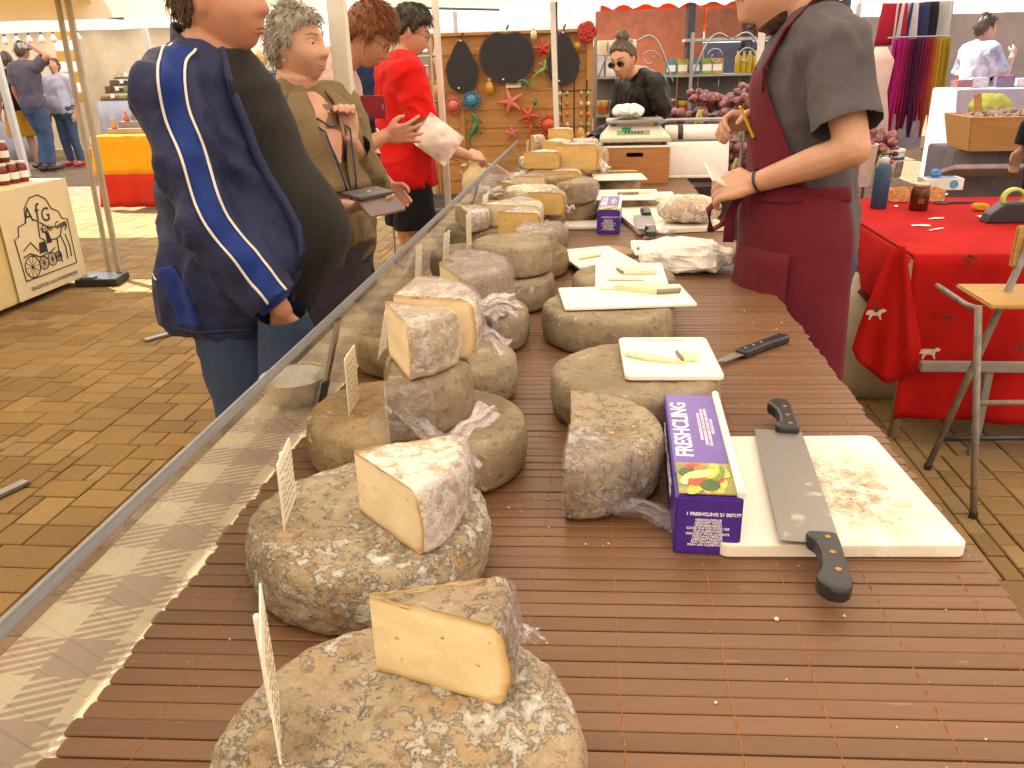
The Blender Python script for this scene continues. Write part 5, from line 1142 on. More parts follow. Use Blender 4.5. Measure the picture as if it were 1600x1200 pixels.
MB().grid(apron_fn(-32, 212, .36, 1.075, .046, .035), 60, 20).build('apron_skirt', APR, t, smooth=True, thick=.004)
MB().grid(lambda u, v: apron_fn(90 - (95 - 62 * v), 90 + (95 - 62 * v), 1.05, 1.37, .034)(u, v), 40, 16).build('apron_bib', APR, t, smooth=True, thick=.004)
MB().grid(apron_fn(-34, 214, 1.045, 1.085, .050), 60, 4).build('apron_waistband', APR, t, smooth=True, thick=.005)
MB().grid(apron_fn(110, 165, .60, .92, .066, .03), 20, 10).build('apron_pocket', APR, t, smooth=True, thick=.004)
for s_ in (-1, 1):
    p0 = Vector(apron_fn(90 - 33 * s_, 90 - 33 * s_, 1.36, 1.37, .04)(0, 1)); mb = MB()
    q = [p0 - Vector((0, 0, .05)), p0 + Vector((0, .004, .0)), Vector((s_ * .105, .115, 1.46)), Vector((s_ * .085, .04, 1.535)), Vector((s_ * .04, -.035, 1.55))]
    mb.tube(q, .005, 8, flat=4.4, up=(0, 1, .3)); mb.build('apron_strap', APR, t, smooth=True)
MB().tube([Vector(apron_fn(100, 100, 1.06, 1.07, .05)(0, 0)) + Vector(o) for o in ((0, 0, 0), (-.02, .05, -.01), (-.05, .09, -.05), (-.04, .08, -.11), (.0, .05, -.10), (-.01, .02, -.03))], .006, 8, flat=2.2).build('apron_bow', APR, t, smooth=True)
MB().tube([Vector(apron_fn(100, 100, 1.06, 1.07, .05)(0, 0)) + Vector(o) for o in ((0, 0, 0), (-.03, .03, -.06), (-.05, .03, -.14))], .007, 8, flat=2.2).build('apron_tie', APR, t, smooth=True)
wL = E_['j']['wL']; dl = (wL - E_['j']['eL']).normalized()
MB().lathe([(.031, -.004), (.036, 0), (.031, .004)], 22, cap=False).build('bracelet', mt('dark_beads', '#2a2030', .3), t, smooth=True, mtx=Matrix.Translation(wL - dl * .01) @ dl.to_track_quat('Z', 'Y').to_matrix().to_4x4())
W_ = wm(t)
pa, pb_ = PY(1177, 214, 2.33), PY(1156, 166, 2.30)
pe = empty('pencil', pa, 0, 'yellow pencil in the cheesemonger\'s hand', 'pencil'); MB().tube([pa, pb_], .0038, 6).build('shaft', mt('pencil_yellow', '#d8b020', .4), pe, True); MB().tube([pa + (pa - pb_).normalized() * .001, pa + (pa - pb_).normalized() * .016], [.0037, .0006], 6).build('tip', M_INK, pe, True)
np_ = PY(1126, 276, 2.33); no = MB().bbox((0, 0, 0), (.085, .10, .006), .001).build('notepad', M_PAPER, None); no.location = np_; no.rotation_euler = (R(25), R(25), R(20)); tag(no, 'white notepad in the cheesemonger\'s hands', 'notepad')
# --- woman with sunglasses behind the scale
LEATH = mt('black_leather', '#08080a', .42, .3, 14, .6, 60, spec=.3)
x, y, z = at_px(1010, 5.35)
F = person('woman with hair in a bun, sunglasses and black leather jacket behind the scale', (x, y, 0), R(126), 1.60, skin_mat('skin_light', '#c79678', .15),
           J=dict(eR=(.27, .10, 1.12), wR=(.22, .34, 1.05), eL=(-.26, .06, 1.12), wL=(-.16, .26, 1.0)), lean=.18, wide=.86,
           top=dict(mat=LEATH, name='leather_jacket', hem=.86, sleeve=.97, off=.014, loose=.008, fold=.010, fs=10), bot=dict(mat=BLK), hair=dict(style='up', thick=.010, mat=('hair_dark_blonde', '#2e2822', '#77674f'), n=260, tl=.03, curl=.05, flow=(0, -.6, .8), bun=(0, -.05, .135)), head=(24, 18, 6), hoff=(0, .08, -.06), vox=.008, lips='#a8574c')
glasses(F, True, M_STEEL)
# --- people farther off
def far(label, px, y, rz, H, tm, bm, hairm, J=None, sleeve=.4, blen=1.0, shoe='#3a3028', skirt=None, face=False, wide=1.0, belly=0, head=(0, 0, 0), hs='short', hoff=(0, 0, 0), group=None, skin=None):
    x, y, z = at_px(px, y)
    return person(label, (x, y, 0), R(rz), H, skin or SK2, J=J, wide=wide, belly=belly, top=dict(mat=tm, sleeve=sleeve, off=.02, loose=.02, fold=.01), bot=dict(mat=bm, skirt=skirt, name='skirt' if skirt else 'trousers', len=blen), hair=dict(style=hs, thick=.018, mat=hairm, n=120), shoe=shoe, head=head, hoff=hoff, vox=.013, cv=.016, face=face, group=group)
SL = cloth('slate_shirt', '#5a5560', .12, 300, .3); TEE = cloth('white_knit', '#bcb8c4', .08, 300, .3); YEL = cloth('mustard_cotton', '#c08a1e', .1, 300, .3)
T1 = far('man in grey shirt and jeans seen from behind, hand raised to his cap', 84, 13.0, -8, 1.98, SL, cloth('mid_denim', '#4a5a72', .2, 500, .3), ('hair_brown', '#3d2c20', '#6a5340'), J=dict(eR=(.36, .06, 1.56), wR=(.10, .10, 1.70), aL=(.03, -.10, .09), fL=(.06, .05, .03), kL=(-.02, .06, .49)), skin=SK1)
cp_ = MB(); cp_.grid(lambda u, v: (.09 * math.cos(2 * math.pi * u) * math.cos(v * 1.5), .11 * math.sin(2 * math.pi * u) * math.cos(v * 1.5), .035 + .095 * math.sin(v * 1.5)), 24, 8, True); cp_.grid(lambda u, v: ((u - .5) * .15, .10 + .07 * v * math.sin(math.pi * u), .04 - .02 * v), 10, 4); cp_.build('cap', mt('cap_grey', '#a8a298', .8), T1['root'], smooth=True, mtx=T1['HM'])
T2 = far('woman in black top and mustard skirt standing at the left stall', 58, 13.2, 60, 1.84, BLK, YEL, ('hair_brown', '', ''), sleeve=.1, skirt=.52, shoe='#2c2420')
T3 = far('woman in white top and blue jeans with red shoes, head tipped back', 128, 13.6, 172, 1.74, TEE, cloth('mid_denim', '', .2), ('hair_auburn', '', ''), sleeve=.8, wide=1.15, belly=.05, shoe='#b01c22', head=(10, -25, 0), face=True)
G1 = far('man in patterned white shirt and black shorts facing the right stall', 1494, 9.4, -78, 1.78, cloth('palm_print', '#a8a4b0', .55, 14, .3), BLK, ('hair_brown', '', ''), J=dict(eR=(.25, .12, 1.15), wR=(.10, .28, 1.36)), blen=.42, hs='short')
G2 = far('person in royal blue t-shirt beyond the orange awning', 1217, 12.5, 160, 1.68, cloth('blue_tee', '#24357e', .1, 300, .3), cloth('pale_shorts', '#cfd3de', .1, 300, .3), ('hair_auburn', '', ''))
G3 = far('blond passer by in black jacket behind the grey haired woman', 428, 8.4, 170, 1.62, BLK, BLK, ('hair_blond', '#a8823c', '#d8b870'), sleeve=1.0)
G4 = far('dark haired passer by among the clothes racks', 400, 10.5, 170, 1.78, BLK, BLK, ('hair_dark', '', ''), sleeve=1.0)
G5 = far('person in navy t-shirt beyond the boy in red', 606, 9.6, 175, 1.74, cloth('navy_tee', '#22283e', .1, 300, .3), BLK, ('hair_dark', '', ''))
G6 = far('stallholder in black sleeves leaning at the garlic boxes', 1640, 5.2, 100, 1.72, BLK, BLK, ('hair_dark', '', ''), sleeve=1.0)
# ------------------------------------------------------------------ far end of the cheese table: crate, scale, paper roll
def wb(name, label, cat, loc, rz=0, group=None): return empty(name, loc, rz, label, cat, group)
cr = PY(990, 285, 4.45); CX = cr.x
t = wb('wooden_crate', 'wooden drawer crate under the weighing scale', 'crate', (CX, 4.55, ZT))
fr_ = MB().bbox((0, -.14, .0925), (.36, .014, .185), .003).mesh('f'); fr_ = bool_cut(fr_, [MB().prism(rrect(.09, .022, .0105), .2, Matrix.Translation((0, -.05, .15)) @ Matrix.Rotation(math.pi / 2, 4, 'X')).mesh('c')]); fr_.materials.clear(); fr_.materials.append(M_CRATE); link('front', fr_, t)
for s_ in (-1, 1): MB().bbox((s_ * .172, .0, .0925), (.014, .264, .183), .003).build('side', M_CRATE, t)
MB().bbox((0, .14, .0925), (.36, .014, .185), .003).build('back', M_CRATE, t); MB().bbox((0, 0, .008), (.32, .26, .01), .002).build('bottom', M_CRATE, t); MB().bbox((0, 0, .191), (.37, .30, .010), .002).build('top_board', M_WHITEP, t)
t = wb('weighing_scale', 'beige counter weighing scale with a green sticker on the wooden crate', 'scale', (CX, 4.53, ZT + .197))
CRM = mt('scale_beige', '#d3cbb4', .45, .04, 20)
m = MB(); m.add([(-.185, -.13, .016), (.185, -.13, .016), (.185, .13, .016), (-.185, .13, .016), (-.18, -.135, .04), (.18, -.135, .04), (.18, .13, .04), (-.18, .13, .04), (-.13, -.06, .095), (.13, -.06, .095), (.13, .12, .095), (-.13, .12, .095)],
    [(3, 2, 1, 0), (0, 1, 5, 4), (1, 2, 6, 5), (2, 3, 7, 6), (3, 0, 4, 7), (4, 5, 9, 8), (5, 6, 10, 9), (6, 7, 11, 10), (7, 4, 8, 11), (8, 9, 10, 11)]); m.build('housing', CRM, t, bev=.006)
MB().bbox((0, .02, .118), (.30, .24, .014), .004).build('platter', M_STEEL, t); MB().bbox((0, .02, .104), (.2, .15, .018), .004).build('platter_mount', CRM, t)
tl = Matrix.Rotation(.62, 3, 'X')
dp = MB().bbox((-.01, -.105, .062), (.17, .004, .034), .001, Matrix.Rotation(-.95, 3, 'X')).build('display', mt('lcd', '#8d9686', .25, .05, 30), t)
for k in range(6): MB().box((-.05 + .017 * k, -.108, .064), (.010, .003, .010), Matrix.Rotation(-.95, 3, 'X')).build('display_digit', M_INK, dp)
MB().box((-.045, -.088, .078), (.045, .002, .03), Matrix.Rotation(-.95, 3, 'X')).build('green_sticker', mt('green_sticker', '#1e8a4a', .5), t)
for sx in (-1, 1):
    for sy in (-1, 1): MB().lathe([(.014, .0), (.014, .016)], 10, (sx * .15, sy * .1, 0)).build('foot', M_BLACKP, t)
lump('paper_bag', M_PAPER, 'crumpled white paper on the scale platter', 'paper', (CX - .035, 4.54, ZT + .3225), (.17, .12, .075), .3, 21, .22, 9, 2.2)
t = wb('paper_roll_dispenser', 'tube framed dispenser with a white wrapping paper roll at the table end', 'paper dispenser', (PY(1085, 262, 4.72).x, 4.72, ZT))
m = MB(); m.tube([(-.215, 0, .0), (-.215, 0, .24), (-.20, 0, .285), (-.16, 0, .30), (.20, 0, .30), (.235, 0, .285), (.25, 0, .24), (.25, 0, .0)], .010, 10); m.build('frame', M_ALU, t, smooth=True)
MB().lathe([(.05, -.17), (.05, .17)], 24, (0, 0, .225), Matrix.Rotation(math.pi / 2, 3, 'Y')).build('paper_roll', M_PAPER, t, smooth=True)
MB().lathe([(.052, -.014), (.052, .014)], 24, (-.09, 0, .225), Matrix.Rotation(math.pi / 2, 3, 'Y')).build('roll_band', M_BLACKP, t, smooth=True)
MB().bbox((.01, -.058, .195), (.43, .012, .014), .003).build('tear_bar', M_ALU, t); MB().grid(lambda u, v: (-.17 + .34 * u, -.066 - .03 * math.sin(v * 2), .19 - .175 * v), 10, 10).build('paper_sheet', M_PAPER, t, smooth=True, thick=.0008)
MB().bbox((.01, -.03, .008), (.45, .16, .014), .004).build('base', M_WHITEP, t)
# ------------------------------------------------------------------ fence panel with ceramics
FY = 6.5; xl, xr = PY(676, 200, FY).x, PY(926, 200, FY).x; ztop = PY(800, 54, FY).z
t = wb('fence_panel', 'honey coloured lap wood fence panel hung with chalkboards and ceramics', 'fence panel', ((xl + xr) / 2, FY, 0))
z = .06; k = 0
while z < ztop - .05:
    o = MB().bbox(((0), 0, .07), (xr - xl - .06, .014, .150), .003, Matrix.Rotation(-.06, 3, 'X')).build('board', M_FENCE, t); o.location = (0, 0, z); z += .132; k += 1
for x in (-(xr - xl) / 2 + .025, (xr - xl) / 2 - .025): MB().bbox((x, -.012, ztop / 2), (.05, .045, ztop), .004).build('post', M_FENCE, t)
MB().bbox((0, -.006, ztop + .012), (xr - xl + .02, .07, .024), .004).build('cap_rail', M_FENCE, t)
MB().bbox((-.38, -.016, ztop / 2), (.04, .02, ztop - .04), .003).build('batten', M_FENCE, t)
CHALK = mt('chalkboard', '#2b2a2c', .8, .1, 20)
def chalk(label, px, py, poly, sc):
    p = PY(px, py, FY - .05); e = wb('chalkboard', label, 'chalkboard', p); pl = [(x * sc, y * sc) for x, y in poly]
    mm = Matrix.Rotation(math.pi / 2, 4, 'X'); c_ = Vector((sum(x for x, _ in pl) / len(pl), sum(y for _, y in pl) / len(pl)))
    MB().prism([((x - c_.x) * 1.05 + c_.x, (y - c_.y) * 1.05 + c_.y) for x, y in pl], .014, mm).build('wood_rim', mt('dark_rim', '#5a3a22', .5), e); MB().prism(pl, .004, Matrix.Translation((0, -.0145, 0)) @ mm).build('slate', CHALK, e)
    top_ = max(y for _, y in pl); MB().tube([(0, -.008, top_ - .01), (.006 * 1, -.008, top_ + .03), (.02, -.008, top_ + .055)], [.010, .008, .006], 8).build('stem', mt('dark_rim', ''), e)
    for (dx, dz) in ((.0, .06), (-.01, -.05)): MB().box((dx * sc * 3, -.020, dz * sc * 3), (.014, .002, .010)).build('price_sticker', M_PAPER, e)
def curve_poly(f, n=40): return [f(2 * math.pi * i / n) for i in range(n)]
pear = curve_poly(lambda a: ((.105 - .045 * math.sin(a) + (.01 if abs(math.sin(a)) < .3 else 0)) * math.cos(a), .18 * math.sin(a)))
apple = curve_poly(lambda a: (.20 * math.cos(a) * (1 + .03 * math.sin(a)), .185 * math.sin(a) - .03 * math.exp(-(math.cos(a) / .25) ** 2) * (1 if math.sin(a) > 0 else -.5)))
chalk('pear shaped chalkboard left of the apple one', 722, 104, pear, 1.0); chalk('apple shaped chalkboard in the middle of the fence panel', 792, 90, apple, 1.0); chalk('pear shaped chalkboard behind the dark pole', 880, 92, pear, 1.0)
CER = {k: mt('ceramic_' + k, v, .25, .15, 30) for k, v in dict(blue='#3f7f9c', red='#b3281f', pink='#c76a58', green='#3f7a4c', gold='#b9862c', orange='#c4602a', cream='#cdb98c', lime='#8a9a4c', coral='#c0502e').items()}
def ornament(label, kind, px, py, s_, m, rot=0):
    p = PY(px, py, FY - .06); mb = MB(); g_ = random.Random(int(px))
    if kind == 'sun':
        mb.lathe([(.0, -.02), (.55, -.02), (.5, .25), (.25, .4), (.0, .42)], 16, cap=False)
        for k in range(18):
            a = 2 * math.pi * k / 18; w = .10; d_ = Vector((math.cos(a), math.sin(a), 0)); n_ = Vector((-d_.y, d_.x, 0)); L = 1.0 if k % 2 else .85
            mb.tube([d_ * .45, d_ * .75 + n_ * .06, d_ * L], [.11, .08, .02], 6)
    elif kind == 'star':
        for k in range(5):
            a = 2 * math.pi * k / 5 + .3; d_ = Vector((math.cos(a), math.sin(a), 0)); mb.tube([Vector((0, 0, .08)), d_ * .5 + Vector((0, 0, .08)), d_ * 1.0 + Vector((0, 0, .03))], [.26, .17, .05], 8, rnd=True)
    elif kind == 'lizard':
        pts = [Vector((.25 * math.sin(v * 6.5), 1 - 2.2 * v, .06)) for v in [i / 12 for i in range(13)]]; mb.tube(pts, [.10, .14, .10, .15, .18, .18, .15, .10, .08, .07, .05, .04, .02], 8, rnd=True)
        for (yy, sx) in ((.55, 1), (.55, -1), (-.1, 1), (-.1, -1)): mb.tube([(sx * .05 + .15, yy, .05), (sx * .32 + .1, yy + .12, .05), (sx * .42 + .1, yy - .05, .03)], [.06, .05, .07], 6, rnd=True)
    elif kind == 'pine':
        mb.lathe([(.05, -.9), (.42, -.6), (.5, -.1), (.4, .35), (.2, .5), (.05, .55)], 14, (0, 0, .15), Matrix.Rotation(-math.pi / 2, 3, 'X'))
        for k in range(7): a = R(50 + 80 * k / 6); mb.tube([(0, .4, .15), (math.cos(a) * .35, .4 + math.sin(a) * .55, .15)], [.08, .02], 5)
    elif kind == 'poppy':
        for k in range(5):
            a = 2 * math.pi * k / 5; mb.lathe([(.01, .0), (.45, .08), (.6, .25), (.5, .3), (.01, .1)], 12, (math.cos(a) * .42, math.sin(a) * .42, 0), cap=False)
    elif kind == 'bird':
        mb.lathe([(.02, -1.0), (.12, -.8), (.26, -.3), (.28, .0), (.16, .35), (.05, .9), (.02, 1.0)], 10, (0, 0, .12), Matrix.Rotation(-math.pi / 2, 3, 'X')); mb.tube([(0, -.7, .1), (-.12, -1.4, .05)], [.08, .02], 5); mb.tube([(0, -.7, .1), (.14, -1.4, .05)], [.08, .02], 5)
    M_ = Matrix.Translation(p) @ Matrix.Rotation(math.pi / 2, 4, 'X') @ Matrix.Rotation(rot, 4, 'Z') @ Matrix.Scale(s_, 4)
    me = mb.mesh('ceramic_ornament', CER[m], True); me.transform(Matrix.Scale(s_, 4)); o = link('ceramic_ornament', me); o.matrix_basis = Matrix.Translation(p) @ Matrix.Rotation(math.pi / 2, 4, 'X') @ Matrix.Rotation(rot, 4, 'Z')
    tag(o, label, 'ornament')
for a_ in (('blue ceramic sun face on the fence panel', 'sun', 737, 157, .085, 'blue'), ('green ceramic lizard under the blue sun', 'lizard', 739, 204, .125, 'green'), ('coral ceramic sun behind the white pole', 'sun', 708, 165, .08, 'pink'), ('gold ceramic pineapple below the pear board', 'pine', 684, 142, .085, 'gold'),
           ('gold ceramic pineapple under the apple board', 'pine', 765, 136, .07, 'gold'), ('long pale ceramic bird at the panel edge', 'bird', 681, 88, .09, 'cream'), ('pink ceramic starfish in the panel middle', 'star', 798, 160, .105, 'pink', .3), ('bright red ceramic star beside the right pear board', 'star', 848, 76, .075, 'red', .2),
           ('red ceramic poppy at the panel top corner', 'poppy', 917, 50, .075, 'red'), ('pale green ceramic lizard beside the right pear board', 'lizard', 843, 112, .085, 'lime', -.5), ('green ceramic lizard sprawling under the apple board', 'lizard', 824, 132, .07, 'green', 1.2), ('orange ceramic crab low on the panel', 'star', 826, 180, .09, 'coral', .8),
           ('coral ceramic lobster low on the panel', 'lizard', 828, 205, .085, 'orange', .4), ('round orange ceramic sun by the dark pole', 'sun', 858, 196, .10, 'coral'), ('small coral starfish near the guard end', 'star', 800, 208, .06, 'pink', .1), ('small green ceramic frog on the panel', 'pine', 836, 158, .035, 'green'),
           ('tiny yellow ceramic flower right of the pear board', 'sun', 902, 72, .045, 'gold'), ('grey white ceramic owl on the panel top', 'pine', 834, 54, .05, 'cream')): ornament(*a_)
sg = MB().bbox((0, 0, 0), (.115, .006, .045), .001).build('paper_sign', M_PAPER, None, mtx=Matrix.Translation(PY(802, 132, FY - .04))); tag(sg, 'small white paper sign under the apple chalkboard', 'sign')
link('lettering', text_mesh('CERAMIQUE', .017, M_INK), sg, m=basis((0, -.0036, 0), (1, 0, 0), (0, 0, 1)))
pu = PY(748, 312, 6.1); ur = wb('clay_urn', 'cream clay urn with two handles behind the guard', 'urn', (pu.x, 6.1, pu.z - .05))
CL = mt('cream_clay', '#c6b083', .75, .12, 12, .2, 60); MB().lathe([(.06, 0), (.10, .06), (.125, .16), (.11, .24), (.065, .29), (.06, .32), (.075, .34), (.06, .34), (.05, .30)], 28).build('vessel', CL, ur, smooth=True)
for s_ in (-1, 1): MB().tube([(s_ * .07, 0, .31), (s_ * .115, 0, .30), (s_ * .125, 0, .25), (s_ * .10, 0, .22)], .011, 8).build('handle', CL, ur, smooth=True)
MB().bbox((0, 0, -(pu.z - .05) / 2), (.5, .5, pu.z - .054), .01).build('plinth', mt('dark_cloth_box', '#4a3a2c', .9), ur)
# mobile stand of hanging trinkets
tr = wb('trinket_stand', 'black metal stand hung with wooden trinkets beside the white pole', 'display stand', PY(897, 240, 6.1) * 1.0); tr.location.z = 0
hb = PY(897, 222, 6.1).z; MB().bbox((0, 0, hb / 2), (.30, .2, hb), .01).build('stand_block', mt('dark_cloth_box', ''), tr)
for x in (-.09, .0, .09): MB().tube([(x, 0, hb), (x, 0, hb + .42)], .006, 6).build('rod', M_BLACKP, tr)
MB().tube([(-.12, 0, hb + .35), (.12, 0, hb + .35)], .006, 6).build('cross_rod', M_BLACKP, tr)
g_ = random.Random(5)
for x in (-.10, -.05, .05, .10):
    for k in range(5): MB().lathe([(.001, -.02), (.014, -.008), (.016, .006), (.001, .022)], 8, (x, -.015, hb + .05 + .07 * k)).build('trinket', CER[g_.choice(['gold', 'cream', 'orange', 'lime'])], tr, smooth=True)
for k, px in enumerate((889, 907)):
    p = PY(px, 212, 6.0); o = MB().lathe([(.001, -.055), (.03, -.035), (.034, 0), (.022, .04), (.001, .06)], 12).build('gourd_ornament', CER['gold'], None, smooth=True, mtx=Matrix.Translation(p)); tag(o, ('yellow gourd ornament left on the trinket stand', 'yellow gourd ornament on the trinket stand near the scale')[k], 'ornament')
# grey crates stacked, wire rack behind the boy
for k in range(4):
    p = PY(692, 300, 5.9); o = wb('plastic_crate', ('bottom', 'second', 'third', 'top')[k] + ' grey plastic crate of the stack by the fence panel', 'crate', (p.x - .02, 5.9, .14 * k + .001), 0, 'grey crates by the fence panel')
    GC = mt('grey_crate', '#5c5a5c', .5)
    for (c_, d_) in (((0, -.14, .065), (.3, .01, .125)), ((0, .14, .065), (.3, .01, .125)), ((-.145, 0, .065), (.01, .27, .125)), ((.145, 0, .065), (.01, .27, .125))): MB().bbox(c_, d_, .003).build('side', GC, o)
    MB().bbox((0, 0, .008), (.28, .27, .008), .002).build('bottom', GC, o); MB().bbox((0, -.148, .06), (.31, .012, .018), .003).build('rim', M_ALU, o)
wr = wb('wire_rack', 'chromed wire display rack behind the boy in red', 'rack', (PY(655, 200, 6.0).x, 6.0, 0))
for x in (-.22, .14):
    for y in (-.12, .12): MB().tube([(x, y, 0), (x, y, 1.62)], .009, 6).build('upright', M_STEEL, wr)
for z in (.35, .8, 1.2, 1.5):
    MB().tube([(-.22, -.12, z), (.14, -.12, z), (.14, .12, z), (-.22, .12, z), (-.22, -.12, z)], .006, 5).build('shelf_frame', M_STEEL, wr)
    for k in range(7): MB().tube([(-.20 + .055 * k, -.12, z), (-.20 + .055 * k, .12, z)], .003, 4).build('shelf_wire', M_STEEL, wr)
# ------------------------------------------------------------------ shelf unit with tins, behind the scale
SY = 7.3; xl, xr = PY(930, 150, SY).x, PY(1192, 150, SY).x; w = xr - xl
t = wb('shelf_unit', 'grey panelled shelf unit with wrought iron crest behind the scale', 'shelf unit', ((xl + xr) / 2, SY, 0)); GP = mt('grey_paint', '#6f6a68', .6, .06, 10)
zs = PY(1050, 117, SY).z; z2 = PY(1050, 176, SY).z; n = 8
for k in range(n): MB().bbox((-w / 2 + w * (k + .5) / n, .16, zs / 2), (w / n - .006, .014, zs - .01), .003).build('back_panel', GP, t)
for z in (zs, z2, .3): MB().bbox((0, 0, z - .009), (w, .32, .018), .003).build('shelf', mt('shelf_green_grey', '#8b9188', .5), t)
for x in (-w / 2, .08, w / 2): MB().bbox((x, -.15, zs * .62), (.028, .028, zs * 1.24), .003).build('upright', M_ALU, t)
for (cx, s_) in ((-w * .27, 1), (w * .28, 1)):
    for sx in (-1, 1):
        MB().tube([(cx + sx * (.02 + .30 * math.sin(v * 1.4)), -.15, zs + .26 - .30 * v * v + .06 * math.sin(v * 6)) for v in [i / 14 for i in range(15)]], .008, 6).build('iron_scroll', M_ALU, t, smooth=True)
        MB().tube([(cx + sx * (.12 + .07 * math.cos(v * 7) * (1 - v * .6)), -.15, zs + .13 + .07 * math.sin(v * 7) * (1 - v * .6)) for v in [i / 16 for i in range(17)]], .006, 6).build('iron_scroll', M_ALU, t, smooth=True)
g_ = random.Random(9)
def on_shelf(name, label, cat, px, z, mk, group, yoff=0):
    p = PY(px, 110, SY - .08 + yoff); o = mk(); o.location = (p.x, SY - .08 + yoff, z + .001); tag(o, label, cat, group); return o
TIN = mt('cream_tin', '#cbb98e', .4, .05, 20); PKB = mt('blush_carton', '#dccdc8', .5, .04, 20)
for k, px in enumerate((941, 957, 971, 985)): on_shelf('tin', ['cream tin next to the fence panel', 'second cream tin from the fence panel', 'third cream tin from the fence panel', 'cream tin nearest the woman with sunglasses'][k], 'tin', px, zs + .165, lambda: MB().lathe([(.042, 0), (.043, .002), (.043, .11), (.040, .113)], 18).build('tin', TIN, smooth=True), 'cream tins', .06)
for k, px in enumerate((936, 954, 973)):
    o = on_shelf('carton', ['blush pink carton next to the fence panel', 'blush pink carton between two others', 'blush pink carton nearest the woman with sunglasses'][k], 'carton', px, zs, lambda: wb('carton', None, None, (0, 0, 0)), 'blush cartons'); MB().bbox((0, 0, .08), (.085, .06, .16), .003).build('box', PKB, o); MB().bbox((0, -.0315, .07), (.06, .002, .09), .0005).build('label', M_PAPER, o)
for k in range(4): on_shelf('stand_block', ('first', 'second', 'third', 'fourth')[k] + ' grey block raising the cream tins', 'block', (941, 957, 971, 985)[k], zs, lambda: MB().bbox((0, 0, .0825), (.085, .07, .163), .002).build('riser_block', GP), None, .06)
for k, px in enumerate((1048, 1066, 1085, 1104, 1120)):
    c_ = ['#4d8a8c', '#a39a3c', '#4f7f9a', '#8f9a3e', '#b48a3a'][k]; o = on_shelf('packet', ['teal', 'olive', 'sea blue', 'lime', 'amber'][k] + ' food packet on the upper shelf', 'packet', px, zs, lambda: wb('packet', None, None, (0, 0, 0)), None)
    MB().bbox((0, 0, .06), (.095, .05, .12), .006).build('pouch', mt('packet' + c_, c_, .4, .25, 25), o); MB().bbox((0, -.0265, .05), (.07, .002, .05), .0005).build('label', M_PAPER, o)
OIL = mt('oil_yellow', '#b9992a', .2, .15, 10)
for k, px in enumerate((1152, 1161, 1170, 1179)):
    o = on_shelf('oil_bottle', ['tall yellow oil bottle next to the food packets', 'second tall yellow oil bottle from the food packets', 'second tall yellow oil bottle from the white pole', 'tall yellow oil bottle next to the white pole'][k], 'bottle', px, zs, lambda: wb('oil_bottle', None, None, (0, 0, 0)), 'yellow oil bottles'); MB().lathe([(.022, 0), (.024, .003), (.024, .12), (.010, .15), (.009, .17)], 14).build('glass', OIL, o, smooth=True); MB().lathe([(.011, .17), (.011, .19)], 10).build('cap', M_BLACKP, o)
for k, (px, c_, nm) in enumerate(((942, '#b8871e', 'orange labelled'), (962, '#c9a21e', 'yellow labelled'), (1049, '#5c4450', 'plum coloured tall'), (1070, '#c3a326', 'yellow and black'))):
    o = on_shelf('pot', nm + ' pot on the lower shelf', 'pot', px, z2, lambda: wb('pot', None, None, (0, 0, 0)), None); MB().lathe([(.038, 0), (.046, .09), (.044, .10)], 18).build('tub', mt('pot' + c_, c_, .4), o, smooth=True); MB().lathe([(.0435, .03), (.046, .065)], 18, cap=False).build('label', mt('label' + c_, '#a8401e', .5, .4, 60), o); MB().lathe([(.047, .10), (.047, .112)], 18).build('lid', M_BLACKP if k == 3 else TIN, o)
# back wall pieces beyond the shelf
bw = wb('stall_backdrop', 'salmon and blue painted backdrop boards beyond the shelf unit', 'backdrop', (1.6, 9.6, 0))
for (x0, x1, z0, z1, c_) in ((-.05, 1.1, .0, 1.95, '#c9764e'), (1.12, 2.1, 0, 1.6, '#7f7f96'), (1.12, 2.1, 1.61, 1.95, '#c9764e'), (2.12, 2.6, 0, 2.0, '#5c6c8c')): MB().bbox(((x0 + x1) / 2, 9.6, (z0 + z1) / 2), (x1 - x0, .03, z1 - z0), .004).build('board', mt('board' + c_, c_, .7), bw, True)
hb_ = wb('hat_shelf', 'black open shelving with hats and bottles beyond the tins', 'shelving', (2.0, 9.2, 0))
for x in (.92, 1.5, 1.95, 2.4): MB().bbox((x, 9.2, 1.0), (.07, .3, 2.0), .003).build('upright', M_BLACKP, hb_, True)
for z in (1.98, 1.62, 1.2, .6): MB().bbox((1.66, 9.2, z), (1.6, .32, .03), .003).build('shelf', mt('shelf_green_grey', ''), hb_, True)
for k, (x, z, c_) in enumerate(((1.62, 1.64, '#6a2f22'), (1.78, 1.64, '#8d4c2a'), (2.08, 1.64, '#d8d2c8'), (2.25, 1.64, '#3a2a30'), (2.08, 1.22, '#d8d2c8'), (1.72, 1.22, '#7a2f3a'), (2.24, 1.22, '#41553a'))):
    o = MB().lathe([(.001, .13), (.05, .12), (.065, .06), (.07, .012), (.10, .004), (.10, 0)], 16).build('hat', mt('hat' + c_, c_, .8), None, smooth=True, mtx=Matrix.Translation((x, 9.12, z))); tag(o, ['russet felt hat on the top black shelf', 'tan felt hat next to the russet one', 'white hat on the top black shelf', 'plum hat on the top black shelf', 'white hat one shelf below another white one', 'wine red hat on the middle black shelf', 'green hat on the middle black shelf'][k], 'hat')
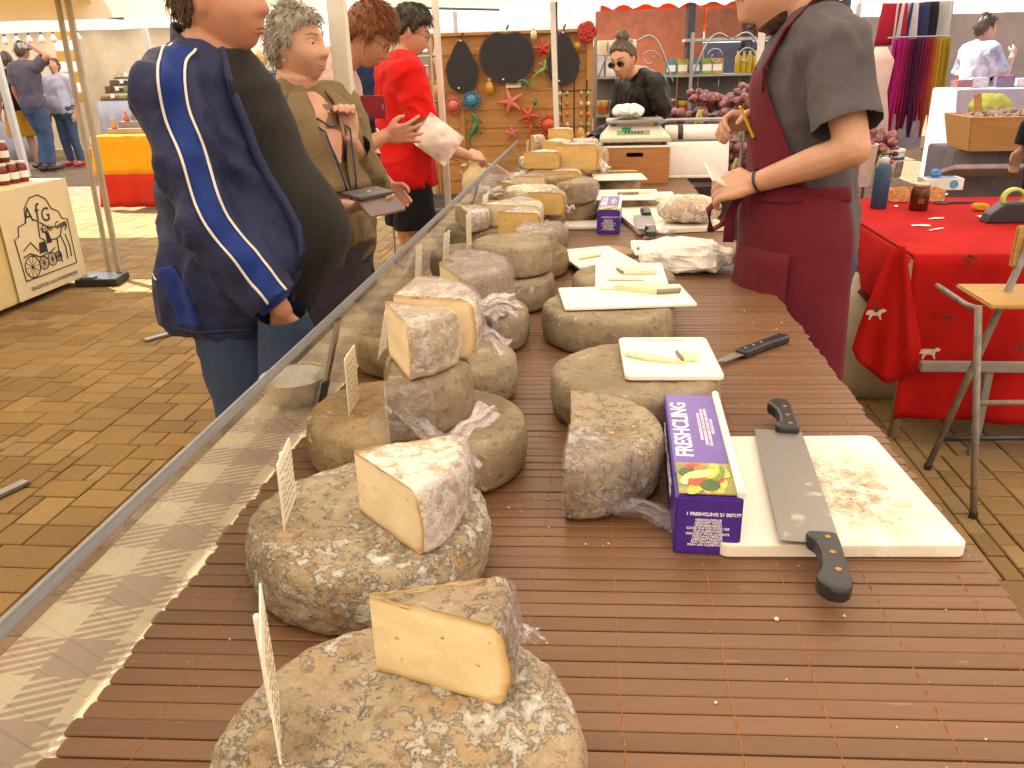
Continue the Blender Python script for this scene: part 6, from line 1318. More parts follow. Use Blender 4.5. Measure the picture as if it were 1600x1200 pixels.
# ------------------------------------------------------------------ garlic
def garlic_mat():
    t_ = NT('purple_garlic'); oi = t_.node('ObjectInfo'); n_ = t_.noise(60, 4, .6, stretch=(1, 1, .2)); c = t_.ramp(n_, [(.3, c3('#42141f')), (.5, c3('#6c2f3c')), (.68, c3('#a8787a'))]); c = t_.mix(t_.math('MULTIPLY', oi.outputs['Random'], .35), c, c3('#a87c6c')); t_.P(Base_Color=c, Roughness=.5); t_.bump(n_, .3, .002); return t_.m
M_GAR = garlic_mat(); M_STALK = mt('garlic_stalk', '#a8a24e', .6, .2, 40)
gb = MB(); gb.grid(lambda u, v: (lambda a, r, z: (r * math.cos(a), r * math.sin(a), z))(2 * math.pi * u, (.030 * math.sin(min(1, v * 1.15) * math.pi) ** .75 + .004) * (1 + .07 * math.cos(6 * 2 * math.pi * u)), -.026 + .068 * v), 18, 9, True); gar_me = gb.mesh('garlic_bulb', M_GAR, True)
def bunch(label, px, py, y, n, rx, rz_, st=1, seed=0):
    p = PY(px, py, y); t_ = wb('garlic_bunch', label, 'garlic', p); g_ = random.Random(seed)
    for k in range(n):
        o = link('bulb', gar_me, t_); a = g_.uniform(0, 6.28); r_ = math.sqrt(g_.random()); o.location = (rx * r_ * math.cos(a), g_.uniform(-.07, .07), rz_ * r_ * math.sin(a)); o.rotation_euler = (g_.uniform(-2, 2), g_.uniform(-2, 2), 0); s_ = g_.uniform(.85, 1.2); o.scale = (s_, s_, s_)
    for k in range(7 if st else 0): x0 = g_.uniform(-.015, .015); MB().tube([(x0, -.08, .02), (x0 * 2 - .015, -.10, -.06), (x0 * 4 - .03 * st, -.09, -.17)], [.008, .007, .006], 6).build('stalk', M_STALK, t_, smooth=True)
gt = wb('garlic_stand', 'dark stepped stand holding the purple garlic bunches', 'stand', (1.15, 6.05, 0))
for k, (z, y) in enumerate(((.85, 5.95), (.62, 5.65))): MB().bbox((1.05, y + .2, z / 2), (1.3, .26, z), .01).build('step', mt('dark_cloth_box', ''), gt, True)
bunch('purple garlic bunch with green stalks behind the paper roll', 1092, 175, 5.75, 34, .16, .13, 1, 1); bunch('purple garlic bunch beside the cheesemonger\'s pencil', 1152, 190, 5.7, 34, .15, .16, .3, 2); bunch('topmost purple garlic bunch by the white pole', 1168, 150, 5.85, 20, .12, .07, -1, 3)
bunch('purple garlic hanging below the paper roll arm', 1150, 250, 5.6, 22, .09, .13, .4, 4); bunch('purple garlic bunch in front of the notepad', 1128, 215, 5.62, 16, .08, .10, 0, 5)
bunch('purple garlic bunch between the cheesemonger and the white tub', 1376, 235, 4.9, 26, .085, .13, 1, 6)
# ------------------------------------------------------------------ red table and what stands on it
RZ = .742; RX0, RX1, RY0, RY1 = 1.16, 2.75, 3.02, 4.35
t = wb('trestle_table', 'grey legged trestle table under the red cloth', 'table', (1.9, 3.7, 0))
MB().bbox(((RX0 + RX1) / 2, (RY0 + RY1) / 2, RZ - .02), (RX1 - RX0 - .02, RY1 - RY0 - .02, .026), .004).build('tabletop', mt('table_ply', ''), t, True)
for x in (RX0 + .03, RX1 - .1):
    for y in (RY0 + .05, RY1 - .1): MB().tube([(x, y, 0), (x, y, RZ - .035)], .02, 10).build('leg', M_POLEG, t, True, True)
def red_mat():
    t_ = NT('red_cloth'); n_ = t_.noise(6, 4); f = t_.noise(600, 1); t_.P(Base_Color=t_.ramp(n_, [(.3, c3('#9a1210')), (.7, c3('#b01a16'))]), Roughness=.9, Sheen_Weight=.0, Specular_IOR_Level=.12); p_ = t_.bump(f, .2, .001); t_.bump(t_.noise(7, 3, dist=1.0), .35, .02, p_); return t_.m
M_RED = red_mat()
rc = wb('red_tablecloth', 'red tablecloth printed with small trees and animals, one corner hanging in a fold', 'tablecloth', (1.9, 3.7, RZ))
def redfn(u, v):
    # v: from the back edge over the top and down the front
    L = v * (RY1 - RY0 + .63); x = RX0 - .02 + u * (RX1 - RX0 + .04); top_ = RY1 - RY0
    if L < top_: return (x, RY1 - L, RZ + .002 + .0012 * fn(x * 5, L * 5))
    d_ = L - top_; k = d_ / .63; return (x, RY0 - .006 - .05 * k + .018 * k * math.sin(x * 11) + .01 * k * math.sin(x * 27 + 1), RZ - .004 - d_ * .985)
MB().grid(redfn, 70, 60).build('cloth', M_RED, rc, True, True, thick=.0015)
def sidefn(u, v):
    y = RY0 + u * (RY1 - RY0); h_ = .16 + .10 * math.sin(u * 3 + .3); return (RX0 - .024 - .02 * math.sin(v * 3) - .012 * math.sin(y * 17) * v, y, RZ - .002 - h_ * v)
MB().grid(sidefn, 40, 12).build('side_drop', M_RED, rc, True, True, thick=.0015)
fb_ = [PY(1331, 545, 2.985), PY(1340, 565, 2.965), PY(1360, 580, 2.99), PY(1384, 600, 2.95), PY(1405, 594, 2.975), PY(1425, 585, 2.945), PY(1443, 562, 2.975)]; ft_ = [PY(1392, 392, 3.01), PY(1414, 384, 2.995)]
def foldfn(u, v):
    k = u * (len(fb_) - 1); i_ = min(int(k), len(fb_) - 2); b_ = fb_[i_].lerp(fb_[i_ + 1], k - i_); a_ = ft_[0].lerp(ft_[1], u); p_ = a_.lerp(b_, v); p_.y -= .012 * math.sin(u * 9 + v * 2) * math.sin(math.pi * min(1, v * 1.3)); p_.x -= .012 * math.sin(math.pi * v) * (1 - u); return p_
MB().grid(foldfn, 22, 18).build('corner_fold', M_RED, rc, True, True, thick=.002)
M_PRB = mt('brown_print', '#74201e', .8, .2, 60); M_PRW = mt('white_print_cloth', '#c9b8ae', .8, .15, 60)
def print_tree(px, py, s_, yy=2.985):
    p = PY(px, py, yy); mb = MB(); q = lambda x, z: (p.x + x * s_, yy - .0015 - (.05 * max(0, (RZ - p.z - z * s_)) / .62) - .010, p.z + z * s_); mb.tube([q(0, -.5), q(.03, -.1), q(0, .2)], .0022, 4)
    for k in range(5): mb.tube([q(0, .05), q((k - 2) * .17, .32), q((k - 2) * .3, .36)], .0016, 4)
    for k in range(4): mb.tube([q(-.5 + .1 * k, .30 + .06 * k), q(-.1, .40 + .06 * k), q(.5 - .1 * k, .30 + .06 * k)], .0018, 4)
    mb.build('tree_print', M_PRB, rc, True)
print_tree(1512, 412, .062); print_tree(1585, 545, .06, 2.96); print_tree(1475, 500, .05, 2.975)
def print_beast(px, py, s_, yy, rider):
    p = PY(px, py, yy); mm = basis(p, (1, 0, 0), (0, 0, 1)); mb = MB(); mb.prism([(x * s_, y * s_) for x, y in [(-1, -.1), (-.8, .35), (-.2, .4), (.4, .35), (.7, .55), (1.1, .35), (.9, .15), (.6, .1), (.55, -.2), (.7, -.7), (.55, -.7), (.3, -.2), (-.3, -.2), (-.5, -.7), (-.65, -.7), (-.6, -.1)]], .001, mm); mb.build('animal_print', M_PRW, rc, True)
    if rider: mb = MB(); mb.prism([(x * s_, y * s_) for x, y in [(-.2, .2), (-.25, .7), (-.1, 1.0), (.0, 1.25), (.12, 1.1), (.1, .8), (.3, .6), (.25, .2)]], .001, basis(p + Vector((0, -.0015, 0)), (1, 0, 0), (0, 0, 1))); mb.tube([p + Vector((.1 * s_, -.004, .2 * s_)), p + Vector((.18 * s_, -.004, 2.1 * s_))], .0012, 4); mb.build('rider_print', M_PRB, rc, True)
print_beast(1368, 490, .034, 2.945, True); print_beast(1452, 551, .036, 2.94, False)
def onred(px, py): p = P(px, py, RZ + .0035); return p
p = onred(1372, 325); t = wb('drinks_bottle', 'dark blue insulated bottle on the red cloth', 'bottle', p); MB().lathe([(.034, 0), (.037, .004), (.037, .185), (.032, .198), (.022, .206)], 28).build('body', mt('slate_blue', '#22405c', .5, .06, 30), t, smooth=True); MB().lathe([(.024, .2), (.024, .23), (.02, .234)], 20).build('cap', mt('pale_cap', '#a9b3bd', .4), t, smooth=True); MB().tube([(-.02, 0, .23), (-.016, 0, .25), (.016, 0, .25), (.022, 0, .23)], .005, 8).build('carry_loop', mt('navy_loop', '#27324a', .5), t, smooth=True); MB().lathe([(.001, -.012), (.012, 0), (.001, .012)], 8, (.03, -.01, .215)).build('tag', mt('red_tag', '#c2331c', .5), t)
p = onred(1434, 328); t = wb('honey_jar', 'glass jar of dark honey with a gold lid on the red cloth', 'jar', p); MB().lathe([(.036, 0), (.041, .006), (.041, .085), (.036, .10), (.035, .106)], 28).build('glass', mt('honey_glass', '#4a1e0e', .12, .12, 12), t, smooth=True); MB().lathe([(.038, .106), (.039, .122), (.037, .124)], 28).build('lid', mt('gold_lid', '#b3a888', .35, .05, 20, metal=.5), t, smooth=True)
for k in range(4): MB().box((-.006, -.0415, .038 + .006 * k), (.028, .001, .002)).build('label_line', mt('jar_print', '#9a6a4a', .6), t)
p = onred(1438, 318); t = wb('berry_basket', 'thin wooden punnet printed with spots behind the jar', 'punnet', (p.x, p.y + .10, p.z)); WV = mt('chip_wood', '#c08a56', .7, .35, 60)
for (c_, d_) in (((0, -.06, .03), (.25, .005, .055)), ((0, .06, .03), (.25, .005, .055)), ((-.122, 0, .03), (.005, .115, .055)), ((.122, 0, .03), (.005, .115, .055)), ((0, 0, .004), (.24, .115, .004))): MB().bbox(c_, d_, .001).build('side', WV, t)
p = onred(1412, 290); t = wb('white_tub', 'white tub with a blue band and garlic picture on the red cloth', 'tub', (p.x - .03, p.y + .18, p.z)); MB().lathe([(.06, 0), (.07, .16), (.07, .165)], 28).build('bucket', mt('tub_white', '#d8cfc4', .4), t, smooth=True); MB().lathe([(.0713, .125), (.0725, .14)], 28, cap=False).build('blue_band', mt('blue_band', '#2a3a78', .5), t, smooth=True); MB().lathe([(.073, .165), (.073, .18), (.066, .182)], 28).build('lid', mt('tub_white', ''), t, smooth=True); MB().grid(lambda u, v: ((.0665 + .006 * v) * math.sin(R(10 + 60 * u)), -(.0665 + .006 * v) * math.cos(R(10 + 60 * u)), .03 + .085 * v), 8, 4).build('garlic_picture', mt('garlic_picture', '#7a5a58', .5, .5, 60), t, smooth=True)
MB().lathe([(.012, .182), (.016, .20), (.006, .225)], 12).build('knob', mt('tub_white', ''), t, smooth=True)
p = onred(1475, 300); t = wb('glove_box', 'flat white glove box with a blue picture on the red cloth', 'box', (p.x + .02, p.y + .12, p.z)); MB().bbox((0, 0, .03), (.20, .11, .06), .002).build('carton', mt('tub_white', ''), t); MB().lathe([(.022, 0), (.022, .0012)], 16, (.05, -.0552, .03), Matrix.Rotation(math.pi / 2, 3, 'X')).build('blue_picture', mt('sky_print', '#4c7fb0', .5, .3, 40), t); MB().bbox((0, .0, .0612), (.15, .08, .0016), .0005).build('top_print', mt('sky_print', ''), t)
lump('blue_glove', mt('sky_print', ''), 'crumpled blue glove sticking out of the glove box', 'glove', (p.x - .01, p.y + .12, p.z + .0625), (.06, .03, .04), .2, 5, .4, 20)
p = onred(1338, 295); t = wb('white_bucket', 'pinkish white bucket behind the cheesemonger\'s hip', 'bucket', (p.x + .01, p.y + .15, p.z)); MB().lathe([(.10, 0), (.105, .004), (.12, .22), (.124, .224), (.118, .226), (.10, .01)], 30, cap=False).build('pail', mt('pale_pail', '#d4b8ae', .4), t, smooth=True); MB().tube([(.12 * math.cos(a), -.02, .22 - .09 * math.sin(a)) for a in [math.pi * i / 12 for i in range(13)]], .003, 5).build('bail_handle', M_STEEL, t)
p = onred(1585, 350); t = wb('tape_dispenser', 'black desk tape dispenser with a lime tape roll on the red cloth', 'tape dispenser', (p.x + .02, p.y + .05, p.z)); MB().prism([(-.13, 0), (.13, 0), (.13, .07), (.02, .085), (-.06, .085), (-.115, .04)], .075, Matrix.Translation((0, .0375, 0)) @ Matrix.Rotation(math.pi / 2, 4, 'X')).build('base', M_BLACKP, t, bev=.006)
MB().lathe([(.036, -.012), (.05, -.012), (.05, .012), (.036, .012), (.036, -.012)], 28, (-.02, 0, .095), Matrix.Rotation(math.pi / 2, 3, 'X'), cap=False).build('tape_roll', mt('lime_tape', '#b9c25a', .4), t, smooth=True)
p = onred(1530, 330); lump('mustard_cloth', cloth('mustard_cotton', ''), 'small mustard yellow cloth behind the tape dispenser', 'cloth', (p.x + .01, p.y + .02, p.z), (.07, .05, .035), 0, 7, .2, 12)
p = onred(1495, 318); t = wb('scissors', 'black handled scissors lying on the red cloth', 'scissors', p, R(8))
for s_ in (-1, 1):
    MB().tube([(-.06, s_ * .004, .006), (.03, s_ * -.006, .006), (.10, s_ * -.001, .005)], [.008, .007, .002], 6, flat=.5).build('blade', M_BLACKP, t); MB().tube([(-.085 + .025 * math.cos(a), s_ * .014 + .014 * math.sin(a), .007) for a in [2 * math.pi * i / 12 for i in range(13)]], .004, 6).build('finger_loop', M_BLACKP, t)
for k, (px, py, w_, l_) in enumerate(((1438, 353, .05, .022), (1462, 342, .05, .012), (1462, 359, .06, .008), (1478, 304, .03, .012), (1400, 323, .03, .01), (1538, 340, .05, .03))):
    p = onred(px, py); o = MB().grid(lambda u, v: ((u - .5) * w_ * 1.5, (v - .5) * l_ * 1.5, .002 + .006 * abs(fn(u * 3, v * 3, k))), 6, 5).build('paper_scrap', M_PAPER, None, smooth=True, thick=.0006); o.location = p; o.rotation_euler = (0, 0, .3 * k); tag(o, ['folded white paper scrap near the front of the red cloth', 'torn white paper strip behind the folded scrap', 'thin white paper strip in front of the torn one', 'paper scrap beside the glove box', 'paper scrap at the foot of the blue bottle', 'white label poking from under the tape dispenser'][k], 'paper')
# under the red table
p = P(1412, 655, .02); lump('white_sack', mt('dirty_white_bag', '#b9a8a0', .6, .12, 8, .2, 20), 'white plastic sack under the front of the red table', 'sack', (p.x - .01, p.y + .02, .22), (.24, .16, .22), .2, 9, .25, 6, 2.2, smooth=True); bpy.data.objects['white_sack'].location.z = .17
p = P(1310, 600, .05); t = wb('green_bucket', 'dark green bucket with a white rim band under the red table edge', 'bucket', (p.x + .06, p.y + .35, 0)); MB().lathe([(.13, 0), (.15, .30), (.155, .31), (.145, .31), (.125, .02)], 26, cap=False).build('pail', mt('dark_green', '#0d2a14', .5), t, smooth=True); MB().lathe([(.1535, .26), (.1545, .275)], 26, cap=False).build('rim_band', M_PAPER, t, smooth=True)
t = wb('canvas_bag', 'white canvas bag with brown strap leaning under the red table', 'bag', (1.22, 3.55, .0)); lump_me = MB(); MB().rings([(0, 0, .0, .15, .09), (0, 0, .05, .17, .11), (0, 0, .25, .16, .10), (0, 0, .45, .13, .07), (0, 0, .55, .11, .04)], 24).build('bag_body', mt('canvas_white', '#b3a690', .8, .12, 8), t, smooth=True); MB().tube([(-.10, -.07, .5), (-.05, -.11, .45), (.05, -.11, .30), (.02, -.11, .2)], .022, 8, flat=.5).build('strap', mt('brown_strap', '#4a2a1c', .7), t, smooth=True)
# folding chair
M_POLEG_, M_POLEG = M_POLEG, mt('worn_tube', '#7f786e', .4, .2, 30)
t = wb('folding_chair', 'folding chair with varnished ply seat beside the red table', 'chair', (1.35, 2.65, 0))
A1, A2 = P(1521, 803, .012), PY(1529, 478, 2.52); B1_, B2_ = P(1450, 728, .012), PY(1612, 372, 2.62)
dx = Vector((.40, .03, 0))
for k in (0, 1):
    o_ = dx * k
    MB().tube([A1 + o_, A1.lerp(A2, .45) + o_, A2 + o_], .011, 10).build('front_leg', M_POLEG, t, True, True); MB().tube([B1_ + o_, B2_ + o_], .011, 10, flat=1.3).build('rear_leg', M_POLEG, t, True, True)
    for q in (A1, B1_): MB().lathe([(.014, 0), (.014, .02)], 10, (q + o_) - Vector((0, 0, .012))).build('rubber_foot', M_BLACKP, t, True)
MB().tube([A1.lerp(A2, .55), A1.lerp(A2, .55) + dx], .009, 8).build('stretcher', M_POLEG, t, True, True); MB().tube([B1_.lerp(B2_, .14), B1_.lerp(B2_, .14) + dx], .010, 8).build('stretcher', M_BLACKP, t, True, True)
s0 = PY(1520, 466, 2.75); zse = s0.z
MB().bbox(((A2.x + .23), 2.62, A2.z + .004), (.42, .26, .014), .005).build('seat', M_SEAT, t, True); MB().bbox((B2_.x + .16, B2_.y + .02, B2_.z - .03), (.40, .014, .13), .005).build('backrest', M_SEAT, t, True)
MB().tube([(A2.x, 2.52, A2.z - .01), (A2.x, 2.60, A2.z - .02), (A2.x - .0, 2.84, A2.z - .02)], .010, 8).build('seat_tube', M_POLEG, t, True, True)
M_POLEG = M_POLEG_
br = empty('grey_bench_rail', (1.8, 2.90, 0), 0, 'long grey bench rail in front of the red cloth', 'bench'); a_ = PY(1437, 572, 2.90); MB().bbox(((a_.x + 2.6) / 2, 2.90, a_.z), (2.6 - a_.x, .03, .036), .004).build('rail', mt('grey_rail', '#86807a', .5), br, True)
for x in (a_.x + .25, 2.5): MB().bbox((x, 2.92, a_.z / 2), (.03, .03, a_.z), .003).build('leg', mt('grey_rail', ''), br, True)
# ------------------------------------------------------------------ scarf rack, right hand stall
SRY = 13.6; xl, xr = PY(1382, 100, SRY).x, PY(1476, 100, SRY).x; zb_ = PY(1430, 58, SRY).z
t = wb('scarf_rack', 'metal garment rack hung with pink, maroon and mustard scarves', 'rack', ((xl + xr) / 2, SRY, 0))
MB().tube([(xl, SRY, zb_), (xr, SRY, zb_)], .014, 8).build('rail', M_STEEL, t, True); 
for x in (xl + .08, xr - .03):
    MB().tube([(x, SRY, 0.05), (x, SRY, 2.3)], .014, 8).build('upright', M_STEEL, t, True); MB().tube([(x, SRY - .3, .02), (x, SRY, .1), (x, SRY + .3, .02)], .012, 8).build('foot', M_BLACKP, t, True)
for k in range(13):
    u = k / 12; c_ = ['#b3206a', '#a81a58', '#8f1640', '#7c1636', '#5c1430', '#3f1228', '#4e1a38', '#7a1a2c', '#8f2030', '#a04a20', '#b0701c', '#b8861c', '#9a8420'][k]
    x = xl + .13 + (xr - xl - .16) * u; L = (.82 + .12 * math.sin(k * 2.3)) * SRY / 9; mb = MB(); mb.grid(lambda a, v: (x + (a - .5) * .125 * (1 - .75 * max(0, v - .7) / .3) + .006 * math.sin(v * 6 + k), SRY - .02 - .03 * math.sin(a * 9 + k) , zb_ - .02 - L * v), 8, 10)
    o = mb.build('scarf', cloth('scarf' + c_, c_, .15, 200, .3), None, smooth=True, thick=.01); tag(o, ['hot pink', 'magenta', 'crimson', 'wine', 'dark wine', 'black cherry', 'plum', 'dark red', 'brick red', 'rust', 'amber', 'mustard', 'olive mustard'][k] + ' scarf hanging on the garment rack', 'scarf')
for k, (px, py, w_, h_, c_, nm) in enumerate(((1395, 30, .22, .5, '#9a1c2a', 'red'), (1418, 36, .16, .42, '#b3a8a8', 'pale grey'), (1436, 34, .20, .36, '#2c2e4a', 'navy'), (1452, 36, .16, .4, '#17161a', 'black'), (1474, 40, .14, .5, '#9a968c', 'stone'))):
    p = PY(px, py, SRY + .5); mb = MB(); mb.grid(lambda a, v: (p.x + (a - .5) * w_ * 1.5 * (1 + .4 * v), SRY + .5 - .03 * math.sin(a * 8 + k), p.z + (h_ / 2 - h_ * v) * 1.5), 8, 8); o = mb.build('hanging_garment', cloth('garment' + c_, c_, .12, 200, .3), None, smooth=True, thick=.012); tag(o, nm + ' garment hanging above the scarf rack', 'garment')
sc_ = wb('grey_screen', 'grey canvas screen at the foot of the scarf rack', 'screen', ((xl + xr) / 2, SRY + .9, 0)); MB().bbox(((xl + xr) / 2, SRY + .9, .45), (xr - xl + .3, .03, .9), .004).build('panel', mt('screen_grey', '#8d8890', .8), sc_, True)
mn = wb('dress_form', 'cream dress hanging by the tent pole next to the scarf rack', 'dress', (PY(1374, 100, 8.6).x, 8.6, 0)); MB().rings([(mn.location.x, 8.6, .35, .2, .14), (mn.location.x, 8.6, .9, .14, .1), (mn.location.x, 8.6, 1.1, .1, .08), (mn.location.x, 8.6, 1.38, .13, .09), (mn.location.x, 8.6, 1.5, .05, .04)], 20).build('dress', cloth('cream_linen', '#c9a894', .1, 200, .3), mn, True, True); MB().tube([(mn.location.x, 8.6, 0), (mn.location.x, 8.6, 1.5)], .015, 8).build('stand', M_POLED, mn, True)
# garlic box stall on the right
GY = 6.2
gt_ = wb('garlic_counter', 'grey counter with tilted shelf under the wooden garlic boxes', 'counter', (4.0, GY, 0)); zc_ = PY(1530, 236, GY - .3).z; x0 = PY(1478, 240, GY).x
MB().bbox((x0 + 1.2, GY + .1, zc_ / 2), (2.4, .5, zc_ - .01), .01).build('counter_body', mt('counter_grey', '#6e6468', .8), gt_, True); MB().bbox((x0 + 1.1, GY - .36, zc_ - .12), (2.5, .4, .03), .005, Matrix.Rotation(-.25, 3, 'X')).build('tilted_shelf', mt('shelf_pinkish', '#b09a98', .5), gt_, True)
M_NUT = mt('garlic_cloves', '#a5856e', .7, .35, 70, .5, 90)
for k in range(4):
    xx = x0 + .02 + .66 * k; zz = zc_ + .0
    b_ = wb('garlic_box', ['first wooden garlic box, at the end by the walkway', 'second wooden garlic box along the grey counter', 'third wooden garlic box along the grey counter', 'fourth wooden garlic box along the grey counter'][k], 'wooden box', (xx + .3, GY - .1, zz), R(-3)); h_ = .22
    for (p4, nm) in (([(-.28, -.2, 0), (.28, -.2, 0), (.315, -.26, h_), (-.315, -.26, h_)], 'front'), ([(.28, .2, 0), (-.28, .2, 0), (-.315, .26, h_), (.315, .26, h_)], 'back'), ([(-.28, .2, 0), (-.28, -.2, 0), (-.315, -.26, h_), (-.315, .26, h_)], 'side'), ([(.28, -.2, 0), (.28, .2, 0), (.315, .26, h_), (.315, -.26, h_)], 'side'), ([(-.28, -.2, .006), (.28, -.2, .006), (.28, .2, .006), (-.28, .2, .006)], 'bottom')):
        MB().add(p4, [(0, 1, 2, 3)]).build(nm, M_BOXW, b_, thick=.014)
    mb = MB(); g_ = random.Random(k + 40)
    for i in range(330):
        a, b = g_.uniform(-.29, .29), g_.uniform(-.23, .23); s_ = g_.uniform(.7, 1.2); c_ = Vector((a, b, .17 + .06 * (1 - (a / .3) ** 2) * (1 - (b / .24) ** 2) + g_.uniform(0, .02))); m3 = Matrix.Rotation(g_.uniform(0, 6), 3, 'X') @ Matrix.Rotation(g_.uniform(0, 6), 3, 'Z')
        mb.lathe([(.004, -.022 * s_), (.019 * s_, -.008 * s_), (.017 * s_, .008 * s_), (.003, .026 * s_)], 6, c_, m3)
    o = mb.build('loose_garlic', M_NUT, b_, smooth=True); tag(o, kind='stuff')
    pc = empty('wooden_paddle', (xx + .12, GY - .05, zz + .20), 0, ['wooden name paddle in the first garlic box', 'wooden name paddle in the second garlic box', 'wooden name paddle in the third garlic box', 'wooden name paddle in the fourth garlic box'][k], 'paddle'); MB().bbox((0, 0, .07), (.05, .008, .17), .003, Matrix.Rotation(-.2, 3, 'Y')).build('blade', M_BOXW, pc)
lm = lump('yellow_sack', mt('lime_sack', '#b5b03c', .6, .1, 8), 'yellow green plastic sack behind the garlic boxes', 'sack', (PY(1548, 160, 7.4).x, 7.4, .9), (.34, .2, .22), 0, 2, .15, 4, 1.8, smooth=True)
sc2 = wb('sack_stool', 'grey stool carrying the yellow green sack', 'stool', (lm.location.x, 7.4, 0)); MB().bbox((lm.location.x, 7.4, .88), (.5, .4, .035), .005).build('seat', mt('counter_grey', ''), sc2, True)
for sx in (-.2, .2):
    for sy in (-.15, .15): MB().tube([(lm.location.x + sx, 7.4 + sy, 0), (lm.location.x + sx, 7.4 + sy, .865)], .015, 8).build('leg', M_POLEG, sc2, True)
wt = wb('white_counter', 'white draped counter with small goods behind the garlic boxes', 'counter', (PY(1550, 150, 9.0).x, 9.0, 0)); zc2 = PY(1550, 136, 9.0).z; MB().bbox((wt.location.x + .5, 9.0, zc2 / 2), (1.9, .7, zc2 - .01), .01).build('drape', cloth('white_drape', '#b9a8ac', .1, 60, .3), wt, True)
g_ = random.Random(77)
for k in range(9):
    o = MB().bbox((0, 0, .04), (.16, .12, .07 + .03 * (k % 3)), .006).build('goods_packet', mt('goods%d' % (k % 4), ['#8a5a58', '#b0a8a8', '#6a5a6c', '#c9bcb4'][k % 4], .5, .25, 40), None, mtx=Matrix.Translation((wt.location.x - .33 + .2 * k, 8.95 + .1 * (k % 2), zc2 + .0)) @ Matrix.Rotation(g_.uniform(-.4, .4), 4, 'Z')); tag(o, 'small goods packet lying on the white draped counter', 'packet', 'packets on the white counter')
# canvas side walls that close off the right hand stalls
gw = wb('canvas_wall', 'pale grey canvas side wall behind the right hand stalls', 'canvas wall', (10.5, 12.6, 0)); MB().grid(lambda u, v: (6.3 + 9 * u, 12.6 + .05 * math.sin(u * 60), 3.0 * v), 90, 4).build('canvas', mt('canvas_grey', '#b0a6a2', .8, .05, 4), gw, True, True)
for x in (6.4, 7.8, 9.4): MB().tube([(x, 12.5, 0), (x, 12.5, 2.4)], .03, 8).build('pole', M_POLEW, gw, True)
# ------------------------------------------------------------------ left: banner stall
def PXp(px, py, x): r = ray(px, py); return CP + r * (x / r.x)
AXx = -3.80; atop = .745
t = wb('banner_table', 'cream draped table with a carriage emblem on its front panel', 'table', (-4.3, 4.3, 0))
CRC = mt('cream_cloth', '#d3bc84', .7, .06, 5, .15, 12)
MB().bbox((-4.4, 4.05, atop / 2 + .02), (1.18, 3.02, atop - .04), .01).build('drape', CRC, t, True); MB().bbox((-4.4, 4.05, atop + .006), (1.20, 3.04, .014), .005).build('top_cloth', mt('pale_cloth', '#d8c8a0', .7), t, True)
pl = [PXp(13, 300, AXx), PXp(115, 300, AXx)]; y0 = PXp(38, 430, AXx).y; y1 = PXp(112, 405, AXx).y; yc = (PXp(22, 380, AXx).y + PXp(112, 380, AXx).y) / 2; hw = (PXp(112, 380, AXx).y - PXp(22, 380, AXx).y) / 2
zt_, zb2 = PXp(62, 303, AXx).z, PXp(75, 433, AXx).z; zc3 = (zt_ + zb2) / 2; hh = (zt_ - zb2) / 2
pn = MB().bbox((AXx + .004, yc, zc3 - .01), (.004, hw * 2.6, hh * 2 + .16), .001).build('printed_panel', mt('panel_print', '#d9c9a2', .6, .04, 5), t, True)
ek = MB(); FX = AXx + .009
def q2(u, v): return (FX, yc + u * hw, zc3 + v * hh)
arch = [(-.95, -.9), (-1, .12), (-.85, .15), (-.78, .38), (-.5, .42), (-.45, .75), (-.2, .97), (.1, 1.0), (.35, .88), (.5, .6), (.72, .5), (.8, .3), (1.0, .25), (.98, -.9), (-.95, -.9)]
ek.tube([q2(*a_) for a_ in arch], .004, 4)
for (cx, cv_, r_) in ((-.62, -.62, .26), (-.2, -.62, .16), (.12, -.60, .16), (.36, -.58, .12)):
    ek.tube([q2(cx + r_ * math.cos(a_), cv_ + r_ * 1.0 * math.sin(a_)) for a_ in [2 * math.pi * i / 20 for i in range(21)]], .0035, 4)
    for k in range(5): a_ = math.pi * k / 5; ek.tube([q2(cx - r_ * math.cos(a_), cv_ - r_ * math.sin(a_)), q2(cx + r_ * math.cos(a_), cv_ + r_ * math.sin(a_))], .0018, 4)
for pts in ([(-.85, -.35), (-.6, -.3), (-.3, -.45), (.1, -.42), (.3, -.35)], [(-.8, -.2), (-.5, -.05), (-.3, -.3)], [(-.1, .35), (-.15, .0), (.0, -.1), (.0, -.4)], [(.1, -.1), (.4, -.15), (.6, -.1), (.72, .1), (.85, .2), (.9, .05), (.8, .0)], [(.6, -.1), (.7, -.4), (.68, -.72)], [(.45, -.15), (.42, -.45), (.46, -.75)], [(.78, -.1), (.86, -.4), (.84, -.7)], [(-.2, .45), (.3, .15), (.85, .15)], [(-.05, .2), (.1, .05), (.2, -.12)]): ek.tube([q2(*a_) for a_ in pts], .0045, 4)
ek.prism([(-.28 * hw, -.38 * hh), (.02 * hw, -.38 * hh), (.02 * hw, -.12 * hh), (-.22 * hw, -.12 * hh)], .002, basis((FX - .002, yc, zc3), (0, 1, 0), (0, 0, 1))); ek.prism([(.05 * hw, -.2 * hh), (.25 * hw, -.2 * hh), (.2 * hw, .05 * hh), (.1 * hw, .1 * hh)], .002, basis((FX - .002, yc, zc3), (0, 1, 0), (0, 0, 1)))
ek.build('carriage_emblem', M_INK, pn, True)
for (s_, sz, u, v, sh) in (('A', .52, -.38, .58, .1), ('f', .60, -.06, .58, .1), ('G', .48, .22, .48, .1), ('Foie Gras', .26, .45, .16, .15), ('TRADITION GASTRONOMIQUE', .125, .03, -1.14, 0)):
    me = text_mesh(s_, sz * hh * (1 if len(s_) < 12 else 1.05), M_INK, shear=sh); link('lettering', me, pn, True, m=basis((FX, yc + u * hw, zc3 + v * hh), (0, 1, 0), (0, 0, 1)))
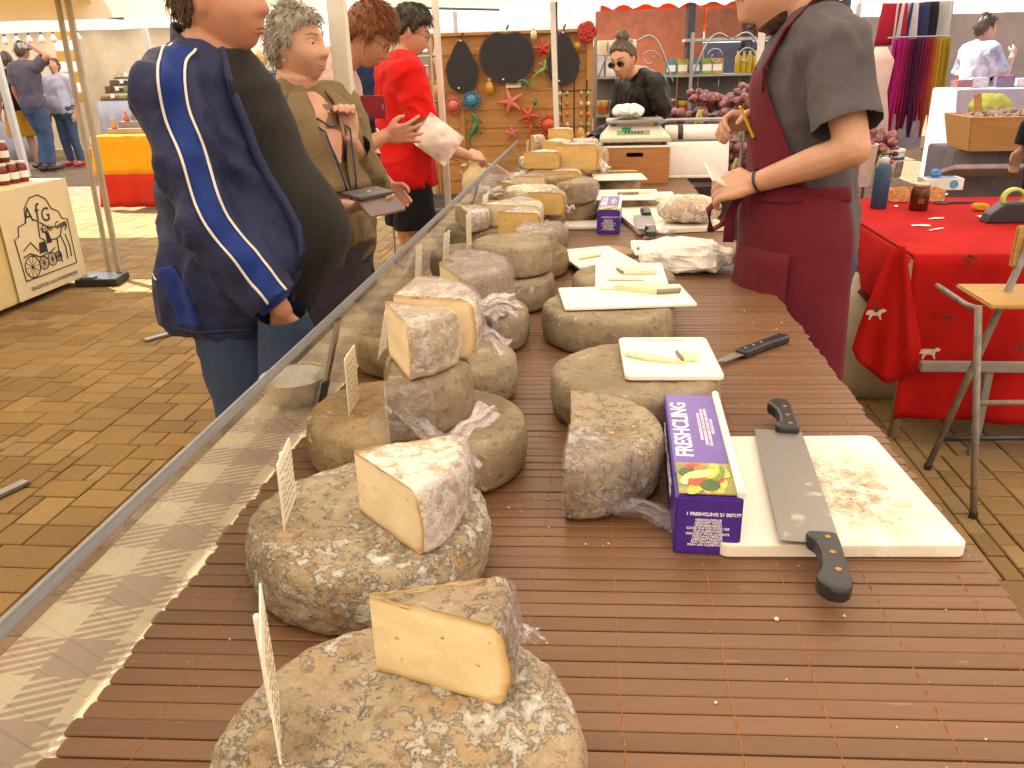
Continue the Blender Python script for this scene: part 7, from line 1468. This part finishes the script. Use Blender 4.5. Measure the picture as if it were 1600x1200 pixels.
JG = mt('preserve_glass', '#7a2410', .15, .5, 40); JL = mt('jar_lid', '#d8d0c0', .4)
def jar(label, x, y, z, g=None):
    o = wb('preserve_jar', label, 'jar', (x, y, z), 0, g); MB().lathe([(.036, 0), (.042, .006), (.043, .10), (.036, .118), (.035, .125)], 18).build('glass', JG, o, smooth=True); MB().lathe([(.038, .125), (.038, .14)], 18).build('lid', JL, o, smooth=True); MB().lathe([(.0432, .03), (.0436, .075)], 18, cap=False).build('label', M_PAPER, o, smooth=True)
for k in range(3):
    for r_ in range(2): jar('red preserve jar in the bottom row on the banner table', -4.02 - .1 * r_, 5.42 - .098 * k + .02 * r_, atop + .0135, 'preserve jars bottom row')
for k in range(2): jar('red preserve jar on top of the row on the banner table', -4.07, 5.34 - .1 * k, atop + .155, 'preserve jars upper row')
# ------------------------------------------------------------------ left: yellow and red cloth table with stepped stand
YY = 8.9; x0, x1 = PY(150, 250, YY).x, PY(262, 250, YY).x; zt4 = PY(200, 212, YY).z; zm = PY(200, 272, YY).z
t = wb('flag_cloth_table', 'table draped in a yellow over red cloth', 'table', ((x0 + x1) / 2, YY, 0)); YC = cloth('yellow_cloth', '#e0a018', .08, 200, .3); RCc = cloth('red_band_cloth', '#c0301c', .08, 200, .3)
def drape(z0, z1, m, nm): MB().grid(lambda u, v: (x0 + (x1 - x0) * u - .05 * (1 - v) * (1 if u < .05 else 0), YY - .02 - .03 * math.sin(u * 21) * (zt4 - (z0 + (z1 - z0) * v)), z0 + (z1 - z0) * v), 50, 6).build(nm, m, t, True, True, thick=.003)
drape(zm, zt4, YC, 'yellow_drop'); drape(.03, zm, RCc, 'red_drop'); MB().bbox(((x0 + x1) / 2, YY + .42, zt4 - .008), (x1 - x0, .86, .016), .004).build('table_top', YC, t, True)
for x in (x0 + .05, x1 - .05): MB().tube([(x, YY + .7, 0), (x, YY + .7, zt4 - .02)], .02, 8).build('leg', M_POLEG, t, True)
s_t = wb('stepped_stand', 'grey brown stepped display stand rising on the yellow cloth', 'display stand', ((x0 + x1) / 2, YY + .5, zt4)); SB = mt('stand_card', '#8f8270', .8)
for k in range(5):
    xa = PY(176 + 14 * k, 200, YY + .4).x; za = PY(180 + 14 * k, 200 - 10.5 * k, YY + .4).z; MB().bbox(((xa + x1 + .4) / 2, YY + .3 + .1 * k, (za + zt4) / 2), (x1 + .4 - xa, .1, za - zt4 - .002), .003).build('step', SB, s_t, True)
    o = MB().lathe([(.001, 0), (.03, .0), (.035, .03), (.01, .07), (.018, .10), (.001, .12)], 10).build('figurine', CER[['gold', 'orange', 'cream', 'gold', 'red'][k]], None, smooth=True, mtx=Matrix.Translation((xa + .08, YY + .3 + .1 * k, za + .001))); tag(o, ['gold', 'orange', 'cream', 'small gold', 'red'][k] + ' figurine on the ' + ['lowest', 'second', 'third', 'fourth', 'highest'][k] + ' step of the stepped stand', 'figurine')
# ------------------------------------------------------------------ far left food stall
FLY = 15.5
def counter(label, pxa, pxb, pytop, y, m):
    a_, b_ = PY(pxa, pytop, y), PY(pxb, pytop, y); zz = (a_.z + b_.z) / 2; o = wb('stall_counter', label, 'counter', ((a_.x + b_.x) / 2, y, 0)); MB().grid(lambda u, v: (a_.x + (b_.x - a_.x) * u, y - .04 * math.sin(u * 40) * (1 - v), zz * v), 40, 4).build('skirt', m, o, True, True, thick=.01); MB().bbox(((a_.x + b_.x) / 2, y + .5, zz), (b_.x - a_.x, 1.0, .02), .005).build('counter_top', m, o, True); return a_.x, b_.x, zz
LIL = cloth('lilac_white', '#aaa6ae', .08, 100, .3)
ca = counter('white skirted food counter at the left edge', -60, 62, 172, 14.6, LIL); cb = counter('white skirted food counter behind the stepped stand', 150, 262, 158, 15.2, LIL)
g_ = random.Random(31); FC = [mt('food%d' % k, c_, .5, .35, 30) for k, c_ in enumerate(('#a8752e', '#8a8a4c', '#c9b48a', '#6a4a2c', '#d0cac0', '#9a5a28', '#44503a'))]
dk = wb('stepped_shelf', 'dark stepped shelf full of food packs on the far left stall', 'shelf', ((cb[0] + cb[1]) / 2, 15.6, cb[2])); dk2 = wb('stepped_shelf', 'dark stepped shelf at the left edge of the far stall', 'shelf', ((ca[0] + ca[1]) / 2, 15.2, ca[2]))
for (c_, d_, y) in ((cb, dk, 15.35), (ca, dk2, 14.8)):
    for r_ in range(4): MB().bbox(((c_[0] + c_[1]) / 2, y + .2 * r_, c_[2] + .085 * r_ + .03 + .04 * r_), (c_[1] - c_[0] - .1, .18, .03), .003).build('shelf_board', mt('shelf_dark', '#4a4640', .7), d_, True)
    for r_ in range(4):
        n_ = int((c_[1] - c_[0]) / .19)
        for k in range(n_):
            h_ = g_.uniform(.05, .10); o = MB().bbox((0, 0, h_ / 2), (.15, .10, h_), .012).build('food_pack', g_.choice(FC), None, mtx=Matrix.Translation((c_[0] + .12 + .19 * k, y - .02 + .2 * r_, c_[2] + .125 * r_ + .046)) @ Matrix.Rotation(g_.uniform(-.3, .3), 4, 'Z')); tag(o, 'food pack in a row on the far left stall shelves', 'food pack', 'food packs on the far left stall')
            if k % 3 == 1: o = MB().bbox((0, 0, .05), (.07, .004, .07), .001).build('price_tag', M_PAPER, None, mtx=Matrix.Translation((c_[0] + .12 + .19 * k, y - .085 + .2 * r_, c_[2] + .125 * r_ + .046))); tag(o, 'small white price tag on the far left stall shelves', 'price tag', 'price tags on the far left stall')
wl_ = wb('canvas_wall', 'beige canvas back wall of the far left food stall', 'canvas wall', (-10, 17.2, 0)); MB().grid(lambda u, v: (-16 + 11 * u, 17.2 + .06 * math.sin(u * 70), 3.2 * v), 90, 4).build('canvas', mt('canvas_beige', '#cdbb9c', .8, .06, 4), wl_, True, True)
pos = wb('poster_board', 'yellow and white striped price poster behind the man with the cap', 'poster', PY(110, 100, 16.6)); 
for k in range(7): MB().bbox((0, 0, .55 - .2 * k), (.5, .012, .18), .002).build('stripe', (mt('poster_yellow', '#b8882c', .6) if k % 2 == 0 else M_PAPER), pos)
for k in range(7):
    p = PY(8 + 19 * k, 64 - 1.0 * k, 13.5); o = wb('light_bulb', 'pale bulb of the string hung across the far left stall', 'bulb', p, 0, 'string of pale bulbs'); MB().lathe([(.001, -.07), (.045, -.04), (.05, 0), (.02, .05), (.018, .07)], 14).build('globe', mt('bulb_white', '#e6e0d0', .3), o, smooth=True); MB().lathe([(.02, .07), (.02, .10)], 10).build('socket', M_BLACKP, o)
# ------------------------------------------------------------------ clothes racks behind the customers, buildings beyond
for k, (px, y, c_, nm) in enumerate(((392, 9.9, '#3a4a6a', 'denim blue'), (455, 10.2, '#8a8a8c', 'grey'), (600, 10.4, '#24304a', 'midnight blue'), (640, 10.4, '#b08a8c', 'rose'))):
    p = PY(px, 130, y); o = wb('garment_rail', nm + ' garments on a chromed rail beyond the customers', 'garment rail', (p.x, y, 0)); MB().tube([(-.4, 0, 1.45), (.4, 0, 1.45)], .014, 8).build('rail', M_STEEL, o)
    for x in (-.38, .38): MB().tube([(x, 0, 0), (x, 0, 1.45)], .014, 8).build('upright', M_STEEL, o)
    for i in range(6): MB().grid(lambda a, v: (-.34 + .13 * i + .05 * (a - .5), .22 * (a - .5) * (1 + .3 * v), 1.43 - .8 * v), 4, 6).build('garment', cloth('rail' + c_, c_, .25, 100, .3), o, smooth=True, thick=.03)
tent('market_tent', 'wide white canvas tent closing the row behind the fence panel', -5.5, 3.2, 13.4, 17.5, 1.75, 2.15, 3.0, M_ROOFW, [((-2.5, 13.5, 0), (-2.5, 13.5, 2.1), .05)], M_POLEW)
for (lb, c_, d_, m_) in (('unseen ochre rendered house row added on the left to block low sky', (-30, 0, 5), (2, 80, 10), mt('ochre_wall', '#b39066', .85, .08, 2)), ('unseen rose rendered house row added on the right to block low sky', (26, 0, 5), (2, 80, 10), mt('rose_wall', '#b08a78', .85, .08, 2)), ('unseen sand rendered house row added behind the camera to block low sky', (0, -24, 5), (64, 2, 10), mt('sand_wall', '#b7a286', .85, .08, 2))):
    h_ = wb('added_house_row', lb, 'building', (c_[0], c_[1], 0)); MB().bbox(c_, d_, .02).build('wall', m_, h_, True)  # unseen house rows, added to hold back low sky light
    sx = 1 if c_[0] < -1 else -1
    for k in range(9):
        u_ = -28 + 7 * k
        for z_ in (3.2, 6.6):
            p_, q_ = ((c_[0] + sx * 1.02, u_, z_), (.08, 1.2, 1.8)) if d_[0] < 3 else ((u_, c_[1] + 1.02, z_), (1.2, .08, 1.8)); MB().bbox(p_, q_, .01).build('window', mt('window_glass', '#2e343a', .1), h_, True)
# unseen tents added behind the camera and across the near aisle, cutting sky light
tent('market_tent', 'unseen cream canvas tent added behind the camera to cut sky light', -4.4, 2.6, -8.5, -1.8, 1.80, 2.12, 2.7, M_ROOF, [((-.9, -3, 0), (-.9, -3, 2.2), .05)], M_POLEW)
tent('market_tent', 'unseen white canvas tent added over the vendor aisle to cut sky light', 2.7, 8.5, -4.5, 4.2, 1.95, 2.2, 2.8, M_ROOFW, [((2.8, -4, 0), (2.8, -4, 2.2), .05)], M_POLEW)
bd = wb('building', 'pale rendered building closing the square behind the tents', 'building', (0, 27, 0)); MB().bbox((0, 28, 4.5), (70, 2, 9), .02).build('wall', mt('render_wall', '#b9a58c', .85, .08, 2), bd, True)
for k in range(14):
    x = -30 + 4.4 * k; o = MB().bbox((x, 26.96, 3.0), (1.2, .1, 1.9), .02).build('window', mt('shutter_blue', '#6d7d92', .6), bd, True); MB().bbox((x, 26.9, 3.0), (.95, .04, 1.65), .01).build('pane', mt('window_glass', '#2e343a', .1), o, True)
bpy.data.scenes.remove(TMP)
